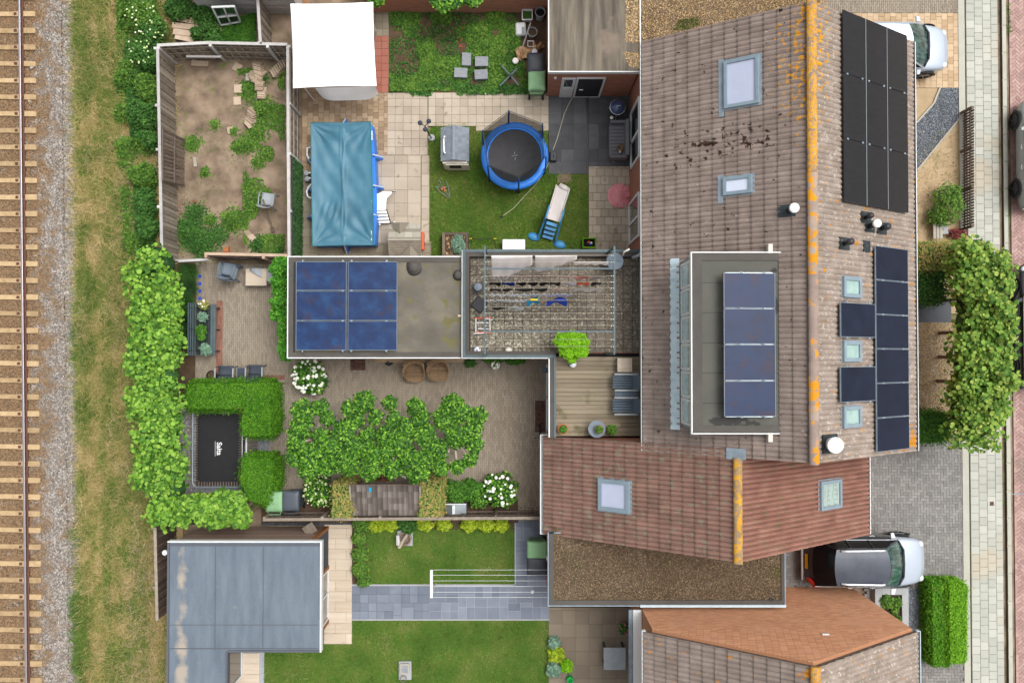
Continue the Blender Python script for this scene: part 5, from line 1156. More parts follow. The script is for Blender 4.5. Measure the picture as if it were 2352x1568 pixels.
# ================================================================ PAVERS LYING IN THE YARD
def loose(u, v, sx, sy, rot, lab, z=.0, m='heap_paver', h=.05, cat='paver'):
    p = P(u, v, z + h); return MB().rbox(p, sx, sy, z + .015, z + .015 + h, math.radians(rot)).build('paver', M[m], label=lab, cat=cat, group='loose pavers in the bare yard', bevel=.004)
loose(459, 146, .62, .2, -3, 'long narrow paver lying below the top yard fence', h=.12)
loose(545, 155, .30, .30, -28, 'tilted square paver nearest the paver heap, at the top of the yard')
loose(547, 204, .30, .30, 2, 'square paver left of the heap, upper of two in a column')
loose(545, 232, .27, .30, 4, 'square paver left of the heap, lower of two in a column')
loose(530, 299, .25, .25, 12, 'small isolated pale paver in the middle of the bare soil')
loose(569, 177, .15, .28, 0, 'narrow grey block beside the paver heap', m='grey_block')
loose(448, 372, .12, .35, 4, 'narrow grey edging stone below the leaning slatted panel', m='grey_block')
loose(447, 463, .14, .05, 0, 'small red brick fragment on the bare soil', m='red_brick')
def stack(n, u, v, du, dv, rot, lab, tilt=.25, w_=.3, z=.12):
    t = thing('paver_stack', lab, 'paver stack', P(u, v, 0), 'tumbled paver stacks in the yard')
    for i in range(n):
        p = P(u + du * i, v + dv * i, z); c, s_ = math.cos(math.radians(rot)), math.sin(math.radians(rot)); ax = Vector((c, s_, 0)); up = Vector((-s_ * math.sin(tilt), c * math.sin(tilt), math.cos(tilt)))
        th = ax.cross(up); o = Vector(p) + Vector((0, 0, RD.uniform(-.01, .02))); e = .0225
        vs = [o + ax * (a * w_ / 2) + up * (b * w_ / 2) + th * (k * e) for k in (-1, 1) for a, b in ((-1, -1), (1, -1), (1, 1), (-1, 1))]
        MB().add(vs, [(3, 2, 1, 0), (4, 5, 6, 7), (0, 1, 5, 4), (1, 2, 6, 5), (2, 3, 7, 6), (3, 0, 4, 7)]).build('paver', M['heap_paver'], t)
stack(7, 631, 170, 4.2, -4.4, 118, 'row of pavers fanned upright against the right yard fence', .5)
stack(5, 592, 147, 1, 5, 165, 'topmost tumbled paver stack by the top yard fence', .7)
stack(5, 600, 165, -1.5, 5, 150, 'tumbled paver stack in the middle of the heap', .8)
stack(4, 597, 190, 0, 4.5, 178, 'small neat pile of pale pavers below the heap', .7)
stack(4, 602, 207, 0, 4.5, 176, 'lowest pile of the paver heap among the bright weeds', 1.0)
stack(4, 583, 170, 2, 5, 160, 'left flank of the paver heap', .9)
stack(5, 582, 253, -1.2, 6, 140, 'tumbled pile of pavers standing alone among the weeds', .6)
stack(3, 576, 275, -1, 5, 130, 'last pavers of the lone pile, lying flat beside the weeds', 1.1)
stack(4, 568, 535, 5, 5, 20, 'broken tiles scattered near the bottom fence of the yard', 1.2, .2, .06)
t = thing('terracotta_pot', 'orange terracotta pot lying on its side at the bottom of the yard', 'flower pot', P(518, 575, 0))
p = P(518, 576, .1); MB().tube([(p.x - .05, p.y, .1), (p.x + .12, p.y + .02, .1)], [.1, .14], 14).build('pot_body', M['terracotta'], t); MB().tube([(p.x + .10, p.y + .02, .1), (p.x + .14, p.y + .02, .1)], [.155, .155], 14).build('pot_rim', M['terracotta'], t)
t = thing('broom', 'old wooden stick leaning from the grey chair down the yard', 'stick', P(615, 505, 0)); MB().bar(P(604, 458, .5), P(624, 520, .05), .05).build('handle', M['bark'], t); MB().rbox(P(626, 528, .05), .1, .2, .02, .1, .3).build('head', M['dark_board'], t)

# ================================================================ CHAIRS
def plastic_chair(parent, z=0, m='grey_plastic', legs=True):
    s = MB().grid(lambda a, b: Vector(((a - .5) * .46, (b - .5) * .44, .43 + z - .02 * math.cos((a - .5) * 3))), 6, 6); s.build('seat', M[m], parent, smooth=True, solid=.02, local=True)
    MB().grid(lambda a, b: Vector((.24 * math.sin((a - .5) * 2.6) * 1.05, -.2 - .08 * math.cos((a - .5) * 2.6) - .1 * b, .43 + z + b * .42)), 8, 5).build('backrest', M[m], parent, smooth=True, solid=.02, local=True)
    for s_ in (-1, 1):
        MB().tube([(s_ * .24, -.26, .68 + z), (s_ * .27, -.05, .66 + z), (s_ * .265, .15, .65 + z), (s_ * .25, .22, .55 + z)], .02, 6).build('armrest', M[m], parent, local=True)
        if legs:
            for y in (.2, -.24): MB().bar((s_ * .21, y, .43), (s_ * .26, y * 1.25, 0), .035).build('leg', M[m], parent, local=True)
c1 = thing('garden_chair', 'light grey plastic garden chair standing in the bare yard', 'chair'); plastic_chair(c1, m='light_grey_plastic'); p = P(616, 458, .4); c1.location = (p.x, p.y, 0); c1.rotation_euler = (0, 0, math.radians(-8))
st = thing('garden_chair', 'bottom plastic chair of the grey stack in the patio corner', 'chair', group='stacked grey garden chairs'); plastic_chair(st); p = P(532, 624, .4); st.location = (p.x, p.y, 0); st.rotation_euler = (0, 0, math.radians(-12))
for i, lb in enumerate(('second chair from the bottom of the grey stack', 'third chair from the bottom of the grey stack', 'topmost plastic chair of the grey stack by the yard fence')):
    c = copy_tree(st, loc=(p.x - .012 * i, p.y + .03 * i, .09 * (i + 1)), rz=math.radians(-12)); c['label'] = lb
t = thing('side_table', 'weathered wooden block table with a folded grey cover in the patio corner', 'table', P(592, 632, 0)); r_ = rect(564, 617, 612, 656, .5)
MB().box(r_[0], r_[1], .42, r_[2], r_[3], .5).build('table_top', M['plank_tile'], t, bevel=.01)
for x in (r_[0] + .05, r_[2] - .05):
    for y in (r_[1] + .05, r_[3] - .05): MB().rbox((x, y), .07, .07, 0, .42).build('leg', M['grey_wood'], t)
MB().box(r_[2] - .02, r_[1] + .05, .2, r_[2] + .1, r_[1] + .32, .36).build('storage_basket', M['dark_board'], t)
MB().grid(lambda a, b: Vector((P(578, 0, .5).x + a * 1.0, P(0, 616, .5).y - b * (.1 + .6 * a) , .52 + .05 * math.sin(a * 9) - .42 * max(0, a - .55) * 2)), 14, 8).build('folded_cover', M['light_grey_plastic'], smooth=True, solid=.02, label='grey fabric cover folded over the block table', cat='cover')

# relax chairs by the hedge
def relax(label, u0, v0, u1, v1, side=1):
    a = P(u0, v0, .45); b = P(u1, v1, .45); cx = (a.x + b.x) / 2; t = thing('lounge_chair', label, 'chair', (cx, (a.y + b.y) / 2, 0), 'grey garden lounge chairs by the hedge'); w_ = abs(b.x - a.x) * .78; yT, yB = a.y, b.y
    MB().grid(lambda s, q: Vector((cx + (s - .5) * w_, yT - q * (yT - yB) * .62, .42 - .04 * math.sin(q * 3.1))), 4, 6).build('seat', M['textile_dark'], t, smooth=True, solid=.02)
    MB().grid(lambda s, q: Vector((cx + (s - .5) * w_, yT - (yT - yB) * (.62 + .55 * q), .42 + .55 * q)), 4, 6).build('backrest', M['textile_dark'], t, smooth=True, solid=.02)
    for s in (-1, 1):
        X = cx + s * (w_ / 2 + .05); MB().bar((X, yT - .08, .6), (X, yB + .12, .62), .05, .03).build('armrest', M['light_grey_plastic'], t); MB().tube([(X, yT, .0), (X, yT - .06, .58)], .015).tube([(X, yB + .1, .6), (X, yB - .05, 0)], .015).build('leg_frame', M['dark_metal'], t)
    return t
relax('left grey lounge chair beside the black pot in front of the hedge', 496, 840, 540, 874); relax('right grey lounge chair nearest the white hydrangea in front of the hedge', 566, 838, 606, 872)
t = thing('footstool', 'grey textile footstool between the two lounge chairs', 'footstool', P(553, 858, 0)); r_ = rect(544, 844, 563, 874, .4); MB().box(*r_[:2], .36, *r_[2:], .4).build('seat', M['textile_dark'], t, bevel=.01)
MB().tube([(r_[0], r_[1], .4), (r_[0], r_[3], .4), (r_[2], r_[3], .4), (r_[2], r_[1], .4)], .015, closed=True).build('frame', M['light_grey_plastic'], t)
for x in (r_[0], r_[2]):
    for y in (r_[1], r_[3]): MB().bar((x, y, 0), (x, y, .38), .025).build('leg', M['dark_metal'], t)
t = thing('planter_pot', 'round black pot beside the left lounge chair', 'pot', P(485, 862, 0)); p = P(485, 862, .3); MB().lathe((p.x, p.y, 0), [(.13, 0), (.18, .3), (.16, .3), (.14, .24), (.0, .24)], 20).build('pot_body', M['black_plastic'], t, smooth=False); MB().lathe((p.x, p.y, .24), [(.15, 0), (.02, .02)], 14).build('soil', M['dark_soil'], t)
# bench with plants
t = thing('garden_bench', 'dark green slatted garden bench holding a row of potted plants', 'bench', P(466, 756, 0)); r_ = rect(452, 698, 495, 815, .45)
for i in range(7): x = r_[0] + (i + .5) * (r_[2] - r_[0]) / 7; MB().box(x - .04, r_[1], .42, x + .04, r_[3], .45).build('seat_slat', M['teal_metal'] if i > 4 else M['dark_metal'], t)
bx = P(439, 0, .85).x
for i in range(4): z = .55 + i * .1; x = bx + .14 - i * .045; MB().box(x - .02, r_[1] - .02, z, x + .012, r_[3] + .02, z + .08).build('back_slat', M['teal_metal'], t)
for y in (r_[1] + .15, r_[3] - .15, (r_[1] + r_[3]) / 2): MB().bar((bx + .02, y, .9), (bx + .2, y, .4), .03).bar((bx + .2, y, .4), (bx + .15, y, 0), .04).bar((r_[2] - .03, y, .42), (r_[2] + .02, y, 0), .04).build('leg_frame', M['dark_metal'], t)
for v in (705, 807): p = P(495, v, .3); MB().bar((p.x - .1, p.y, .3), (p.x + .16, p.y, .25), .02).build('support_arm', M['dark_metal'], t)
def pot_plant(label, u, v, z, r, m, fr, n, h, lm, size=.05, flowers=None, name='potted_plant', group=None, pot_h=.22):
    p = P(u, v, z + pot_h); t = thing(name, label, 'potted plant', (p.x, p.y, z), group)
    MB().lathe((p.x, p.y, z), [(r * .7, 0), (r, pot_h), (r * 1.08, pot_h), (r * 1.08, pot_h + .02), (r * .9, pot_h + .02), (r * .88, pot_h - .03), (.005, pot_h - .03)], 18).build('pot', M[m], t)
    bush('foliage', [(p.x, p.y, z + pot_h + h * .35, fr, fr, h * .6)], n, size, M[lm], parent=t)
    if flowers:
        for i in range(flowers[1]): a = RD.random() * 6.28; q = RD.random() ** .5 * fr; MB().ball((p.x + math.cos(a) * q, p.y + math.sin(a) * q, z + pot_h + h * .8 + RD.uniform(-.05, .05)), .035, 8, sz=.6).build('flower', M[flowers[0]], t)
    return t
G1 = 'plants standing on the garden bench'
pot_plant('white flowering pot plant at the top end of the bench', 470, 700, .45, .12, 'black_plastic', .17, 260, .25, 'mixed_leaf', flowers=('white_bloom', 7), group=G1)
pot_plant('grey-green pot plant second from the top on the bench', 468, 728, .45, .12, 'black_plastic', .19, 420, .25, 'grey_leaf', group=G1)
pot_plant('yellow-green trailing plant in the middle of the bench', 464, 758, .45, .12, 'black_plastic', .18, 420, .28, 'box_leaf', group=G1)
pot_plant('plant in the lower middle of the bench beside a reddish gap', 464, 774, .45, .1, 'terracotta', .15, 260, .2, 'box_leaf', group=G1)
pot_plant('leafy green plant at the bottom end of the bench', 474, 802, .45, .13, 'black_plastic', .22, 480, .25, 'grey_leaf', group=G1)
# blue tile strip
t = thing('tile_strip', 'strip of patterned blue and yellow tiles along the upper left patio edge', 'tiles', P(459, 650, .06))
for i in range(8): v = 626 + i * 8.5; p = P(459, v, .07); MB().rbox(p, .10, .115, .05, .07, 0).build('tile', M['blue_cloth' if i % 2 else 'grey_old_paver'], t)
# ornamental grass
for i, (u, v) in enumerate(((438, 625), (436, 660), (432, 700), (430, 740), (428, 780))):
    p = P(u, v, .2); N_ = 900; a = NR.random(N_) * 6.283; l = .35 * NR.uniform(.4, 1.2, N_); w_ = .006
    b0 = np.column_stack([np.full(N_, p.x) + NR.normal(size=N_) * .05, np.full(N_, p.y) + NR.normal(size=N_) * .05, np.full(N_, .05)]); tp = b0 + np.column_stack([np.cos(a) * l, np.sin(a) * l, .25 + NR.random(N_) * .25]); mid = (b0 + tp) / 2 + [0, 0, .12]; nn = np.column_stack([-np.sin(a), np.cos(a), np.zeros(N_)]) * w_
    V = np.stack([b0 - nn, b0 + nn, mid + nn, mid - nn, mid - nn, mid + nn, tp + nn * .3, tp - nn * .3], 1).reshape(-1, 3)
    npmesh('ornamental_grass', V, np.arange(N_ * 8).reshape(-1, 4), M['dark_leaf' if i % 2 else 'bramble_leaf'], label='dark fine-leaved ornamental grass between the tall hedge and the patio, ' + ['by the top fence', 'second from the top', 'level with the bench top', 'level with the bench middle', 'level with the bench bottom'][i], cat='ornamental grass', group='ornamental grasses by the tall hedge')
# ================================================================ HEDGES AND TREES
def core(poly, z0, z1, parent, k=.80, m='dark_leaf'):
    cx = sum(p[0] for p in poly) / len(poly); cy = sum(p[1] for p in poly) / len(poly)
    MB().prism([(cx + (x - cx) * k, cy + (y - cy) * k) for x, y in poly], z0, z1).build('dark_core', M[m], parent)  # solid dark prism: shade inside the hedge put in as colour
def blobhedge(name, label, cat, line, r, zc, rz, n, size, lm, step=26, seed=3, group=None, trunks=True, core_=True, **kw):
    """free-growing clipped row: overlapping crowns along a picture line"""
    rr = random.Random(seed); blobs = []; L0 = [P(u, v, zc) for u, v in line]; t = thing(name, label, cat, (L0[0].x, L0[0].y, 0), group); tot = 0; mids = []
    for a, b in zip(line[:-1], line[1:]):
        d = math.hypot(b[0] - a[0], b[1] - a[1]); k = max(1, int(d / step))
        for i in range(k + 1):
            s = i / k; u = a[0] + (b[0] - a[0]) * s; v = a[1] + (b[1] - a[1]) * s; mids.append((u, v))
            for q in range(3):
                w_ = r * rr.uniform(.42, .62); p = P(u + rr.uniform(-1, 1) * (r - w_) * 1.1, v + rr.uniform(-1, 1) * (r - w_) * .9, zc); ww = px(w_, zc)
                blobs.append((p.x, p.y, zc + rr.uniform(-.15, .12), ww, ww, rz * rr.uniform(.8, 1.1)))
    p_, o_ = blobpts(blobs, n, .55)
    leafmesh('foliage', p_, size, M[lm], t, outw=o_, n=6, asp=1.1, var=.55, upb=.6, **kw)
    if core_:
        for i in range(0, len(mids), 2): c = P(*mids[i], zc); MB().ball((c.x, c.y, zc - .25), px(r, zc) * .62, 10, sz=.9).build('dark_core', M['dark_leaf'], t)  # solid dark balls stand in for the shade inside the crowns
    if trunks:
        for i in range(1, len(mids), 4): c = P(*mids[i], zc); MB().tube([(c.x, c.y, 0), (c.x + .03, c.y, zc * .6), (c.x, c.y, zc)], [.07, .05, .03], 7).build('trunk', M['bark'], t)
    return t
blobhedge('linden_hedge', 'tall light green round-leaved hedge running down between the railway verge and the gardens', 'hedge', [(352, 605), (358, 700), (362, 820), (362, 950), (372, 1080), (384, 1170)], 68, 2.0, .85, 13000, .11, 'linden_leaf', step=34)
blobhedge('linden_hedge', 'light green round-leaved hedge branch turning right along the bottom of the trampoline corner', 'hedge', [(430, 1178), (500, 1170), (560, 1165)], 50, 1.9, .7, 5000, .11, 'linden_leaf', seed=9, step=26)
blobhedge('clipped_tree_row', 'tall round-leaved clipped tree screen between the front garden and the pale pavement', 'tree screen', [(2245, 590), (2252, 680), (2250, 780), (2246, 880), (2238, 960), (2228, 990)], 72, 2.6, 1.0, 15500, .115, 'linden_leaf_front', seed=5, step=20)
for u, v in ((2165, 790 + 12), (2160, 925)):
    pass
# wild bramble shrubs beside the verge
br = [((322, 25), 44, 'bushy bright bramble in the very top left garden corner'), ((345, 80), 38, 'bramble bush with pale flowers left of the loose planks'), ((322, 125), 32, 'bramble bush left of the fence corner'), ((335, 200), 34, 'shrub growing by the upper part of the left fence'), ((325, 262), 36, 'round shrub by the left fence level with the canopy bottom'), ((340, 320), 24, 'narrow shrub beside the slatted panel, outside the fence'), ((325, 395), 34, 'shrub outside the fence level with the pool middle'), ((330, 460), 34, 'dull green shrub outside the fence below the middle'), ((340, 520), 30, 'lowest wild shrub just above the tall round-leaved hedge')]
for i, ((u, v), r, lab) in enumerate(br):
    rr = random.Random(i); z = .9 if i < 3 else .6; bl = []
    for k in range(5): p = P(u + rr.uniform(-.45, .45) * r, v + rr.uniform(-.6, .6) * r, z); w_ = px(r, z) * rr.uniform(.5, .75); bl.append((p.x, p.y, z * .6 + rr.uniform(-.1, .1), w_, w_, z * .7))
    bush('bramble_bush', bl, 2600 if i < 5 else 1900, .06, M['bramble_leaf' if i % 3 else 'weed_leaf'], lab, 'shrub', 'wild shrubs along the verge fence', stem=0)
    if i in (0, 1, 2):
        t = [o for o in COL.objects if o.name.startswith('bramble_bush') and o.type == 'EMPTY'][-1]
        for k in range(22): p = P(u + rr.uniform(-.7, .9) * r, v + rr.uniform(-.8, .8) * r, z); MB().ball((p.x, p.y, z * 1.25 + rr.uniform(-.15, .1)), .035, 6, sz=.4).build('flower', M['green_bloom'], t)
for u, v, r, lab in ((408, 14, 34, 'dark brambles at the top edge above the loose planks'), (462, 28, 30, 'bramble lump between the loose planks and the grey shed'), (478, 62, 22, 'bramble growing over the right end of the loose planks'), (450, 75, 16, 'small bramble sprouting between the loose planks'), (487, 92, 22, 'leafy clump right of the planks at the yard fence')):
    p = P(u, v, .5); w_ = px(r, .5); bush('bramble_bush', [(p.x, p.y, .3, w_, w_, .45), (p.x + w_ * .4, p.y - w_ * .3, .3, w_ * .6, w_ * .6, .4)], int(r * r * 1.7), .06, M['bramble_leaf'], lab, 'shrub', 'wild shrubs along the verge fence', stem=0)
weeds('undergrowth', PP([(300, -20), (362, -20), (362, 600), (322, 600), (308, 300), (290, 200)], 0), 13000, .065, M['bramble_leaf'], hh=.5, thr=.36, s=1.1, seed=77, lab='dark wild undergrowth between the bushes along the verge fence')
weeds('undergrowth', PP([(278, -20), (362, -20), (362, 600), (300, 600), (268, 300)], 0), 9000, .06, M['weed_leaf'], hh=.6, thr=.40, s=1.7, seed=78, lab='light green wild growth spreading from the fence over the verge')
weeds('ground_cover', PP([(500, 55), (588, 30), (590, 97), (500, 97)], .04), 3600, .045, M['box_leaf'], hh=.2, thr=.05, lab='dense low leaves below the window frame')
# box hedges
def boxhedge(label, poly_px, z, dens, size, lm, group=None, jit=.04, name='clipped_hedge', z0=.05, corek=.86, n=5):
    poly = PP(poly_px, z); t = thing(name, label, 'hedge', (sum(p[0] for p in poly) / len(poly), sum(p[1] for p in poly) / len(poly), 0), group)
    boxleaves('foliage', poly, z0, z, dens, size, M[lm], t, jit, n=n); core(poly, .02, z - .04, t, corek); return t
boxhedge('clipped conifer hedge running across behind the two lounge chairs', [(430, 882), (620, 880), (620, 938), (425, 938)], 1.2, 2100, .042, 'pointed_leaf', jit=.09)
boxhedge('clipped conifer hedge piece standing right of the rectangular trampoline, above the low gate', [(557, 939), (622, 939), (622, 1000), (557, 1000)], 1.2, 2100, .042, 'pointed_leaf', jit=.09)
boxhedge('clipped conifer hedge block below the low gate and right of the trampoline', [(556, 1052), (624, 1054), (628, 1100), (614, 1160), (575, 1150), (553, 1110)], 1.2, 2100, .042, 'pointed_leaf', jit=.09)
boxhedge('grassy-textured clipped hedge, lit top painted in brighter leaves, between the grey gravel and the pale pavement', [(2180, 1342), (2222, 1344), (2219, 1520), (2182, 1522)], .95, 2800, .045, 'lit_hedge_leaf', jit=.06)
boxhedge('shaded left side of the same clipped hedge, shade painted in darker leaves, by the grey gravel', [(2140, 1340), (2179, 1340), (2181, 1530), (2143, 1528)], .8, 2600, .045, 'pointed_leaf', jit=.06)  # same hedge: its shaded side built as a strip of darker leaves
boxhedge('square variegated shrub left of the tiled wood store', [(765, 1112), (807, 1108), (806, 1190), (763, 1190)], 1.5, 900, .055, 'mixed_leaf', jit=.06)
boxhedge('square variegated shrub right of the tiled wood store', [(965, 1100), (1013, 1104), (1011, 1190), (964, 1190)], 1.5, 900, .055, 'mixed_leaf', jit=.06)
boxhedge('loose hedge with yellowish leaves right under the street-side roof edge', [(2085, 562), (2195, 560), (2190, 620), (2085, 622)], 1.3, 900, .055, 'mixed_leaf', jit=.09)
boxhedge('dark green hedge with white blossom under the yellowish hedge', [(2085, 622), (2175, 622), (2175, 690), (2085, 686)], 1.2, 900, .055, 'bramble_leaf', jit=.10)
boxhedge('green shrub strip at the bottom end of the beige front gravel', [(2085, 955), (2180, 955), (2190, 1012), (2085, 1010)], 1.2, 900, .055, 'box_leaf', jit=.10)
# blossom on the dark hedge
# trained plane trees
clus = [(695, 945), (690, 985), (680, 1018), (700, 1045), (735, 935), (752, 962), (735, 1000), (725, 1035), (762, 1022), (752, 1070), (712, 1074), (800, 938), (835, 925), (820, 965), (790, 990), (812, 1030), (845, 1000), (852, 1042), (800, 1066), (772, 1050), (862, 958), (895, 925), (905, 962), (890, 1000), (885, 1040), (920, 1022), (930, 985), (900, 1076), (942, 1060), (955, 935), (965, 962), (975, 1002), (1040, 930), (1062, 950), (1095, 956), (1085, 988), (1090, 1022), (1080, 1055), (1050, 1072), (1022, 960), (1002, 1035), (1012, 1074), (980, 1050), (1048, 1002), (850, 1080), (960, 1082), (675, 1050)]
tr = [((722, 1008), 'leftmost of the four trained plane trees over the brick patio'), ((828, 1005), 'second trained plane tree from the left over the brick patio'), ((925, 1005), 'third trained plane tree from the left over the brick patio'), ((1042, 1008), 'rightmost trained plane tree, its bare pale limbs showing')]
for i, ((u, v), lab) in enumerate(tr):
    c = P(u, v, 2.4); t = thing('plane_tree', lab, 'tree', (c.x, c.y, 0), 'trained plane trees over the patio')
    MB().tube([(c.x, c.y, 0), (c.x + .02, c.y, 1.2), (c.x, c.y + .02, 2.3)], [.10, .08, .09], 10).build('trunk', M['pale_bark'], t, smooth=True)
    mine = [q for q in clus if min(range(4), key=lambda k: abs(q[0] - tr[k][0][0])) == i]; rr = random.Random(i + 40)
    for (a, b) in mine:
        e = P(a, b, 2.65); m_ = c.lerp(e, .5) + Vector((rr.uniform(-.1, .1), rr.uniform(-.1, .1), .05)); MB().tube([(c.x, c.y, 2.2), tuple(m_), (e.x, e.y, 2.6)], [.055, .035, .03], 6).build('limb', M['pale_bark'], t, smooth=True)
    bl = []
    for (a, b) in mine:
        e = P(a, b, 2.75); w_ = px(24, 2.7) * rr.uniform(.7, 1.25); bl.append((e.x, e.y, 2.7, w_, w_, .30))
    p_, o_ = blobpts(bl, 800 * len(mine), .85); leafmesh('crown', p_, .06, M['plane_leaf'], t, outw=o_, n=5, asp=1.5, var=.5)
MB().bar(P(960, 1008, 2.3), P(1108, 1010, 2.3), .05).bar(P(680, 1006, 2.3), P(960, 1008, 2.3), .05).build('training_bar', M['silver_wood'], label='pale horizontal bar the plane trees are trained along', cat='bar')
# hydrangeas
def hydrangea(label, u, v, r, h, n, nf, fr=.055, lm='plane_leaf', fm='white_bloom', pts=None, group='white hydrangeas'):
    c = P(u, v, h); w_ = px(r, h); t = thing('hydrangea', label, 'shrub', (c.x, c.y, 0), group); rr = random.Random(int(u))
    bush('foliage', [(c.x, c.y, h * .5, w_ * .95, w_ * .95, h * .55), (c.x + w_ * .25, c.y - w_ * .3, h * .45, w_ * .7, w_ * .65, h * .5), (c.x - w_ * .3, c.y + w_ * .2, h * .45, w_ * .65, w_ * .7, h * .5)], n, .075, M[lm], parent=t)
    base = MB()
    for k in range(26): d = Vector((rr.gauss(0, 1), rr.gauss(0, 1), rr.gauss(0, 1))).normalized(); base.ball(tuple(d * .62), .42, 6)
    me = base.build('flower_head', M[fm], t, smooth=True, local=True)
    for k in range(nf):
        a = rr.random() * 6.283; q = rr.random() ** .55 * .98; zz = h * (.5 + .56 * math.sqrt(max(0, 1 - q * q))) + rr.uniform(-.04, .05)
        o = me if k == 0 else me.copy()
        if k: COL.objects.link(o)
        o.location = (math.cos(a) * q * w_, math.sin(a) * q * w_, zz); s_ = fr * rr.choice([.6, .7, .8, 1, 1, 1.25]); o.scale = (s_, s_, s_ * .8); o.rotation_euler = (0, 0, rr.random() * 6)
    return t
hydrangea('large round white hydrangea below the corner of the garden annex', 704, 866, 42, .95, 1500, 62)
hydrangea('green-budded hydrangea right of the two wheelie bins', 728, 1132, 38, .9, 1700, 46, fr=.045, fm='green_bloom', group=None)
hydrangea('white hydrangea with big flower heads at the right end of the south bed', 1148, 1130, 42, .95, 1500, 34, fr=.06)
for (u, v, s_) in ((1131, 1094, .10), (1154, 1090, .10), (1163, 1126, .09), (1153, 1140, .11), (1144, 1150, .10), (1118, 1155, .12)):
    pass
bush('green_shrub', [(P(1050, 1130, .6).x, P(1050, 1130, .6).y, .35, .6, .42, .35), (P(1085, 1128, .6).x, P(1085, 1128, .6).y, .35, .5, .4, .35)], 2300, .06, M['box_leaf'], 'dark green low shrub between the wood store and the big white hydrangea', 'shrub', stem=0)
bush('green_shrub', [(P(1100, 1150, .6).x, P(1100, 1150, .6).y, .35, .35, .3, .35)], 800, .06, M['plane_leaf'], 'small bright shrub behind the grey metal box', 'shrub', stem=0)
# border plants south of the patio fence
for i, (u, v, r, m, lab) in enumerate([(830, 1205, 22, 'weed_leaf', 'green shrub in the left corner of the upper lawn border'), (865, 1205, 22, 'yellow_leaf', 'yellow-green shrub in the lawn border, leftmost'), (895, 1206, 18, 'yellow_leaf', 'yellow-green shrub left of the stone ornament'), (935, 1206, 24, 'bramble_leaf', 'darker green shrub behind the upper stone ornament'), (975, 1205, 18, 'yellow_leaf', 'yellow-green shrub right of the dark one in the border'), (1018, 1205, 18, 'yellow_leaf', 'small separate yellow shrub mid border'), (1078, 1205, 20, 'yellow_leaf', 'yellow shrub in the right half of the border'), (1115, 1206, 20, 'yellow_leaf', 'second last yellow shrub in the right half of the border'), (1150, 1207, 18, 'yellow_leaf', 'last yellow shrub at the right end of the border'), (824, 1240, 18, 'weed_leaf', 'upper plant of the narrow bed along the plank terrace'), (826, 1275, 20, 'weed_leaf', 'middle plant of the narrow bed along the plank terrace'), (826, 1310, 20, 'weed_leaf', 'lower plant of the narrow bed along the plank terrace'), (834, 1335, 16, 'weed_leaf', 'last plant of the narrow bed touching the slate path')]):
    p = P(u, v, .4); w_ = px(r, .4); bush('border_shrub', [(p.x, p.y, .2, w_, w_ * .9, .28)], 620, .06, M[m], lab, 'shrub', 'shrubs in the lawn border', stem=0)
# ivy on the annex wall
t = thing('climbing_ivy', 'bright green climber growing up the left wall of the garden annex', 'climber', P(655, 700, 0)); bl = []; rr = random.Random(8)
for k in range(15): v = 605 + k * 15; wd = 22 if v < 740 else 12; p = P(662 - wd * .75, v, 1.8); bl.append((p.x, p.y, 1.5 + rr.uniform(-.2, .2), px(wd), .24, .9))
p_, o_ = blobpts(bl, 6800, .6); leafmesh('foliage', p_, .055, M['ivy_leaf'], t, outw=o_)
# street-side shrubs
p = P(2178, 470, .6); bush('garden_bush', [(p.x, p.y, .45, .55, .75, .5), (p.x + .2, p.y + .35, .4, .35, .4, .45), (p.x - .25, p.y - .4, .3, .4, .35, .35)], 2200, .05, M['weed_leaf'], 'loose light green bush beside the picket fence on sandy soil', 'bush', stem=0)
p = P(2196, 537, .3); bush('red_shrub', [(p.x + .1, p.y, .2, .35, .2, .25)], 400, .05, M['red_leaf'], 'small dark red shrub beside the grey bench', 'bush', stem=0)
t = thing('planter_bench', 'pale grey wooden trough between the bush and the tall clipped trees', 'planter', P(2160, 530, 0)); p = P(2158, 530, .4)
for i in range(3): MB().rbox((p.x - .14 + i * .12, p.y), .1, .55, .3, .34).build('slat', M['grey_block'], t)
MB().rbox((p.x + .25, p.y + .1), .22, .4, .0, .3, .1).build('stone_trough', M['concrete'], t)
# overhanging leaves at the very top
for u, v, r, lab in ((865, -4, 20, 'bright leaves overhanging the top edge by the canopy'), (1015, 2, 26, 'bright overhanging leafy branch mid top edge'), (1045, 4, 20, 'bright overhanging leaf tuft right of the first one on the top edge'), (1085, -6, 22, 'last overhanging leaf tuft on the top edge')):
    p = P(u, v, 1.9); w_ = px(r, 1.9); bush('overhanging_branch', [(p.x, p.y, 1.9, w_, w_, .2)], 380, .09, M['plane_leaf'], lab, 'branch', 'branches overhanging the top edge', stem=1.7)
# bottom patio plants
for u, v, r, m, lab, n, s_ in ((1272, 1478, 14, 'grey_leaf', 'blue-green hosta at the top of the patio plants', 200, .09), (1278, 1505, 18, 'yellow_leaf', 'variegated yellow-edged hosta beside the lower lawn', 260, .10), (1272, 1540, 17, 'grey_leaf', 'blue-green hosta lowest beside the lower lawn', 240, .1), (1302, 1532, 15, 'lime_leaf', 'round lime green plant beside the green watering can', 420, .05)):
    p = P(u, v, .3); w_ = px(r, .3); bush('hosta', [(p.x, p.y, .15, w_, w_, .25)], n, s_, M[m], lab, 'plant', 'plants at the patio edge', stem=0)

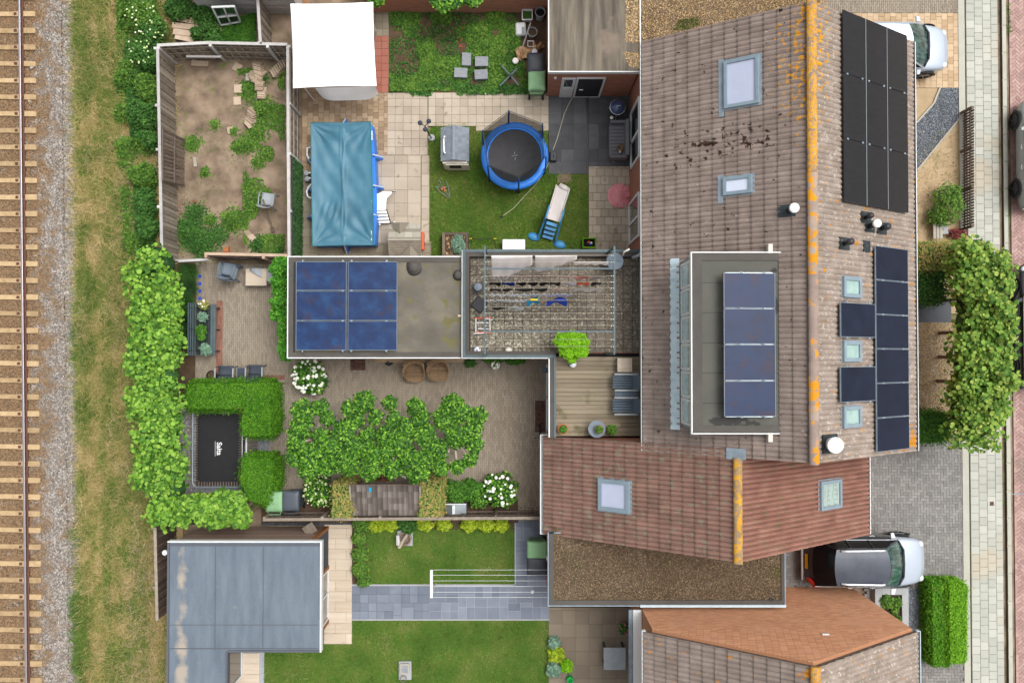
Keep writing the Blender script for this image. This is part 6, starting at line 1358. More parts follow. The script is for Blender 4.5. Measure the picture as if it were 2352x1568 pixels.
# ================================================================ SHED BOTTOM LEFT
SZ = 2.6; shed = thing('garden_house', 'modern garden house with blue-grey membrane roof beside the lower lawn', 'garden house', P(560, 1380, 0))
a = P(385, 1242, SZ); b = P(738, 1497, SZ); c = P(522, 1620, SZ); wE = -6.69
MB().prism([(a.x + .02, b.y + .02), (b.x - .02, b.y + .02), (b.x - .02, a.y - .02), (a.x + .02, a.y - .02)][::1], SZ - .2, SZ - .02).build('flat_roof', M['shed_membrane'], shed)
MB().box(a.x + .02, c.y, SZ - .2, c.x - .02, b.y + .02, SZ - .024).build('flat_roof', M['shed_membrane'], shed)
e = MB(); e.box(a.x, a.y - .04, SZ - .25, b.x, a.y, SZ + .02).box(b.x - .05, b.y, SZ - .25, b.x, a.y - .04, SZ + .02); e.build('roof_edge', M['white_trim'], shed)
e = MB(); e.box(a.x, c.y, SZ - .25, a.x + .07, a.y - .04, SZ + .03).box(c.x - .06, c.y, SZ - .25, c.x, b.y, SZ + .01).box(c.x, b.y, SZ - .25, b.x - .05, b.y + .06, SZ + .02).box(a.x + .07, a.y - .16, SZ - .02, b.x - .05, a.y - .1, SZ + .01).build('roof_kerb', M['slate_joint'], shed)
for fx in (.31, .62):
    X = a.x + (b.x - a.x) * fx; MB().box(X - .012, b.y + .08, SZ - .02, X + .012, a.y - .18, SZ - .012).build('membrane_seam', M['slate_joint'], shed)
MB().box(a.x + .1, (a.y + b.y) / 2 - .95, SZ - .02, b.x - .1, (a.y + b.y) / 2 - .93, SZ - .013).box(a.x + .1, b.y + .1, SZ - .02, b.x - .1, b.y + .13, SZ - .01).build('membrane_seam', M['slate_joint'], shed)
wt = P(0, 1210, 0).y
MB().box(a.x + .25, b.y + .32, .05, wE - .02, a.y - .06, SZ - .2).build('wall', M['shed_cladding'], shed)
MB().box(a.x + .25, c.y, .05, P(556, 1500, 0).x - .1, b.y + .31, SZ - .2).build('wall', M['shed_cladding'], shed)
for i in range(16): z = .1 + i * .15; MB().box(a.x + .2, a.y - .06, z, wE, a.y - .035, z + .14).build('cladding_board', M['shed_cladding'], shed)
yA = P(755, 1213, 0).y; yB_ = P(755, 1296, 0).y; yC = P(755, 1420, 0).y
MB().box(wE + .005, yB_, .05, wE + .03, yA, SZ - .2).build('dark_panel', M['textile_dark'], shed)
MB().box(wE - .1, yA, 0, wE + .05, yA + .10, SZ - .2).build('corner_post', M['brown_timber'], shed); MB().box(wE - .02, yB_ - .12, 0, wE + .06, yB_ - .002, SZ - .2).build('door_post', M['brown_timber'], shed); MB().box(wE - .02, yC - .12, 0, wE + .06, yC, SZ - .2).build('door_post', M['brown_timber'], shed)
wall_window_x(shed, wE, yC + .01, yB_ - .13, .08, 2.2, mull=((yB_ + yC) / 2,), sgn=1, fr=.06, name='sliding_door')
X2 = P(556, 1500, 0).x; wall_window_x(shed, X2, c.y, b.y + .05, .08, 2.3, sgn=1, glass='glass', name='window'); MB().box(a.x + .4, c.y, .06, X2 - .002, b.y + .05, 2.4).build('wall', M['textile_dark'], shed)
MB().bar(P(700, 1222, 1.2), P(722, 1208, 1.4), .35, .03).build('shelf_board', M['grey_wood'], label='grey board sticking out above the garden house wall', cat='board')
p = P(380, 1268, 2.2); MB().rbox(p, .12, .12, 2.1, 2.25).lathe((p.x, p.y, 2.2), [(.09, 0), (.09, .06), (.02, .08)], 12).build('wall_lamp', M['white_trim'], shed)

# ================================================================ WOOD STORE, BOXES, BINS
t = thing('wood_store', 'low open store with a grey clay-tiled lean-to roof in front of the south patio fence', 'wood store', P(885, 1150, 0)); r_ = rect(808, 1114, 962, 1186, 1.5); fz = lambda y: 1.3 + .28 * (y - r_[1]) / (r_[3] - r_[1])
MB().prism([(r_[0], r_[1]), (r_[2], r_[1]), (r_[2], r_[3]), (r_[0], r_[3])], lambda x, y: fz(y) - .09, lambda x, y: fz(y) - .045).build('roof_deck', M['dark_board'], t)
nx, ny = 13, 5; tw = (r_[2] - r_[0]) / nx; tl = (r_[3] - r_[1]) / ny
for i in range(nx):
    for j in range(ny):
        X = r_[0] + i * tw; Y = r_[1] + j * tl; X1 = X + tw * .94; Y1 = Y + tl * 1.04
        vs = []
        for yy, dz_ in ((Y, .02), (Y1, -.012)):
            for q in range(5): xx = X + (X1 - X) * q / 4; vs.append((xx, yy, fz(yy) + dz_ + .018 * math.cos(q / 4 * 6.283) - .01 + RD.uniform(-.002, .002)))
        MB().add(vs + [(X, Y, fz(Y) - .04), (X1, Y, fz(Y) - .04)], [(q, q + 1, q + 6, q + 5) for q in range(4)] + [(10, 11, 4, 3, 2, 1, 0)]).build('clay_tile', M['old_tile'], t)
for x in (r_[0] + .06, r_[2] - .06):
    for y in (r_[1] + .06, r_[3] - .06): MB().rbox((x, y), .08, .08, 0, fz(y) - .09).build('post', M['dark_board'], t)
MB().bar((r_[0] - .05, r_[1], fz(r_[1]) - .02), (r_[0] - .05, r_[3], fz(r_[3]) - .02), .06, .1).build('barge_board', M['grey_wood'], t); MB().bar((r_[2] + .05, r_[1], fz(r_[1]) - .02), (r_[2] + .05, r_[3], fz(r_[3]) - .02), .06, .1).build('barge_board', M['grey_wood'], t)
MB().bar((r_[0] - .05, r_[3] + .03, fz(r_[3])), (r_[2] + .05, r_[3] + .03, fz(r_[3])), .04, .05).build('edge_board', M['dark_board'], t)
p = P(850, 1124, 1.6); MB().rbox(p, .09, .15, 1.56, 1.60, .0).build('blue_box', M['cyan_cloth'], label='small blue object lying on the wood store tiles', cat='box')
t = thing('storage_box', 'grey metal box with a white ridge strip right of the variegated shrub', 'box', P(1042, 1172, 0)); r_ = rect(1014, 1160, 1070, 1188, .8)
MB().add([(r_[0], r_[1], 0), (r_[2], r_[1], 0), (r_[2], r_[3], 0), (r_[0], r_[3], 0), (r_[0], r_[1], .6), (r_[2], r_[1], .6), (r_[2], r_[3], .6), (r_[0], r_[3], .6), ((r_[0] + r_[2]) / 2, r_[1], .8), ((r_[0] + r_[2]) / 2, r_[3], .8)], [(0, 1, 5, 8, 4), (1, 2, 6, 5), (2, 3, 7, 9, 6), (3, 0, 4, 7), (4, 8, 9, 7), (8, 5, 6, 9), (3, 2, 1, 0)]).build('box_body', M['alu'], t)
xm_ = (r_[0] + r_[2]) / 2; MB().box(xm_ - .05, r_[1] - .01, .79, xm_ + .05, r_[3], .82).build('ridge_strip', M['white_trim'], t); MB().box(r_[0], r_[3], .58, r_[2], r_[3] + .03, .66).build('edge_strip', M['white_trim'], t)
def bin_proto(m, label, group='wheelie bins'):
    t = thing('wheelie_bin', label, 'wheelie bin', (0, 0, 0), group)
    MB().add([(-.24, -.28, .04), (.24, -.28, .04), (.24, .24, .04), (-.24, .24, .04), (-.29, -.34, 1.0), (.29, -.34, 1.0), (.29, .36, 1.0), (-.29, .36, 1.0)], [(3, 2, 1, 0), (4, 5, 6, 7), (0, 1, 5, 4), (1, 2, 6, 5), (2, 3, 7, 6), (3, 0, 4, 7)]).build('bin_body', M[m], t, local=True, bevel=.03)
    def lid(a, b): X = (a - .5) * .61; Y = -.37 + b * .72; return Vector((X, Y, 1.015 + .07 * (1 - (2 * a - 1) ** 4) * (1 - (2 * b - 1) ** 4)))
    MB().grid(lid, 10, 10).build('lid', M[m], t, smooth=True, solid=.02, local=True)
    MB().grid(lambda a, b: lid(.18 + .64 * a, .18 + .6 * b) + Vector((0, 0, .012)), 6, 6).build('lid_panel', M[m], t, smooth=True, local=True)
    MB().tube([(-.22, .36, .98), (-.22, .44, 1.0), (.22, .44, 1.0), (.22, .36, .98)], .016).build('handle', M[m], t, local=True)
    for x in (-.25, .25): MB().tube([(x - .03, .3, .1), (x + .03, .3, .1)], .1, 14).build('wheel', M['tyre'], t, local=True)
    return t
def put(o, u, v, z, rz): p = P(u, v, z); o.location = (p.x, p.y, 0); o.rotation_euler = (0, 0, rz); return o
g_ = bin_proto('bin_green', 'green wheelie bin at the top of the weedy bed, below the black one'); put(g_, 1233, 185, 1.05, math.pi)
c = copy_tree(g_); recol(c, M['bin_green'], M['bin_black']); c['label'] = 'black wheelie bin above the green one beside the weedy bed'; put(c, 1231, 145, 1.05, math.pi)
c = copy_tree(g_); c['label'] = 'green wheelie bin in front of the south patio fence beside the clipped hedge'; put(c, 629, 1153, 1.05, math.pi)
c = copy_tree(g_); recol(c, M['bin_green'], M['bin_grey']); c['label'] = 'grey wheelie bin in front of the south patio fence beside the hydrangea'; put(c, 667, 1151, 1.05, math.pi)
c = copy_tree(g_); c['label'] = 'green wheelie bin on the slate path against the gravel-roofed garage'; put(c, 1235, 1263, 1.05, -math.pi / 2)
c = copy_tree(g_); recol(c, M['bin_green'], M['bin_black']); c['label'] = 'black wheelie bin on the slate path below the green one'; put(c, 1235, 1300, 1.05, -math.pi / 2)

# ================================================================ CANOPY
t = thing('party_tent', 'white square party tent over the terrace beside the weedy bed', 'tent', P(765, 105, 0)); TZ_ = 2.2
cA, cB, cC, cD = P(667, 9, TZ_), P(857, 5, TZ_), P(865, 198, TZ_), P(673, 203, TZ_)
def ten(a, b):
    q = cA.lerp(cB, a).lerp(cD.lerp(cC, a), b); e = 4 * a * (1 - a); f = 4 * b * (1 - b); s = .06
    ctr = (cA + cC) / 2; q = q + (ctr - q) * (.018 * (e * (1 - f) + f * (1 - e))); q.z += .32 * min(1, (e * f) ** .6); return q
MB().grid(ten, 18, 18).build('canopy', M['canopy'], t, smooth=True)
tc = (cA + cC) / 2
for c_ in (cA, cB, cC, cD): c_ = c_.lerp(tc, .16); MB().tube([(c_.x, c_.y, 0), (c_.x, c_.y, TZ_ - .0)], .02).build('leg', M['white_trim'], t)
MB().grid(lambda a, b: cD.lerp(cC, .26 + .72 * a) + Vector((0, -.22 * b * (1 - (2 * a - 1) ** 6) - .0, -.02 - .75 * b)), 14, 6).build('hanging_flap', M['sheet_cloth'], t, smooth=True)
p = P(695, 3, 1); MB().bar(P(690, -8, 1.6), P(708, 14, 1.6), .09).build('timber_beam', M['brown_timber'], label='brown timber beam end at the top edge left of the tent', cat='beam')

# ================================================================ POOL
t = thing('swimming_pool', 'rectangular frame pool covered with a wrinkled teal tarpaulin', 'pool', P(787, 423, 0)); PZ = .95
q0, q1, q2, q3 = P(714, 282, PZ), P(851, 280, PZ), P(859, 563, PZ), P(718, 565, PZ)
def tarp(a, b):
    q = q0.lerp(q1, a).lerp(q3.lerp(q2, a), b); e = min(a, 1 - a) * 2; f = min(b, 1 - b) * 2; edge = min(1, min(e * 1.0, f * 2.0) * 3)
    q.z -= .07 * edge; L1 = math.hypot(a - 0, (b - 0) * 2); L2 = math.hypot(1 - a, b * 2); L3 = math.hypot(a, (1 - b) * 2); L4 = math.hypot(1 - a, (1 - b) * 2)
    for L_, an in ((L1, math.atan2(b * 2, a)), (L2, math.atan2(b * 2, 1 - a)), (L3, math.atan2((1 - b) * 2, a)), (L4, math.atan2((1 - b) * 2, 1 - a))): q.z += .036 * math.sin(an * 15 + 2 * math.sin(L_ * 4)) * math.exp(-L_ * 2.0) * edge
    for k, (c_, w_) in enumerate(((.52, .012), (.49, .01), (.55, .02))): dxx = a - (c_ + .015 * math.sin(b * 11 + k * 2)); q.z += (.034 - .012 * k) * math.exp(-(dxx / w_) ** 2 / 2) * edge * (.4 + .6 * abs(math.sin(b * 5 + k)))
    q.z += .012 * math.sin(a * 9 + b * 17 + 2 * math.sin(b * 9)) * edge + .008 * math.sin(a * 23 - b * 31) * edge
    c1 = math.exp(-((a - .3) ** 2 / .03 + (b - .72) ** 2 / .004)); q.z += .02 * c1 * math.sin((a * 60 + b * 40)); q.y += (.02 * math.sin(a * 3.14) * (1 if b < .02 else -1 if b > .98 else 0)) * -1
    return q
MB().grid(tarp, 70, 130).build('tarpaulin', M['tarp'], t, smooth=True)
MB().tube([q0, q1, q2, q3], .02, closed=True).build('tarpaulin_hem', M['tarp_edge'], t)
MB().prism([(q0.x + .05, q0.y - .05), (q1.x + .02, q1.y - .05), (q1.x + .08, q1.y - .6), (q2.x + .06, q2.y + 1.6), (q2.x + .0, q2.y + .05), (q3.x + .04, q3.y + .05)], .02, PZ - .24).build('pool_wall', M['blue_vinyl'], t)
for v in (300, 395, 460, 530): MB().tube([(q1.x + .04, P(0, v, PZ).y, PZ - .03), (q1.x + .05, P(0, v + 22, PZ).y, PZ - .03)], .022).build('top_rail', M['white_plastic'], t)
for (u, v, u2, v2) in ((858, 357, 880, 362), (859, 427, 882, 431), (858, 494, 882, 497), (717, 362, 706, 370), (718, 432, 706, 436), (718, 497, 706, 499), (790, 283, 794, 274), (792, 563, 797, 583)):
    a = P(u, v, .75); b = P(u2, v2, .06); d = (b - a); s_ = Vector((-d.y, d.x, 0)).normalized() * .07
    MB().add([a + s_, b + s_ * .9, Vector((a.x, a.y, .05)) + s_, a - s_, b - s_ * .9, Vector((a.x, a.y, .05)) - s_], [(0, 1, 2), (5, 4, 3), (0, 3, 4, 1), (1, 4, 5, 2), (2, 5, 3, 0)]).build('side_brace', M['blue_vinyl'], t)
    MB().tube([a + Vector((0, 0, .1)), b + Vector((0, 0, .04))], .024).build('brace_tube', M['white_plastic'], t)
for u, v, u2, v2 in ((850, 282, 861, 294), (856, 560, 862, 565)): MB().tube([P(u, v, .7), P(u2, v2, .02)], .02).build('corner_leg', M['white_plastic'], t)
t = thing('pool_pump', 'grey filter pump with two canisters left of the pool', 'pump', P(702, 402, 0))
for (u, v) in ((703, 397), (705, 410)): p = P(u, v, .4); MB().lathe((p.x, p.y, 0), [(.08, 0), (.09, .3), (.10, .32), (.09, .38), (.02, .4)], 16).build('canister', M['light_grey_plastic'], t)
for pts in ([(716, 338), (706, 340), (705, 355), (710, 368), (717, 377)], [(717, 422), (708, 430), (704, 440), (706, 450), (712, 455), (718, 453)], [(703, 397), (718, 397)], [(705, 410), (718, 409)]):
    MB().tube([P(u, v, .35) for u, v in pts], .032, 8).build('hose', M['white_plastic'], t, smooth=True)
t = thing('pool_ladder', 'white folding pool ladder and platform leaning right of the pool', 'ladder', P(880, 475, 0))
plat = PP([(862, 447), (878, 440), (900, 440), (900, 444), (888, 456), (886, 482), (862, 484), (860, 460)], .6); MB().prism(plat, .56, .6).build('platform', M['white_plastic'], t, bevel=.01)
for i in range(4): a = P(864 + i * 1.8, 488 + i * 7.3, .55 - i * .1); b = P(889 + i * 2, 487 + i * 7.5, .55 - i * .1); MB().bar(a, b, .085, .04).build('rung', M['white_plastic'], t)
MB().tube([P(861, 484, .6), P(868, 516, .1)], .02).tube([P(888, 482, .6), P(898, 514, .1)], .02).tube([P(861, 442, .5), P(908, 440, .4)], .018).tube([P(864, 513, .2), P(904, 511, .15)], .018).build('side_rail', M['black_plastic'], t)
for u, v in ((906, 440), (906, 511), (872, 516), (861, 442)): MB().ball(tuple(P(u, v, .3)), .04, 8).build('foot_cap', M['white_plastic'], t)

# ================================================================ PLAYHOUSES
def shingle_slope(parent, c00, c10, c11, c01, nu, nv, m, name='shingle'):
    """rows of shingles on the quad c00(top left) c10(top right) c11(bottom right) c01(bottom left)"""
    for j in range(nv):
        k = nu + (j % 2)
        for i in range(k):
            a0 = max(0, (i - .5 * (j % 2)) / nu); a1 = min(1, (i + 1 - .5 * (j % 2)) / nu - .01); b0 = j / nv; b1 = (j + .98) / nv
            if a1 - a0 < .02: continue
            f = lambda a, b: c00.lerp(c10, a).lerp(c01.lerp(c11, a), b); nn = (c10 - c00).cross(c01 - c00).normalized(); nn = nn if nn.z > 0 else -nn
            t0, t1 = nn * .008, nn * .022; q = [f(a0, b0) + t0, f(a1, b0) + t0, f(a1, b1) + t1, f(a0, b1) + t1, f(a1, b1), f(a0, b1)]
            MB().add(q, [(0, 3, 2, 1), (3, 5, 4, 2)]).build(name, M[m], parent)
t = thing('playhouse', 'cream playhouse with a grey shingled gable roof and white rail on the lawn', 'playhouse', P(1045, 335, 0)); a, b = P(1013, 294, 1.0), P(1077, 374, 1.0); rz_ = 1.28; xm_ = P(1043, 0, rz_).x
MB().box(a.x + .06, b.y - .02, 0, b.x - .06, a.y - .06, .98).build('wall', M['cream_plastic'], t)
q = [Vector((xm_, a.y + .02, rz_)), Vector((xm_, b.y + .05, rz_))]
MB().add([(a.x, a.y, 1.0), (a.x, b.y + .05, 1.0), (xm_, b.y + .05, rz_ - .01), (xm_, a.y, rz_ - .01), (b.x, b.y + .05, 1.0), (b.x, a.y, 1.0)], [(0, 1, 2, 3), (3, 2, 4, 5)]).build('roof', M['shingle_grey'], t, solid=.03)
R_ = [c for c in t.children if c.name.startswith('roof')][0]
shingle_slope(R_, q[0], q[1], Vector((b.x, b.y + .05, 1.0)), Vector((b.x, a.y, 1.0)), 9, 4, 'shingle_grey'); shingle_slope(R_, q[0], q[1], Vector((a.x, b.y + .05, 1.0)), Vector((a.x, a.y, 1.0)), 9, 4, 'shingle_grey')
MB().box(xm_ - .05, b.y + .04, rz_ + .01, xm_ + .05, a.y + .02, rz_ + .04).build('ridge_cap', M['shingle_grey'], t)
MB().tube([P(1021, 314, 1.25), P(1019, 316, 1.1), P(1020, 350, 1.1), P(1022, 351, 1.25)], .03).build('white_rail', M['white_plastic'], t); MB().box(a.x + .15, b.y - .06, .05, b.x - .02, b.y - .02, .9).build('door', M['cream_plastic'], t); MB().box(a.x + .28, b.y - .07, .45, a.x + .7, b.y - .061, .85).build('window', M['hole_dark'], t)
t = thing('playhouse', 'tan playhouse with shingled hipped roof and small gables against the garden annex', 'playhouse', P(928, 560, 0)); zr, ze = 1.45, 1.05
e = [P(895, 516, ze), P(966, 516, ze), P(968, 590, ze), P(893, 590, ze)]; r0, r1_ = P(891, 551, zr), P(967, 551, zr)
MB().prism([(e[3].x + .08, e[3].y + .05), (e[2].x - .08, e[2].y + .05), (e[1].x - .08, e[1].y - .05), (e[0].x + .08, e[0].y - .05)], 0, ze).build('wall', M['cream_plastic'], t)
ro = MB().add([e[0], e[1], r1_, r0, e[2], e[3]], [(0, 3, 2, 1), (3, 5, 4, 2)]).build('roof', M['shingle_tan'], t, solid=.03)
shingle_slope(ro, r0, r1_, e[2], e[3], 8, 7, 'shingle_tan'); shingle_slope(ro, r0, r1_, e[1], e[0], 4, 2, 'grey_block')
MB().bar(r0 + Vector((0, 0, .03)), r1_ + Vector((0, 0, .03)), .06, .04).build('ridge_cap', M['grey_block'], t)
for (u, v, w_, v2, s) in ((918, 511, 22, 538, 1), (942, 562, 24, 592, -1)):
    ap = P(u, v if s < 0 else v2, 1.5 if s < 0 else 1.3); l_, r2_ = P(u - w_, v2 if s < 0 else v, 1.25), P(u + w_, v2 if s < 0 else v, 1.25); f_ = P(u, v2 if s < 0 else v, 1.5)
    MB().add([ap, l_, f_, r2_], [(0, 1, 2), (0, 2, 3)]).build('gable', M['shingle_tan'], t, solid=.02)
t = thing('pool_float', 'bright orange foam float leaning upright beside the tan playhouse', 'float', P(970, 553, 0)); MB().add([], []) 
MB().rbox(P(970, 553, .5), .11, .66, .2, .5).build('float_board', M['orange_plastic'], t, bevel=.04); MB().rbox(P(970, 553, .52), .03, .5, .5, .515).build('groove', M['terracotta'], t)
# planter
t = thing('wooden_planter', 'grey square planter with bushy green plant at the bottom of the lawn', 'planter', P(1045, 558, 0)); r_ = rect(1016, 534, 1075, 590, .45)
pb = MB(); W_ = .09
for q in ((r_[0], r_[1], r_[0] + W_, r_[3]), (r_[2] - W_, r_[1], r_[2], r_[3]), (r_[0] + W_, r_[3] - W_, r_[2] - W_, r_[3]), (r_[0] + W_, r_[1], r_[2] - W_, r_[1] + W_)): MB().box(q[0], q[1], 0, q[2], q[3], .45).build('side_board', M['dark_board'], t)
MB().box(r_[0] + W_, r_[1] + W_, 0, r_[2] - W_, r_[3] - W_, .36).build('soil', M['dark_soil'], t); p = P(1052, 562, .5); bush('foliage', [(p.x, p.y, .42, .26, .38, .3)], 800, .045, M['grey_leaf'], parent=t)
stones('gravel', [(r_[0] + .1, r_[1] + .1), (r_[2] - .1, r_[1] + .1), (r_[2] - .1, r_[3] - .1), (r_[0] + .1, r_[3] - .1)], 160, .09, M['roof_pebble_tan'], t, z=.36)
# ================================================================ GARDEN THINGS
t = thing('garden_lamp', 'black garden lamp with three dark globes on a post at the path corner', 'lamp', P(1001, 318, 0)); b0 = P(992, 318, 0)
top = P(976, 290, 1.3); MB().tube([(b0.x, b0.y, 0), tuple(P(987, 312, .6)), tuple(top)], .025, 8).build('post', M['dark_metal'], t)
for u, v in ((965, 283), (985, 279), (977, 298)):
    e = P(u, v, 1.35); MB().tube([tuple(top), (e.x, e.y, 1.32)], .015).build('arm', M['dark_metal'], t); g = MB().ball((e.x, e.y, 1.38), .085, 18).build('globe', M['grey_ball'], t)
MB().lathe((b0.x, b0.y, 0), [(.12, 0), (.12, .12), (.07, .14)], 14).build('base', M['concrete'], t)
t = thing('toy_swing', 'small grey wire toy with orange dots lying on the lawn', 'toy', P(1018, 435, 0))
for pts in ([(1008, 412), (1014, 425), (1032, 452)], [(1001, 428), (1010, 440), (1031, 455)], [(1025, 416), (1030, 430), (1033, 452)], [(1006, 430), (1028, 430)]): MB().tube([P(u, v, .12) for u, v in pts], .012, 5).build('wire_frame', M['alu'], t)
for u, v in ((1015, 434), (1021, 431), (1022, 438)): MB().ball(tuple(P(u, v, .12)), .05, 8, sz=.5).build('coloured_disc', M['terracotta'], t)
# round trampoline
t = thing('trampoline', 'round trampoline with blue edge pad and black safety net on the lawn', 'trampoline', P(1182, 358, 0)); c = P(1182, 358, .7); Rr = 1.2
MB().lathe((c.x, c.y, .66), [(.01, 0), (.97, 0), (.97, .012), (.01, .012)][:4], 40).build('jumping_mat', M['bed_black'], t)
MB().add([(c.x + r * math.cos(a * math.tau / 48), c.y + r * math.sin(a * math.tau / 48), z) for r, z in ((.95, .70), (.98, .73), (1.14, .73), (1.21, .68), (1.2, .58)) for a in range(48)], [(k * 48 + i, k * 48 + (i + 1) % 48, (k + 1) * 48 + (i + 1) % 48, (k + 1) * 48 + i) for k in range(4) for i in range(48)]).build('edge_pad', M['blue_vinyl'], t, smooth=True)
tops = [(1169, 255), (1108, 301), (1120, 381), (1192, 409), (1254, 360), (1246, 285)]; tp = []
for u, v in tops: p = P(u, v, 2.5); tp.append(Vector((p.x, p.y, 2.5)))
NETM = see_through('net', '262626', .72)
bs = []
for p in tp:
    d = Vector((p.x - c.x, p.y - c.y, 0)).normalized(); b_ = Vector((c.x, c.y, 0)) + d * 1.2; bs.append(d)
    MB().tube([(b_.x, b_.y, 0), (b_.x, b_.y, 1.2), (p.x, p.y, 2.5)], .03, 8).build('pole', M['net_blue'], t, smooth=True)
for i in range(6):
    p, q = tp[i], tp[(i + 1) % 6]; d0, d1 = bs[i], bs[(i + 1) % 6]
    def net(a, b, p=p, q=q, d0=d0, d1=d1):
        d = (d0.lerp(d1, a)).normalized(); lo = Vector((c.x, c.y, .745)) + d * .985; hi = p.lerp(q, a) + (Vector((c.x, c.y, 0)) - Vector((p.lerp(q, a).x, p.lerp(q, a).y, 0))) * .03; return lo.lerp(hi, b)
    MB().grid(net, 8, 8).build('safety_net', NETM, t, smooth=True)
    MB().tube([tuple(p), tuple(q)], .012, 5).build('net_hem', M['black_plastic'], t)
for k in range(3): a = k * 2.1; MB().tube([(c.x + math.cos(a) * 1.1, c.y + math.sin(a) * 1.1, 0), (c.x + math.cos(a + .5) * 1.15, c.y + math.sin(a + .5) * 1.15, 0), (c.x + math.cos(a + .5) * 1.1, c.y + math.sin(a + .5) * 1.1, .6)], .02).build('leg', M['alu'], t)
for dx, dy, r_ in ((0, .1, 1.4), (.06, .02, .2), (-.06, .0, .3), (.02, -.1, 1.5)): MB().bar((c.x + dx - .05 * math.cos(r_), c.y + dy - .05 * math.sin(r_), .68), (c.x + dx + .05 * math.cos(r_), c.y + dy + .05 * math.sin(r_), .68), .012, .004).build('print_mark', M['light_grey_plastic'], t)
# ropes / hose
MB().tube([P(u, v, .07) for u, v in ((1319, 216), (1306, 240), (1296, 262), (1288, 290), (1280, 318), (1270, 345))], .014, 6).build('garden_hose', M['rope'], label='white cable running from the door over the black rubber tiles', cat='cable')
MB().tube([P(u, v, .06) for u, v in ((1262, 372), (1250, 395), (1230, 425), (1205, 450), (1180, 478), (1155, 496))], .013, 6).build('garden_hose', M['rope'], label='pale cable curving over the lawn below the trampoline', cat='cable')
MB().tube([P(1155, 496, .06), P(1149, 500, .06)], .03).build('cable_plug', M['black_plastic'], label='black plug at the end of the cable on the lawn', cat='plug')
t = thing('pump_box', 'black plastic box with slot beside the trampoline on the rubber tiles', 'box', P(1271, 359, 0)); MB().rbox(P(1271, 359, .2), .24, .38, .05, .25, 0, tap=.92).build('box_body', M['black_plastic'], t, bevel=.02); MB().rbox(P(1271, 359, .25), .03, .1, .25, .256).build('slot', M['hole_dark'], t)
# slide
t = thing('garden_slide', 'blue and cream children slide standing on the lawn', 'slide', P(1265, 490, 0)); S0 = P(1293, 430, .12); S1 = P(1270, 506, .95); d = (S1 - S0); dh = Vector((d.x, d.y, 0)).normalized(); n_ = Vector((-dh.y, dh.x, 0))
def chute(a, b):
    s = b; w_ = .25 + .02 * (1 - b); q = S0.lerp(S1, s); q.z = .08 + .87 * (s ** 1.25); e = abs(a - .5) * 2
    return q + n_ * (a - .5) * 2 * w_ + Vector((0, 0, .10 if e > .95 else (.10 if e > .8 else 0)))
MB().grid(chute, 20, 14).build('chute', M['slide_cream'], t, smooth=False, solid=.015)
MB().tube([P(1285, 425, .1), P(1296, 431, .1), P(1306, 437, .1)], [.09, .10, .09], 10).build('chute_end', M['slide_cream'], t, smooth=True)
for i, k in enumerate((0, 1, 2, 3)): q = S1 - dh * -.0; z = .8 - k * .2; o = Vector((S1.x, S1.y, 0)) + dh * (.12 + k * .13); MB().bar(o - n_ * .2 + Vector((0, 0, z)), o + n_ * .2 + Vector((0, 0, z)), .12, .05).build('step', M['slide_blue'], t, bevel=.01)
for s in (-1, 1):
    a = Vector((S1.x, S1.y, 0)) + n_ * s * .27; MB().bar(a + Vector((0, 0, .95)) - dh * .1, a + dh * .62 + n_ * s * .06 + Vector((0, 0, .1)), .07, .10).build('side_frame', M['slide_blue'], t, bevel=.02)
    MB().tube([a + Vector((0, 0, .8)) - dh * .5, a + Vector((0, 0, 1.2)) - dh * .4, a + Vector((0, 0, 1.25)) + dh * .05, a + Vector((0, 0, .9)) + dh * .1], .03, 8).build('handrail', M['slide_blue'], t, smooth=True)
    f = a + dh * .62 + n_ * s * .22; MB().lathe((f.x, f.y, .02), [(.02, 0), (.2, 0), (.18, .06), (.1, .09), (.02, .1)], 16, sx=1.25, sy=.75, rot=math.atan2(n_.y, n_.x)).build('foot', M['slide_blue'], t, smooth=True)
# shell sandbox
t = thing('sandbox', 'pink scallop shell sandbox leaning flat beside the brick wall', 'sandbox', P(1423, 448, 0)); c = P(1424, 448, .2); n_ = 60
def shell(a, b):
    th = a * math.tau; k = b; lob = 1 + .06 * abs(math.sin(th * 4.5)) if math.cos(th) < .6 else .93
    r = .42 * k * lob; x = -math.cos(th) * r * (1 if math.cos(th) > -1 else 1); rib = .022 * abs(math.sin((th) * 9)) * k
    return Vector((c.x - math.cos(th) * r * .98 * -1 * -1, c.y + math.sin(th) * r * 1.02, .07 + .16 * (1 - k ** 2.5) + rib))
MB().grid(shell, 108, 10).build('shell_lid', M['pink'], t, smooth=True)
MB().lathe((c.x, c.y, .02), [(.36, 0), (.43, .03), (.44, .07), (.40, .08)], 40).build('shell_rim', M['pink'], t)
MB().rbox((c.x + .40, c.y), .08, .34, .03, .16).build('hinge', M['pink'], t, bevel=.02)
for k in range(-4, 5):
    a = k * .27; MB().tube([(c.x + .34, c.y + k * .012, .23), (c.x + .1 - .1 * math.cos(a), c.y + math.sin(a) * .18, .25), (c.x - .36 * math.cos(a) , c.y + math.sin(a) * .37, .12)], .012, 5).build('rib', M['pink'], t)
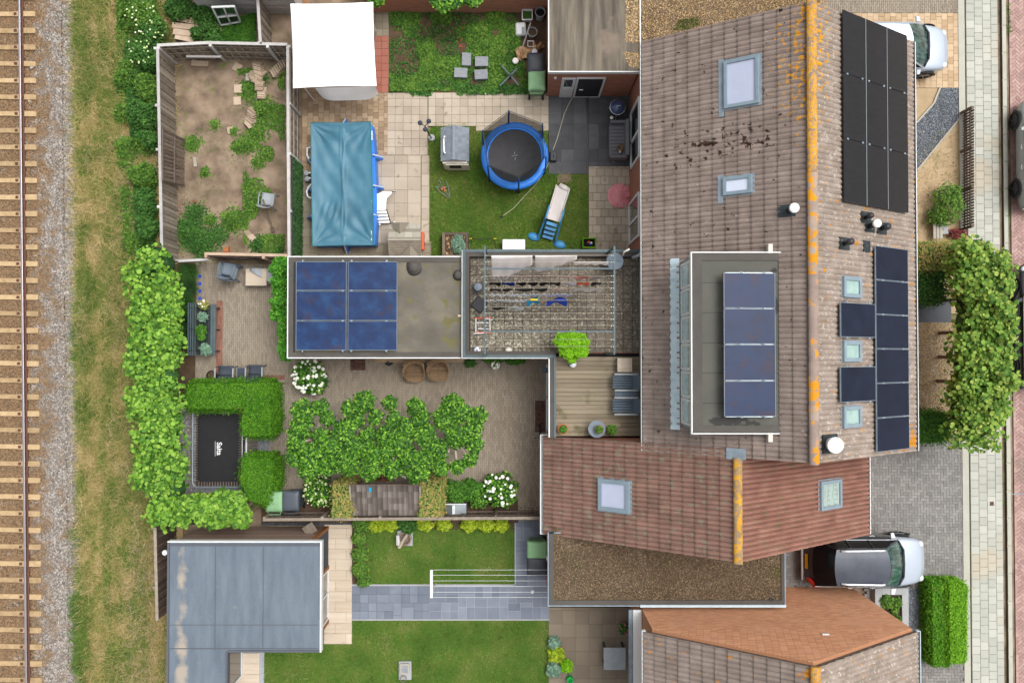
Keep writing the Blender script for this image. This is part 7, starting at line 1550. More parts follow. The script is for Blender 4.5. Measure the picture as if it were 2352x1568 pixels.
# bbq
t = thing('kettle_barbecue', 'shiny dark blue kettle barbecue on the black rubber tiles', 'barbecue', P(1419, 245, 0)); c = P(1419, 245, .85); MB().ball((c.x, c.y, .78), .27, 28, sz=.75).build('kettle', M['bbq_blue'], t, smooth=True); MB().lathe((c.x, c.y, .77), [(.275, 0), (.282, .01), (.275, .02)], 30).build('rim', M['chrome'], t)
MB().lathe((c.x + .08, c.y + .06, .94), [(.045, 0), (.045, .012), (.01, .02)], 12).build('vent', M['alu'], t); MB().tube([(c.x - .02, c.y - .05, .96), (c.x - .02, c.y - .05, 1.04), (c.x + .06, c.y - .02, 1.04), (c.x + .06, c.y - .02, .96)], .014).build('lid_handle', M['alu'], t)
for k in range(3): a = k * 2.09 + .5; MB().tube([(c.x + .12 * math.cos(a), c.y + .12 * math.sin(a), .62), (c.x + .34 * math.cos(a), c.y + .34 * math.sin(a), .05)], .014).build('leg', M['alu'], t)
MB().tube([(c.x + .24, c.y + .1, .8), (c.x + .33, c.y + .12, .8), (c.x + .33, c.y - .12, .8), (c.x + .24, c.y - .1, .8)], .012).build('side_handle', M['black_plastic'], t)
MB().lathe((c.x - .18, c.y - .30, .5), [(.06, 0), (.06, .02), (.02, .03)], 12).build('ash_pan', M['sheet_cloth'], t)
# wicker sofa with the cat
t = thing('wicker_sofa', 'dark grey wicker garden sofa against the house wall', 'sofa', P(1428, 322, 0)); r_ = rect(1400, 278, 1455, 364, .5); X0, Y0, X1, Y1 = r_; X1 = min(X1, 4.22)
MB().box(X0, Y0 + .1, .1, X1 - .1, Y1 - .1, .42).build('seat', M['wicker_grey'], t, bevel=.03)
MB().bar((X1 - .10, Y0 + .03, .55), (X1 - .10, Y1 - .03, .55), .14, .75).build('backrest', M['wicker_grey'], t, bevel=.04)
for y in (Y0 + .05, Y1 - .05): MB().bar((X0 + .02, y, .38), (X1 - .05, y, .38), .11, .52).build('armrest', M['wicker_grey'], t, bevel=.03)
for i in range(9): y = Y0 + .16 + i * (Y1 - Y0 - .32) / 8; MB().box(X0 + .03, y - .008, .42, X1 - .2, y + .008, .427).build('weave_strand', M['black_plastic'], t)
for x in (X0 + .06, X1 - .1):
    for y in (Y0 + .06, Y1 - .06): MB().rbox((x, y), .05, .05, .05, .12).build('foot', M['black_plastic'], t)
# curled cat
cc = P(1424, 341, .5); ct = thing('cat', 'brown and white cat curled up asleep on the wicker sofa', 'cat', (cc.x, cc.y, .42))
bm_ = bpy.data.meshes.new('cat_body'); path = []
for k in range(9): a = 2.2 - k * .42; path.append((.085 * math.cos(a), .11 * math.sin(a), .07 + .01 * math.sin(k)))
path += [(.02, -.135, .09), (-.015, -.13, .10)]
legs_ = [(-.06, -.03, .05), (-.03, -.10, .04)]
bm_.from_pydata(path + legs_, [(i, i + 1) for i in range(len(path) - 1)] + [(7, 11), (11, 12)], []); bm_.update()
co = bpy.data.objects.new('cat_body', bm_); COL.objects.link(co); co.parent = ct; md = co.modifiers.new('skin', 'SKIN'); rad = [.03, .06, .075, .08, .08, .078, .07, .06, .05, .045, .05, .022, .018]
for v_, r in zip(bm_.skin_vertices[0].data if bm_.skin_vertices else [], rad): v_.radius = (r, r)
if bm_.skin_vertices: bm_.skin_vertices[0].data[0].use_root = True
co.modifiers.new('sub', 'SUBSURF').levels = 2; co.modifiers['sub'].render_levels = 2; bm_.materials.append(M['fur_brown'])
MB().ball((cc.x - .0, cc.y - .135, .53), .05, 12, sz=.9).build('head', M['fur_white'], ct, smooth=True)
for s in (-1, 1): MB().add([(cc.x + s * .035 - .015, cc.y - .14, .56), (cc.x + s * .035 + .015, cc.y - .14, .56), (cc.x + s * .04, cc.y - .125, .60), (cc.x + s * .035, cc.y - .12, .56)], [(0, 1, 2), (1, 3, 2), (3, 0, 2)]).build('ear', M['fur_brown'], ct)
MB().tube([(cc.x - .05, cc.y + .09, .46), (cc.x - .11, cc.y + .02, .45), (cc.x - .10, cc.y - .07, .45), (cc.x - .05, cc.y - .12, .46)], [.024, .022, .02, .014], 8).build('tail', M['fur_brown'], ct, smooth=True); MB().ball((cc.x + .03, cc.y - .10, .50), .045, 10, sz=.6).build('chest', M['fur_white'], ct, smooth=True)
MB().tube([P(1402, 367, .08), P(1412, 374, .08)], .012).build('stick_toy', M['silver_wood'], label='thin pale stick lying below the wicker sofa', cat='stick')
# junk along the weedy bed
def bucket(label, u, v, r, h, m, tilt=(0, 0), inner='dark_soil', name='bucket', cat='bucket', z=0.05, sq=False):
    t = thing(name, label, cat, P(u, v, 0)); p = P(u, v, z + h); n = 4 if sq else 20
    MB().lathe((p.x, p.y, z), [(r * .8, 0), (r, h), (r * 1.06, h), (r * 1.06, h + .02), (r * .93, h + .02), (r * .9, h - .1), (.01, h - .1)], n, rot=math.pi / 4 if sq else 0).build('body', M[m], t); MB().lathe((p.x, p.y, z + h - .11), [(r * .88, .015), (.01, .02)], n, rot=math.pi / 4 if sq else 0).build('contents', M[inner], t); return t
bucket('tall grey bucket with a black one inside, topmost of the junk by the garage wall', 1241, 28, .18, .5, 'light_grey_plastic', inner='hole_dark'); bucket('round grey pot in the middle of the junk by the garage wall', 1223, 74, .17, .3, 'light_grey_plastic'); bucket('square white tub with a round hole below the grey pot', 1219, 101, .15, .22, 'sheet_cloth', sq=True)
t = bucket('white plastic crate full of green and orange scraps beside the tall bucket', 1211, 34, .26, .3, 'white_plastic', inner='weed_leaf', sq=True, name='plastic_crate', cat='crate')
t = thing('plastic_tub', 'white rectangular basin lying on the weeds left of the grey pot', 'basin', P(1196, 67, 0)); MB().rbox(P(1196, 66, .2), .42, .52, .06, .24, .05, tap=.85).build('basin', M['white_plastic'], t, bevel=.06); MB().rbox(P(1202, 72, .24), .12, .3, .24, .25).build('wet_patch', M['light_grey_plastic'], t)
MB().bar(P(1219, 52, .5), P(1199, 112, .1), .05, .03).build('long_stick', M['silver_wood'], label='long thin grey slat lying across the junk', cat='stick')
t = thing('paper_sack', 'torn brown paper sack spilling over the junk above the black bin', 'sack', P(1215, 118, 0))
for (u, v, s_, r_) in ((1205, 120, .62, .2), (1228, 112, .45, 1.1), (1240, 105, .3, .5), (1196, 128, .3, 2.0)):
    c = P(u, v, .25); MB().grid(lambda a, b, c=c, s_=s_, r_=r_: Vector((c.x + (a - .5) * s_ * math.cos(r_) - (b - .5) * s_ * .7 * math.sin(r_), c.y + (a - .5) * s_ * math.sin(r_) + (b - .5) * s_ * .7 * math.cos(r_), .18 + .14 * math.sin(a * 7 + s_ * 9) * math.cos(b * 6 + r_ * 3) + .10 * math.sin(a * 3.14) * math.sin(b * 3.14))), 8, 7).build('paper_fold', M['paper'], t)
MB().ball(tuple(P(1228, 119, .4)), .11, 10, sz=.4).build('plastic_bag', M['white_cloth'], label='small white plastic bag on the brown paper sack', cat='bag')
MB().ball(tuple(P(1184, 140, .15)), .12, 10, sz=.5).build('plastic_bag', M['sheet_cloth'], label='white crumpled bag left of the black wheelie bin', cat='bag')
for i, (u, v, rt, lab) in enumerate(((1071, 135, 0, 'upper left grey slab of four laid among the weeds'), (1106, 140, 0, 'upper right grey slab of four laid among the weeds'), (1058, 166, 90, 'lower left grey slab of four laid among the weeds'), (1105, 170, 90, 'lower right grey slab of four laid among the weeds'))):
    sx, sy = (.33, .47) if i == 0 else (.48, .35); MB().rbox(P(u, v, .28), sx, sy, .06, .24, RD.uniform(-.06, .06)).build('stone_slab', M['stone_slab'], label=lab, cat='slab', group='grey slabs among the weeds', bevel=.008)
t = thing('parasol_stand', 'black metal cross-shaped parasol base lying on the weeds', 'parasol base', P(1172, 175, 0)); MB().bar(P(1152, 150, .3), P(1192, 197, .3), .05, .04).build('cross_bar', M['teal_metal'], t); MB().bar(P(1188, 158, .33), P(1148, 198, .33), .05, .04).build('cross_bar', M['teal_metal'], t); c = P(1172, 174, .3); MB().lathe((c.x, c.y, .06), [(.04, 0), (.04, .34), (.05, .36)], 12).build('hub', M['dark_metal'], t)
# bits at the lawn's bottom
t = thing('agility_hurdle', 'small black and yellow hurdle standing on the lawn', 'hurdle', P(1108, 556, 0)); a, b = P(1081, 548, .35), P(1137, 548, .35); MB().tube([a, b], .013).build('bar', M['black_plastic'], t)
for q, e in ((a, P(1081, 565, 0)), (b, P(1137, 565, 0))): MB().tube([q, (q.x, q.y, .0)], .013).tube([(q.x, q.y + .15, .04), (q.x, q.y - .25, .04)], .013).build('foot', M['black_plastic'], t); MB().tube([q - Vector((.05, 0, 0)), q + Vector((.05, 0, 0))], .02).build('yellow_end', M['yellow'], t)
t = thing('storage_chest', 'white plastic box at the bottom of the lawn against the terrace', 'box', P(1180, 565, 0)); MB().rbox(P(1180, 566, .5), .8, .5, .05, .45).build('box_body', M['white_plastic'], t, bevel=.03); MB().rbox(P(1180, 566, .5), .82, .52, .45, .5).build('lid', M['white_plastic'], t, bevel=.03)
t = thing('ball_crate', 'lime green rimmed black crate holding small balls', 'crate', P(1353, 557, 0)); r_ = rect(1338, 546, 1369, 569, .3); MB().box(r_[0] + .02, r_[1] + .02, .05, r_[2] - .02, r_[3] - .02, .12).build('bottom', M['hole_dark'], t)
for q in ((r_[0], r_[1], r_[0] + .03, r_[3]), (r_[2] - .03, r_[1], r_[2], r_[3]), (r_[0] + .03, r_[1], r_[2] - .03, r_[1] + .03), (r_[0] + .03, r_[3] - .03, r_[2] - .03, r_[3])): MB().box(q[0], q[1], .05, q[2], q[3], .3).build('rim', M['lime_leaf'], t)
for i, (du, dv, m) in enumerate(((-1, 0, 'orange_plastic'), (5, 2, 'white_plastic'), (2, 5, 'blue_cloth'), (-4, 3, 'black_plastic'), (6, 6, 'black_plastic'))): MB().ball(tuple(P(1353 + du, 556 + dv, .2)), .045, 10).build('small_ball', M[m], label=['orange ball in the lime-rimmed crate', 'white ball in the lime-rimmed crate', 'blue ball in the lime-rimmed crate', 'upper black ball in the lime-rimmed crate', 'lower black ball in the lime-rimmed crate'][i], cat='ball')

# ================================================================ RECTANGULAR TRAMPOLINE
t = thing('trampoline', 'rectangular in-ground trampoline with black mat lettered Salta', 'trampoline', P(500, 1027, 0)); r_ = rect(443, 937, 556, 1119, .35); x0, y0, x1, y1 = r_
cx, cy = (x0 + x1) / 2, (y0 + y1) / 2; rc = .22; loop = []
for (a, b, s0) in ((x1 - rc, y1 - rc, 0), (x0 + rc, y1 - rc, 90), (x0 + rc, y0 + rc, 180), (x1 - rc, y0 + rc, 270)):
    for k in range(5): th = math.radians(s0 + k * 22.5); loop.append((a + rc * math.cos(th), b + rc * math.sin(th), .35))
MB().tube(loop, .03, 8, closed=True).build('frame_tube', M['alu'], t, smooth=True)
mr = (x0 + .17, y0 + .2, x1 - .13, y1 - .2); MB().prism([(mr[0] + .1, mr[1]), (mr[2] - .1, mr[1]), (mr[2], mr[1] + .1), (mr[2], mr[3] - .1), (mr[2] - .1, mr[3]), (mr[0] + .1, mr[3]), (mr[0], mr[3] - .1), (mr[0], mr[1] + .1)], .32, .335).build('jumping_mat', mat('mat_black', ['1d1d1f', '242427'], scale=5, rv=0, fine=.06, rough=.7), t)
MB().box(x0 + .03, y0 + .03, .04, x1 - .03, y1 - .03, .10).build('pit_floor', M['dark_soil'], t)
k = 0
for i in range(26):
    y = mr[1] + .06 + i * (mr[3] - mr[1] - .12) / 25; MB().bar((x0 + .02, y, .345), (mr[0] + .01, y, .33), .012).build('spring', M['alu'], t); MB().bar((x1 - .02, y, .345), (mr[2] - .01, y, .33), .012).build('spring', M['alu'], t)
for i in range(15):
    x = mr[0] + .06 + i * (mr[2] - mr[0] - .12) / 14; MB().bar((x, y0 + .02, .345), (x, mr[1] + .01, .33), .012).build('spring', M['alu'], t); MB().bar((x, y1 - .02, .345), (x, mr[3] - .01, .33), .012).build('spring', M['alu'], t)
cu = bpy.data.curves.new('lettering', 'FONT'); cu.body = 'Salta'; cu.size = .25; cu.extrude = .002; cu.offset = .006; cu.align_x = 'CENTER'; cu.align_y = 'CENTER'; cu.materials.append(M['white_trim'])
tmp = bpy.data.objects.new('tmp', cu); COL.objects.link(tmp); dg = bpy.context.evaluated_depsgraph_get(); me = bpy.data.meshes.new_from_object(tmp.evaluated_get(dg)); bpy.data.objects.remove(tmp)
lo = bpy.data.objects.new('lettering', me); COL.objects.link(lo); lo.parent = t; q = P(503, 1030, .345); lo.location = Vector((q.x, q.y, .338)) - rootloc(t); lo.rotation_euler = (0, 0, -math.pi / 2)
MB().bar((q.x - .14, q.y + .27, .338), (q.x - .14, q.y - .27, .338), .012, .003).build('underline', M['white_trim'], t)

# ================================================================ WICKER CHAIRS AND PATIO THINGS
def wicker_chair(label, u, v):
    c = P(u, v, .5); t = thing('wicker_chair', label, 'chair', (c.x, c.y, 0), 'brown wicker chairs under the annex edge')
    def pt(x, y, z): return Vector((c.x + x, c.y + y, z))
    for i in range(11):     # woven seat strands
        y = .26 - i * .05; w_ = .30 - .06 * (i < 2) + .03 * (i > 5); MB().bar(pt(-w_, y - .06, .42 - .01 * (i % 2)), pt(w_, y - .06, .42 - .01 * (i % 2)), .042, .02).build('seat_strand', M['wicker_brown'], t)
    for k in range(7):      # curved back and rim bands
        z = .45 + k * .06; R_ = .29 + k * .012; MB().tube([pt(R_ * math.sin(a) * 1.08, .02 + R_ * math.cos(a) * .95, z) for a in [(-1.75 + q * .29) for q in range(13)]], .02, 6).build('back_strand', M['wicker_brown'], t, smooth=True)
    MB().tube([pt(-.3, -.31, .46), pt(-.37, -.1, .62), pt(-.33, .12, .72), pt(-.36, .28, .86), pt(-.2, .38, .9), pt(0, .41, .92), pt(.2, .38, .9), pt(.36, .28, .86), pt(.33, .12, .72), pt(.37, -.1, .62), pt(.3, -.31, .46), pt(0, -.36, .44), pt(-.3, -.31, .46)], .026, 8).build('rim', M['wicker_brown'], t, smooth=True)
    for x in (-.25, .25):
        for y in (-.25, .25): MB().bar(pt(x, y, .42), pt(x * 1.1, y * 1.1, 0), .04).build('leg', M['wicker_brown'], t)
    MB().bar(pt(0, .2, .435), pt(0, -.2, .435), .02, .01).build('centre_strand', M['bark'], t)
wicker_chair('left brown wicker chair under the edge of the garden annex', 952, 854); wicker_chair('right brown wicker chair under the edge of the garden annex', 1007, 852)
def mat_(label, u0, v0, u1, v1): r_ = rect(u0, v0, u1, v1, .07); return MB().box(r_[0], r_[1], .06, r_[2], r_[3], .075).build('doormat', M['doormat'], label=label, cat='doormat')
mat_('brown patterned doormat below the edge of the garden annex', 805, 825, 839, 850); mat_('brown patterned doormat in front of the side sliding door', 1229, 920, 1252, 992)
t = thing('parasol_holder', 'round black parasol base beside the annex wall', 'parasol base', P(893, 831, 0)); c = P(893, 831, .1); MB().lathe((c.x, c.y, .05), [(.15, 0), (.14, .05), (.08, .1), (.03, .12), (.03, .3), (.02, .3)], 22).build('base', M['black_plastic'], t)
MB().box(*rect(857, 822, 1070, 832, .2)[:2], .04, *rect(857, 822, 1070, 832, .2)[2:], .2).build('stone_ledge', M['sand'], label='long pale stone ledge along the foot of the annex wall', cat='ledge')
p = P(1080, 833, .3); bush('wall_shrub', [(p.x, p.y, .2, .2, .17, .25)], 320, .06, M['bramble_leaf'], 'small dark shrub at the foot of the terrace wall', 'bush', stem=0)
p = P(1150, 828, .3); bush('wall_shrub', [(p.x - .3, p.y, .2, .35, .14, .2), (p.x + .5, p.y, .2, .4, .16, .22)], 600, .05, M['box_leaf'], 'low green plants growing along the terrace wall behind the white pot', 'bush', stem=0)
t = pot_plant('white pot with white butterfly-like flowers below the terrace wall', 1138, 838, .05, .15, 'white_trim', .13, 60, .2, 'box_leaf', flowers=('white_bloom', 16))
for i, (u, v, m, lab) in enumerate(((869, 1096, 'terracotta', 'left empty terracotta pot under the plane trees'), (888, 1096, 'terracotta', 'right empty terracotta pot under the plane trees'))): bucket(lab, u, v, .14, .2, m, name='flower_pot', cat='flower pot')
pot_plant('white pot with blossom beside the terracotta pots above the wood store', 930, 1088, .05, .13, 'sheet_cloth', .16, 60, .1, 'mixed_leaf', flowers=('white_bloom', 14))
MB().rbox(P(1255, 850, 1.6), .3, .18, 1.5, 1.68).build('wall_lantern', M['teal_metal'], label='green-grey lantern box on the wall above the sliding door', cat='lantern')
t = thing('bicycle', 'dark bicycle standing against the side wall below the patio door', 'bicycle', P(1240, 1040, 0)); p = P(1240, 1020, .35)
for y in (.3, -.3) if False else (.45, -.45): MB().tube([(p.x, p.y + y + .32 * math.cos(a), .36 + .32 * math.sin(a)) for a in [k * math.tau / 18 for k in range(18)]], .02, 6, closed=True).build('wheel', M['tyre'], t, smooth=True)
MB().tube([(p.x, p.y + .45, .36), (p.x, p.y + .32, .85), (p.x, p.y - .18, .8), (p.x, p.y - .05, .34), (p.x, p.y + .32, .85)], .018).tube([(p.x, p.y - .18, .8), (p.x, p.y - .45, .36), (p.x, p.y - .05, .34)], .015).build('frame', M['dark_metal'], t); MB().tube([(p.x - .22, p.y + .28, .98), (p.x, p.y + .33, .95), (p.x + .1, p.y + .28, .98)], .014).build('handlebar', M['dark_metal'], t); MB().rbox((p.x, p.y - .22), .1, .22, .86, .92).build('saddle', M['black_plastic'], t, bevel=.02)

# ================================================================ TERRACE THINGS
TF = TZ + 0.0
fr_t = thing('clothes_rack', 'large dark steel clothes-line frame standing over the paved roof terrace', 'clothes line', P(1262, 690, TF)); LZ = 4.75
for u in (1114, 1411):
    a, b = P(u, 567, LZ), P(u, 812, LZ); MB().bar(a, b, .055, .06).build('top_beam', M['teal_metal'], fr_t)
    for q in (a, b): MB().bar((q.x * .985 if u > 1200 else q.x, q.y, TF), (q.x, q.y, LZ), .06).build('post', M['teal_metal'], fr_t)
for v in (617, 761): MB().bar(P(1114, v, LZ - .03), P(1411, v, LZ - .03), .05).build('cross_beam', M['teal_metal'], fr_t)
lv = [587, 602, 634, 648, 662, 676, 690, 705, 719, 733, 748, 780, 796]
for v in lv:
    MB().tube([P(1114, v, LZ + .05), P(1411, v - 1, LZ + .05)], .0045, 5).build('washing_line', M['rope'], fr_t)
    for u in (1116, 1409, 1404): MB().ball(tuple(P(u, v, LZ + .06)), .016, 6).build('line_clip', M['white_plastic'], fr_t)
def sheet_hang(label, u0, u1, v, drop, m, dv=0, name='bed_sheet', cat='laundry', group='laundry on the terrace lines', wav=.02, shape=None):
    a, b = P(u0, v, LZ + .06), P(u1, v, LZ + .06)
    def fn(s, q):
        dd = drop * (shape(s) if shape else 1); p_ = a.lerp(b, s); return p_ + Vector((0, wav * math.sin(s * 22 + q * 3) * q - dv * q * (dd / drop), -dd * q))
    return MB().grid(fn, 30, 8).build(name, M[m], smooth=True, solid=.006, label=label, cat=cat, group=group)
sheet_hang('left white sheet hanging on the first two terrace lines', 1128, 1223, 587, 1.3, 'sheet_cloth', dv=.62, shape=lambda s: 1 if s < .35 else 1 - .62 * (s - .35) / .65)
sheet_hang('second white sheet beside the left one on the first terrace line', 1229, 1326, 587, 1.0, 'sheet_cloth', dv=.42, shape=lambda s: 1 if s < .25 else 1 - .8 * (s - .25) / .75)
sheet_hang('pale towel on the second terrace line', 1318, 1398, 602, .3, 'sheet_cloth', dv=.05)
rr = random.Random(4)
for v, items in ((634, [(1126 + i * 10.5, 8, 'pink_cloth') for i in range(19)] + [(1322, 30, 'pink_cloth'), (1358, 34, 'pale')]), (648, [(1124, 26, 'black_cloth'), (1152, 30, 'blue_cloth'), (1185, 24, 'black_cloth'), (1212, 24, 'black_cloth'), (1240, 22, 'black_cloth'), (1264, 24, 'black_cloth'), (1296, 28, 'white_cloth'), (1328, 26, 'orange_plastic'), (1360, 22, 'black_cloth')]), (662, [(1124, 26, 'black_cloth'), (1154, 24, 'black_cloth'), (1182, 44, 'black_cloth'), (1228, 30, 'black_cloth')] + [(1262 + i * 9, 8, 'pink_cloth') for i in range(6)] + [(1320, 34, 'pale'), (1355, 30, 'pale')]), (676, [(1124 + i * 10.5, 12, 'white_cloth') for i in range(18)]), (690, [(1120 + i * 8, 9, 'white_cloth') for i in range(11)] + [(1210, 28, 'cyan_cloth'), (1242, 14, 'pink_cloth'), (1256, 48, 'blue_cloth')]), (705, [(1130, 30, 'black_cloth'), (1168, 36, 'white_cloth')])):
    for i, (u, w_, m) in enumerate(items):
        mm_ = M['sheet_cloth'] if m == 'pale' else M[m]; a, b = P(u, v, LZ + .06), P(u + w_, v, LZ + .06); drop = .22 if w_ < 14 else .55; ph = rr.random() * 6; wd = .035 if w_ < 14 else .055
        big = m in ('cyan_cloth', 'blue_cloth') and v == 690
        mb = MB()
        for s in (-1, 1): mb.grid(lambda x, q, s=s: a.lerp(b, x) + Vector((0, s * (.012 + (wd if not big else .13) * q * (.6 + .5 * math.sin(x * 6 + ph + s))), -drop * q)), 8, 5)
        colr = {'pink_cloth': 'pale pink', 'pale': 'pale', 'black_cloth': 'black', 'blue_cloth': 'blue', 'white_cloth': 'white', 'orange_plastic': 'orange', 'cyan_cloth': 'turquoise'}[m]
        row = {634: 'third', 648: 'fourth', 662: 'fifth', 676: 'sixth', 690: 'seventh', 705: 'eighth'}[v]
        nth = sum(1 for z in items[:i] if z[2] == m) + 1; tot = sum(1 for z in items if z[2] == m); side = 'only' if tot == 1 else ('leftmost' if nth == 1 else f'{nth}th from left' if nth > 3 else {2: 'second from left', 3: 'third from left'}[nth])
        kd = 'sock' if w_ < 14 else 'garment'
        mb.build(kd, mm_, smooth=True, label=f'{colr} {kd}, {side} of its colour on the {row} terrace line', cat='laundry', group='laundry on the terrace lines')
p = P(1225, 689, LZ); MB().rbox(P(1227, 688, LZ + .1), .22, .05, LZ + .08, LZ + .1).build('towel_print', M['yellow'], label='yellow stripe of cloth on the turquoise garment', cat='laundry')
t = thing('water_butt', 'round grey-green barrel with lid in the upper right terrace corner', 'barrel', P(1413, 601, TF)); c = P(1412, 600, TF + .8); MB().lathe((c.x, c.y, TF), [(.24, 0), (.27, .4), (.26, .78), (.28, .8), (.27, .84), (.05, .86)], 28).build('barrel', M['shed_membrane'], t, smooth=False); MB().tube([(c.x - .2, c.y, TF + .87), (c.x + .2, c.y, TF + .87)], .012).build('lid_bar', M['teal_metal'], t)
MB().tube([P(1430, 588, 4), P(1434, 578, 4.2), P(1446, 572, 4.3)], .03, 8).build('drain_pipe', M['cream_plastic'], label='cream drain elbow above the barrel', cat='pipe', smooth=True); MB().tube([P(1453, 592, 4), P(1468, 586, 4.2), P(1476, 576, 4.4)], .05, 8).build('drain_pipe', M['light_grey_plastic'], label='grey downpipe bend running into the house gutter', cat='pipe', smooth=True)
t = thing('vent_hood', 'round grey roof vent on a square base at the left of the terrace', 'vent', P(1098, 659, TF)); c = P(1098, 659, TF + .3); MB().rbox(c, .42, .3, TF, TF + .06, .3).build('base', M['membrane_edge'], t); MB().lathe((c.x, c.y, TF + .05), [(.1, 0), (.1, .2), (.13, .22), (.12, .3), (.02, .32)], 18).build('cowl', M['grey_plastic'], t)
t = thing('cushion', 'black square cushion lying turned on the terrace paving', 'cushion', P(1100, 699, TF)); MB().rbox(P(1101, 699, TF + .1), .42, .42, TF + .0, TF + .12, math.radians(-38)).build('cushion_body', M['black_plastic'], t, bevel=.03)
t = thing('hanging_rail', 'small white and orange folding drying frame lying on the terrace', 'drying rack', P(1107, 745, TF))
for a, b, m in (((1093, 731), (1093, 763), 'white_plastic'), ((1125, 731), (1126, 763), 'white_plastic'), ((1090, 731), (1128, 729), 'orange_plastic'), ((1092, 763), (1127, 764), 'orange_plastic'), ((1088, 766), (1118, 764), 'white_plastic'), ((1095, 741), (1122, 741), 'white_plastic'), ((1098, 755), (1122, 755), 'white_plastic'), ((1115, 730), (1131, 735), 'white_plastic')): MB().tube([P(*a, TF + .2), P(*b, TF + .2)], .016, 6).build('frame_tube', M[m], t)
for u, v, m, lab in ((1096, 804, 'white_plastic', 'white football with dark patches at the terrace edge'), (1168, 805, 'cream_plastic', 'plain cream ball beside the football at the terrace edge')): 
    c = P(u, v, TF + .12); t = thing('ball', lab, 'ball', (c.x, c.y, TF)); MB().ball((c.x, c.y, TF + .13), .12, 20).build('ball_surface', M[m], t, smooth=True)
    if u == 1096:
        for k, (x, y) in enumerate(((0, 0), (.07, .05), (-.06, .06), (-.04, -.08), (.06, -.06))): MB().lathe((c.x + x, c.y + y, TF + .13 + math.sqrt(.0145 - x * x - y * y) - .006), [(.03, 0), (.026, .012), (.0, .014)], 6).build('dark_patch', M['net_blue'], t)
t = pot_plant('bright lime green bushy tree in a pot on the corner of the timber deck', 1317, 815, TF, .17, 'terracotta', .2, 120, .3, 'lime_leaf', pot_h=.3); c = P(1314, 793, 3.9)
MB().tube([(P(1317, 812, 3.2).x, P(1317, 812, 3.2).y, 3.1), (c.x, c.y, 3.6)], .03).build('trunk', M['bark'], t)
bl = [(c.x - .28, c.y + .15, 3.75, .3, .28, .2), (c.x + .25, c.y + .12, 3.8, .32, .3, .2), (c.x + .0, c.y + .2, 3.85, .3, .26, .2), (c.x - .1, c.y - .2, 3.6, .3, .22, .2), (c.x + .3, c.y - .18, 3.65, .26, .22, .2), (c.x + .02, c.y - .42, 3.4, .16, .16, .15)]
p_, o_ = blobpts(bl, 5200, .7); leafmesh('crown', p_, .045, M['lime_leaf'], t, outw=o_)
t = thing('glazed_pot', 'small white and teal round pot below the lime green tree', 'pot', P(1316, 836, TF)); c = P(1316, 836, TF + .15); MB().ball((c.x, c.y, TF + .12), .12, 18, sz=.9).build('pot_body', M['white_plastic'], t, smooth=True); MB().ball((c.x - .04, c.y + .035, TF + .14), .095, 16, sz=.9).build('teal_patch', M['tarp_edge'], t, smooth=True)
t = thing('side_table', 'small square pale slatted table on the timber deck', 'table', P(1435, 838, TF)); r_ = rect(1418, 822, 1452, 854, TF + .4); n_ = 9
for i in range(n_): x = r_[0] + (i + .5) * (r_[2] - r_[0]) / n_; MB().box(x - .024, r_[1], TF + .38, x + .024, r_[3], TF + .4).build('slat', M['plank_tile'], t)
for x in (r_[0] + .03, r_[2] - .03):
    for y in (r_[1] + .03, r_[3] - .03): MB().rbox((x, y), .04, .04, TF + .005, TF + .38).build('leg', M['grey_wood'], t)
def recliner(label, v0, v1, leg=.45):
    a = P(1407, v0, TF + .45); b = P(1473, v1, TF + .45); X0, X1 = a.x, min(b.x, 4.2); Y1, Y0 = a.y, b.y; t = thing('recliner', label, 'lounge chair', ((X0 + X1) / 2, (Y0 + Y1) / 2, TF), 'dark grey garden recliners on the deck')
    bx = X1 - .24
    for i in range(5): y = Y0 + .08 + (i + .5) * (Y1 - Y0 - .16) / 5; MB().rbox(((X0 + bx) / 2, y), bx - X0, (Y1 - Y0 - .16) / 5 - .01, TF + .3, TF + .42).build('seat_cushion', M['lounge_grey'], t, bevel=.02)
    MB().bar((bx, (Y0 + Y1) / 2, TF + .4), (X1 - .02, (Y0 + Y1) / 2, TF + .95), Y1 - Y0 - .1, .1).build('backrest', M['lounge_grey'], t, bevel=.03)
    for y in (Y0 + .03, Y1 - .03): MB().bar((X0 + .05, y, TF + .52), (X1 - .1, y, TF + .56), .06, .035).build('armrest', M['light_grey_plastic'], t, bevel=.01); MB().bar((X0 + .1, y, TF), (X0 + .1, y, TF + .52), .03).bar((X1 - .15, y, TF), (X1 - .15, y, TF + .52), .03).build('leg', M['dark_metal'], t)
    return t
recliner('upper dark grey recliner beside the slatted table on the deck', 857, 898); recliner('lower dark grey recliner on the deck', 911, 953)
MB().box(*rect(1412, 899, 1466, 911, TF + .45)[:2], TF + .38, *rect(1412, 899, 1466, 911, TF + .45)[2:], TF + .44).build('arm_table', M['lounge_grey'], label='narrow grey table between the two recliners', cat='table')
pot_plant('terracotta pot with mossy green plant in the lower left deck corner', 1293, 985, TF, .16, 'terracotta', .13, 300, .18, 'box_leaf', size=.035, pot_h=.25)
t = thing('round_table', 'round grey garden table with a plant on it in the lower part of the deck', 'table', P(1371, 985, TF)); c = P(1371, 985, TF + .45); MB().lathe((c.x, c.y, TF + .42), [(.28, 0), (.28, .025), (.0, .026)], 30).build('table_top', M['grey_plastic'], t)
for k in range(3): a = k * 2.1; MB().tube([(c.x, c.y, TF + .4), (c.x + .22 * math.cos(a), c.y + .22 * math.sin(a), TF)], .016).build('leg', M['dark_metal'], t)
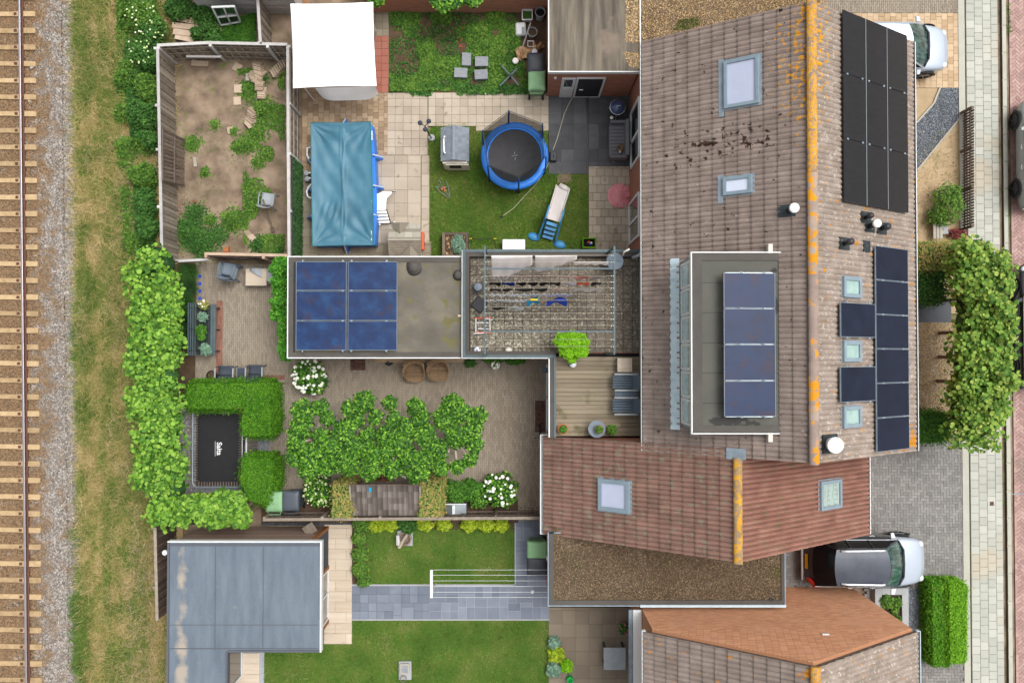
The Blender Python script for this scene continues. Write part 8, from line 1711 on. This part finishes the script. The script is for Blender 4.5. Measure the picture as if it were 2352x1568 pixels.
pot_plant('small potted plant standing on the round grey table', 1376, 986, TF + .446, .13, 'terracotta', .12, 260, .16, 'weed_leaf', size=.04, pot_h=.14); pot_plant('bushy grey-green pot plant right of the round table on the deck', 1405, 986, TF, .15, 'terracotta', .17, 420, .3, 'weed_leaf', size=.035, pot_h=.22)

# ================================================================ SOUTH GARDEN THINGS
def clothesline():
    t = thing('washing_line', 'white wall-mounted clothes line stretched over the slate path and lawn edge', 'clothes line', P(1120, 1340, 0)); Z = 1.6; a, b = P(991, 1308, Z), P(991, 1372, Z)
    MB().bar(a, b, .09, .05).build('end_bar', M['white_trim'], t); MB().bar((b.x, b.y + .05, 0), (b.x, b.y + .05, Z), .04).build('post', M['white_trim'], t)
    for v in (1308, 1320, 1333, 1346, 1359, 1371): MB().tube([P(992, v, Z), P(1258, v, Z)], .006, 5).build('line', M['white_trim'], t)
    MB().rbox(P(1257, 1281, 2), .05, .12, 1.9, 2.1).build('wall_reel', M['white_trim'], t)
clothesline()
MB().lathe(tuple(P(1223, 1358, .06)), [(.07, 0), (.05, .05), (.01, .07)], 9).build('white_ornament', M['white_plastic'], label='small white lump on the slate path under the clothes line', cat='ornament')
t = thing('stone_bowl', 'square stone slab with a broken round basin and driftwood on the upper lawn', 'garden ornament', P(930, 1238, 0)); c = P(930, 1236, .15); MB().rbox(c, .55, .55, .02, .12).build('slab', M['concrete'], t, bevel=.01)
MB().lathe((c.x, c.y, .12), [(.24, 0), (.25, .12), (.19, .13), (.15, .04), (.0, .03)], 18).build('basin', M['dark_board'], t); MB().tube([(c.x - .2, c.y - .3, .3), (c.x - .02, c.y, .33), (c.x + .12, c.y + .2, .3)], [.07, .05, .05], 7).build('driftwood', M['pale_bark'], t); MB().tube([(c.x - .25, c.y + .15, .28), (c.x - .22, c.y - .2, .26)], [.06, .09], 7).build('driftwood', M['silver_wood'], t)
t = thing('stone_bowl', 'square stone trough with a round metal ornament on the lower lawn', 'garden ornament', P(930, 1545, 0)); c = P(930, 1540, .15); MB().rbox(c, .46, .66, .02, .12).build('slab', M['concrete'], t, bevel=.01); MB().rbox((c.x, c.y + .08), .34, .38, .12, .2).build('trough', M['grey_block'], t); MB().rbox((c.x, c.y + .08), .24, .28, .2, .205).build('inner_basin', M['stone_slab'], t)
MB().tube([(c.x - .05 + .11 * math.cos(k * .5), c.y - .26 + .11 * math.sin(k * .5), .2) for k in range(13)], .015, 6).build('ring', M['bark'], t)
t = thing('garden_table', 'square light grey table on the south patio', 'table', P(1412, 1512, 0)); c = P(1412, 1512, .75); MB().rbox(c, .78, .78, .71, .75).build('table_top', M['light_grey_plastic'], t, bevel=.008)
for x in (-.33, .33):
    for y in (-.33, .33): MB().rbox((c.x + x, c.y + y), .06, .06, .04, .71).build('leg', M['dark_metal'], t)
pot_plant('potted pink flowers standing by the south house window', 1432, 1442, .05, .18, 'grey_block', .2, 240, .25, 'bramble_leaf', flowers=('flower_pink', 7))
t = thing('watering_can', 'bright green watering can at the bottom edge beside the patio plants', 'watering can', P(1309, 1560, 0)); c = P(1309, 1560, .2); MB().lathe((c.x, c.y, .05), [(.12, 0), (.12, .22), (.08, .25), (.07, .25), (.06, .15), (0, .15)], 18).build('can_body', M['can_green'], t); MB().tube([(c.x, c.y + .1, .15), (c.x - .02, c.y + .3, .32)], .02).build('spout', M['can_green'], t); MB().tube([(c.x, c.y - .12, .12), (c.x, c.y - .2, .3), (c.x, c.y, .38), (c.x, c.y + .06, .3)], .014).build('handle', M['can_green'], t)
t = thing('concrete_planter', 'square concrete-edged planting bed with green shrubs at the driveway', 'planter', P(2048, 1400, 0)); r_ = rect(2010, 1350, 2088, 1470, .35); W_ = .24
for q in ((r_[0], r_[1], r_[0] + W_, r_[3]), (r_[2] - W_, r_[1], r_[2], r_[3]), (r_[0] + W_, r_[3] - W_, r_[2] - W_, r_[3]), (r_[0] + W_, r_[1], r_[2] - W_, r_[1] + W_)): MB().box(q[0], q[1], 0, q[2], q[3], .35).build('edge_block', M['concrete'], t, bevel=.008)
MB().box(r_[0] + W_, r_[1] + W_, 0, r_[2] - W_, r_[3] - W_, .26).build('soil', mat('planter_soil', ['3a2a24', '4c3a32'], fine=.2, bump=.5), t)
for u, v, r, n in ((2038, 1382, 16, 520), (2060, 1385, 13, 360), (2055, 1402, 9, 160), (2060, 1428, 14, 320)): p = P(u, v, .4); w_ = px(r); bush('shrub', [(p.x, p.y, .34, w_, w_, .2)], n, .05, M['weed_leaf'], parent=t)

# ================================================================ CARS
def car(label, u, v, L, W, Ht, body, roofm, glassm='windscreen', rz=0, rails=False, suv=False, plate=False, name='parked_car', hz=.55):
    t = thing(name, label, 'car', (0, 0, 0), 'parked cars'); hl = L / 2; hw = W / 2; zb = Ht * .62 if suv else Ht * .60
    st = [(-hl, .72, .62, .55), (-hl + .06, .84, .74, .60), (-hl + .3, .95, zb * .98, zb), (-hl * .45, 1, zb, zb + .02), (0, 1, zb, zb + .02), (hl * .42, .99, zb * .98, zb + .02), (hl * .55, .975, zb * .93, zb * .97), (hl * .8, .92, zb * .82, zb * .87), (hl - .16, .80, zb * .70, zb * .76), (hl - .04, .62, zb * .58, zb * .60), (hl, .52, .5, .50)]
    ring = lambda x, k, z1, zc: [(x, -hw * k * .93, .2), (x, -hw * k, .42), (x, -hw * k, z1 * .80), (x, -hw * k * .955, z1 * .965), (x, -hw * k * .80, z1 + .01), (x, -hw * k * .4, zc + .012), (x, 0, zc + .02), (x, hw * k * .4, zc + .012), (x, hw * k * .80, z1 + .01), (x, hw * k * .955, z1 * .965), (x, hw * k, z1 * .80), (x, hw * k, .42), (x, hw * k * .93, .2)]
    vs = []; 
    for s in st: vs += ring(*s)
    n = 13; fs = [(i * n + j, i * n + j + 1, (i + 1) * n + j + 1, (i + 1) * n + j)[::-1] for i in range(len(st) - 1) for j in range(n - 1)] + [tuple(range(n)), tuple(range((len(st) - 1) * n, len(st) * n))[::-1], ] + [(i * n, (i + 1) * n, (i + 1) * n + n - 1, i * n + n - 1)[::-1] for i in range(len(st) - 1)]
    bd = MB().add(vs, fs)
    if suv: bd.m = [1 if (k_ < 120 and (k_ // 12 < 5 or k_ % 12 in (0, 1, 10, 11))) else 0 for k_ in range(len(fs))]  # rear and flank faces take the tone with painted shade
    bd.build('body', [M[body], M['shaded_silver_paint']], t, smooth=True, local=True, sub=1)
    xw = hl * .46 if suv else hl * .48; xf = hl * .16 if suv else hl * .12; xr = -hl * .62 if suv else -hl * .55; xb = -hl * .88 if suv else -hl * .84; wr = hw * .70; wb = hw * .90; zr = Ht - .04
    def strip(p0, p1, q0, q1, nu, nv, bow, arch=0):   # p at bottom edge (left,right), q top
        return lambda a, b: (Vector(p0).lerp(Vector(p1), a)).lerp(Vector(q0).lerp(Vector(q1), a), b) + Vector((bow * (1 - (2 * a - 1) ** 2), 0, .035 * (1 - (2 * a - 1) ** 2) * 1 + arch * math.sin(b * math.pi)))
    MB().grid(strip((xw, wb, zb), (xw, -wb, zb), (xf, wr, zr - .03), (xf, -wr, zr - .03), 10, 6, .16, .03), 10, 6).build('windscreen', M[glassm], t, smooth=True, local=True)
    MB().grid(strip((xb, wb * .95, zb), (xb, -wb * .95, zb), (xr, wr, zr - .03), (xr, -wr, zr - .03), 10, 6, -.10, .04), 10, 6).build('rear_window', M['car_glass'], t, smooth=True, local=True)
    MB().grid(lambda a, b: Vector((xr + (xf - xr) * b + (.14 * (1 - (2 * a - 1) ** 2)) * (b * 1.6 - .6 if b > .4 else 0) - (.10 * (1 - (2 * a - 1) ** 2)) * max(0, 1 - b * 3), (a - .5) * 2 * wr, zr - .03 + .05 * (1 - (2 * a - 1) ** 2) + .02 * math.sin(b * math.pi))), 12, 12).build('roof_panel', M[roofm], t, smooth=True, local=True)
    MB().tube([(xw + .17, wb * .6, zb + .03), (xw + .19, 0, zb + .035), (xw + .17, -wb * .6, zb + .03)], [.05, .05, .05], 8).tube([(xw + .17, wb * .6, zb + .03), (xw + .02, wb * .95, zb)], .04).tube([(xw + .17, -wb * .6, zb + .03), (xw + .02, -wb * .95, zb)], .04).build('cowl', M['black_plastic'], t, smooth=True, local=True)
    for s in (-1, 1):
        MB().add([(xb, s * wb * .95, zb - .01), (xw, s * wb, zb - .01), (xf, s * wr, zr - .03), (xr, s * wr, zr - .03)], [(0, 1, 2, 3) if s < 0 else (3, 2, 1, 0)]).build('side_window', M['car_glass'], t, local=True)
        MB().tube([(xw, s * wb, zb), (xf, s * wr, zr - .02)], .03, 6).build('windscreen_pillar', M[roofm if suv else body], t, local=True); MB().tube([(xf, s * wr, zr - .02), (xr, s * wr, zr - .02), (xb, s * wb * .95, zb)], .03, 6).build('roof_side', M['black_paint'] if suv else M[body], t, local=True)
        for xx in (-.02, -.38): MB().bar((hl * xx + .0, s * wb * 1.005, zb), (hl * xx - .02, s * wr * 1.02, zr - .03), .05, .02).build('door_pillar', M['black_plastic'], t, local=True)
        MB().tube([(xb, s * wb * 1.0, zb + .005), (xw, s * (wb + .01), zb + .01)], .013, 5).build('window_trim', M['chrome'], t, local=True)
        MB().add([(xw - .28, s * (hw + .17), zb + .10), (xw - .16, s * (hw + .17), zb + .08), (xw - .08, s * (hw - .02), zb + .04), (xw - .26, s * (hw - .02), zb + .06), (xw - .28, s * (hw + .17), zb + .0), (xw - .16, s * (hw + .17), zb + .0), (xw - .08, s * (hw - .02), zb - .02), (xw - .26, s * (hw - .02), zb - .02)], [(0, 1, 2, 3), (7, 6, 5, 4), (0, 4, 5, 1), (1, 5, 6, 2), (3, 2, 6, 7), (0, 3, 7, 4)]).build('wing_mirror', M[body if not suv else 'chrome'], t, local=True, bevel=.02)
        for xx in (.08, -.28): MB().tube([(hl * xx - .08, s * (hw + .005), zb * .83), (hl * xx, s * (hw + .03), zb * .84), (hl * xx + .08, s * (hw + .005), zb * .83)], .013, 5).build('door_handle', M['chrome'], t, local=True)
        if rails: MB().tube([(xf - .08, s * wr * .92, zr + .03), (xf - .2, s * wr * .93, zr + .075), (xr + .3, s * wr * .9, zr + .075), (xr + .12, s * wr * .88, zr + .02)], .036, 8).build('roof_rail', M['chrome'], t, smooth=True, local=True)
        MB().ball((hl - .24, s * hw * .66, zb * .68), .13, 12, sz=.55).build('headlight', M['clear_lamp'], t, smooth=True, local=True)
        MB().add([(-hl + .02, s * hw * .62, .80), (-hl + .26, s * hw * .96, .84), (-hl + .40, s * hw * .95, .96), (-hl + .28, s * hw * .80, 1.0), (-hl + .1, s * hw * .60, .94)], [(0, 1, 2, 3, 4) if s < 0 else (4, 3, 2, 1, 0)]).build('taillight', M['red_lamp'], t, local=True, solid=.05)
        for xx in (hl * .62, -hl * .62):
            wm = MB(); R_ = .33; y0, y1 = s * (hw - .2), s * (hw + .012)
            prof = [(.0, y0), (R_ - .04, y0), (R_, y0 + s * .03), (R_, y1 - s * .03), (R_ - .03, y1), (R_ - .10, y1), (R_ - .11, y1 - s * .03), (.0, y1 - s * .03)]; N_ = 24; vv = [(xx + r * math.cos(k * math.tau / N_), y, R_ + r * math.sin(k * math.tau / N_)) for r, y in prof for k in range(N_)]
            wm.add(vv, [(a * N_ + k, a * N_ + (k + 1) % N_, (a + 1) * N_ + (k + 1) % N_, (a + 1) * N_ + k) for a in range(len(prof) - 1) for k in range(N_)]); wh = wm.build('wheel', M['tyre'], t, local=True)
            rm = MB()
            for k in range(5): a = k * math.tau / 5; rm.bar((xx, s * (hw + .0), R_), (xx + .22 * math.cos(a), s * (hw + .005), R_ + .22 * math.sin(a)), .045, .02, up=(0, 1, 0))
            rm.build('rim', M['alu'] if not (label.startswith('black') or label.startswith('light')) else M['black_plastic'], wh, local=True)
            MB().add([(xx + (R_ + .05) * math.cos(k * math.pi / 12), s * (hw + .003), R_ + (R_ + .05) * math.sin(k * math.pi / 12)) for k in range(13)], [tuple(range(13))]).build('wheel_arch', M['black_plastic'], t, local=True, solid=.01)
    MB().rbox((-hl - .0, 0), .06, W * .80, .42, .52).build('rear_bumper', M['chrome' if suv else body], t, local=True, bevel=.02); MB().rbox((hl - .02, 0), .05, W * .5, .34, .48).build('grille', M['black_plastic'], t, local=True)
    if plate: MB().add([(-hl + .035, -.26, .66), (-hl + .035, .26, .66), (-hl + .10, .26, .76), (-hl + .10, -.26, .76)], [(0, 1, 2, 3)]).build('licence_plate', M['plate_yellow'], t, local=True, solid=.01)
    p = P(u, v, hz); t.location = (p.x, p.y, .05); t.rotation_euler = (0, 0, rz); return t
car('silver estate car with dark roof and chrome rails on the grey brick driveway', 1987, 1287, 4.35, 1.80, 1.62, 'silver_paint', 'roof_paint', suv=True, rails=True, plate=True, hz=.7)
car('silver rounded hatchback parked on the tan brick driveway under the roof edge', 2047, 112, 4.25, 1.74, 1.5, 'silver_paint', 'silver_paint', hz=.7)
car('light grey van-like car at the kerb on the road, only its left side in view', 2392, 352, 4.0, 1.7, 1.6, 'light_paint', 'light_paint', rz=math.pi / 2, hz=.6)
car('black car at the kerb on the road, only its left side in view', 2390, 748, 4.5, 1.8, 1.5, 'black_paint', 'black_paint', rz=math.pi / 2, hz=.6)
MB().bar(P(2322, 1134, 0), P(2400, 1134, 0), .03, .02).build('road_cable', M['lead'], label='thin grey cable strip lying across the road', cat='cable')
# number the sleepers from the top edge so that each can be found
k = 0
for o in sorted([o for o in COL.objects if o.name.startswith('sleeper') and o.type == 'EMPTY'], key=lambda o: -o.location.y):
    k += 1
    o['label'] = f'tan concrete sleeper under the rusty rail, {k - 2 if k > 2 else k}{"th" if k > 2 else "th beyond the frame"} from the top edge'
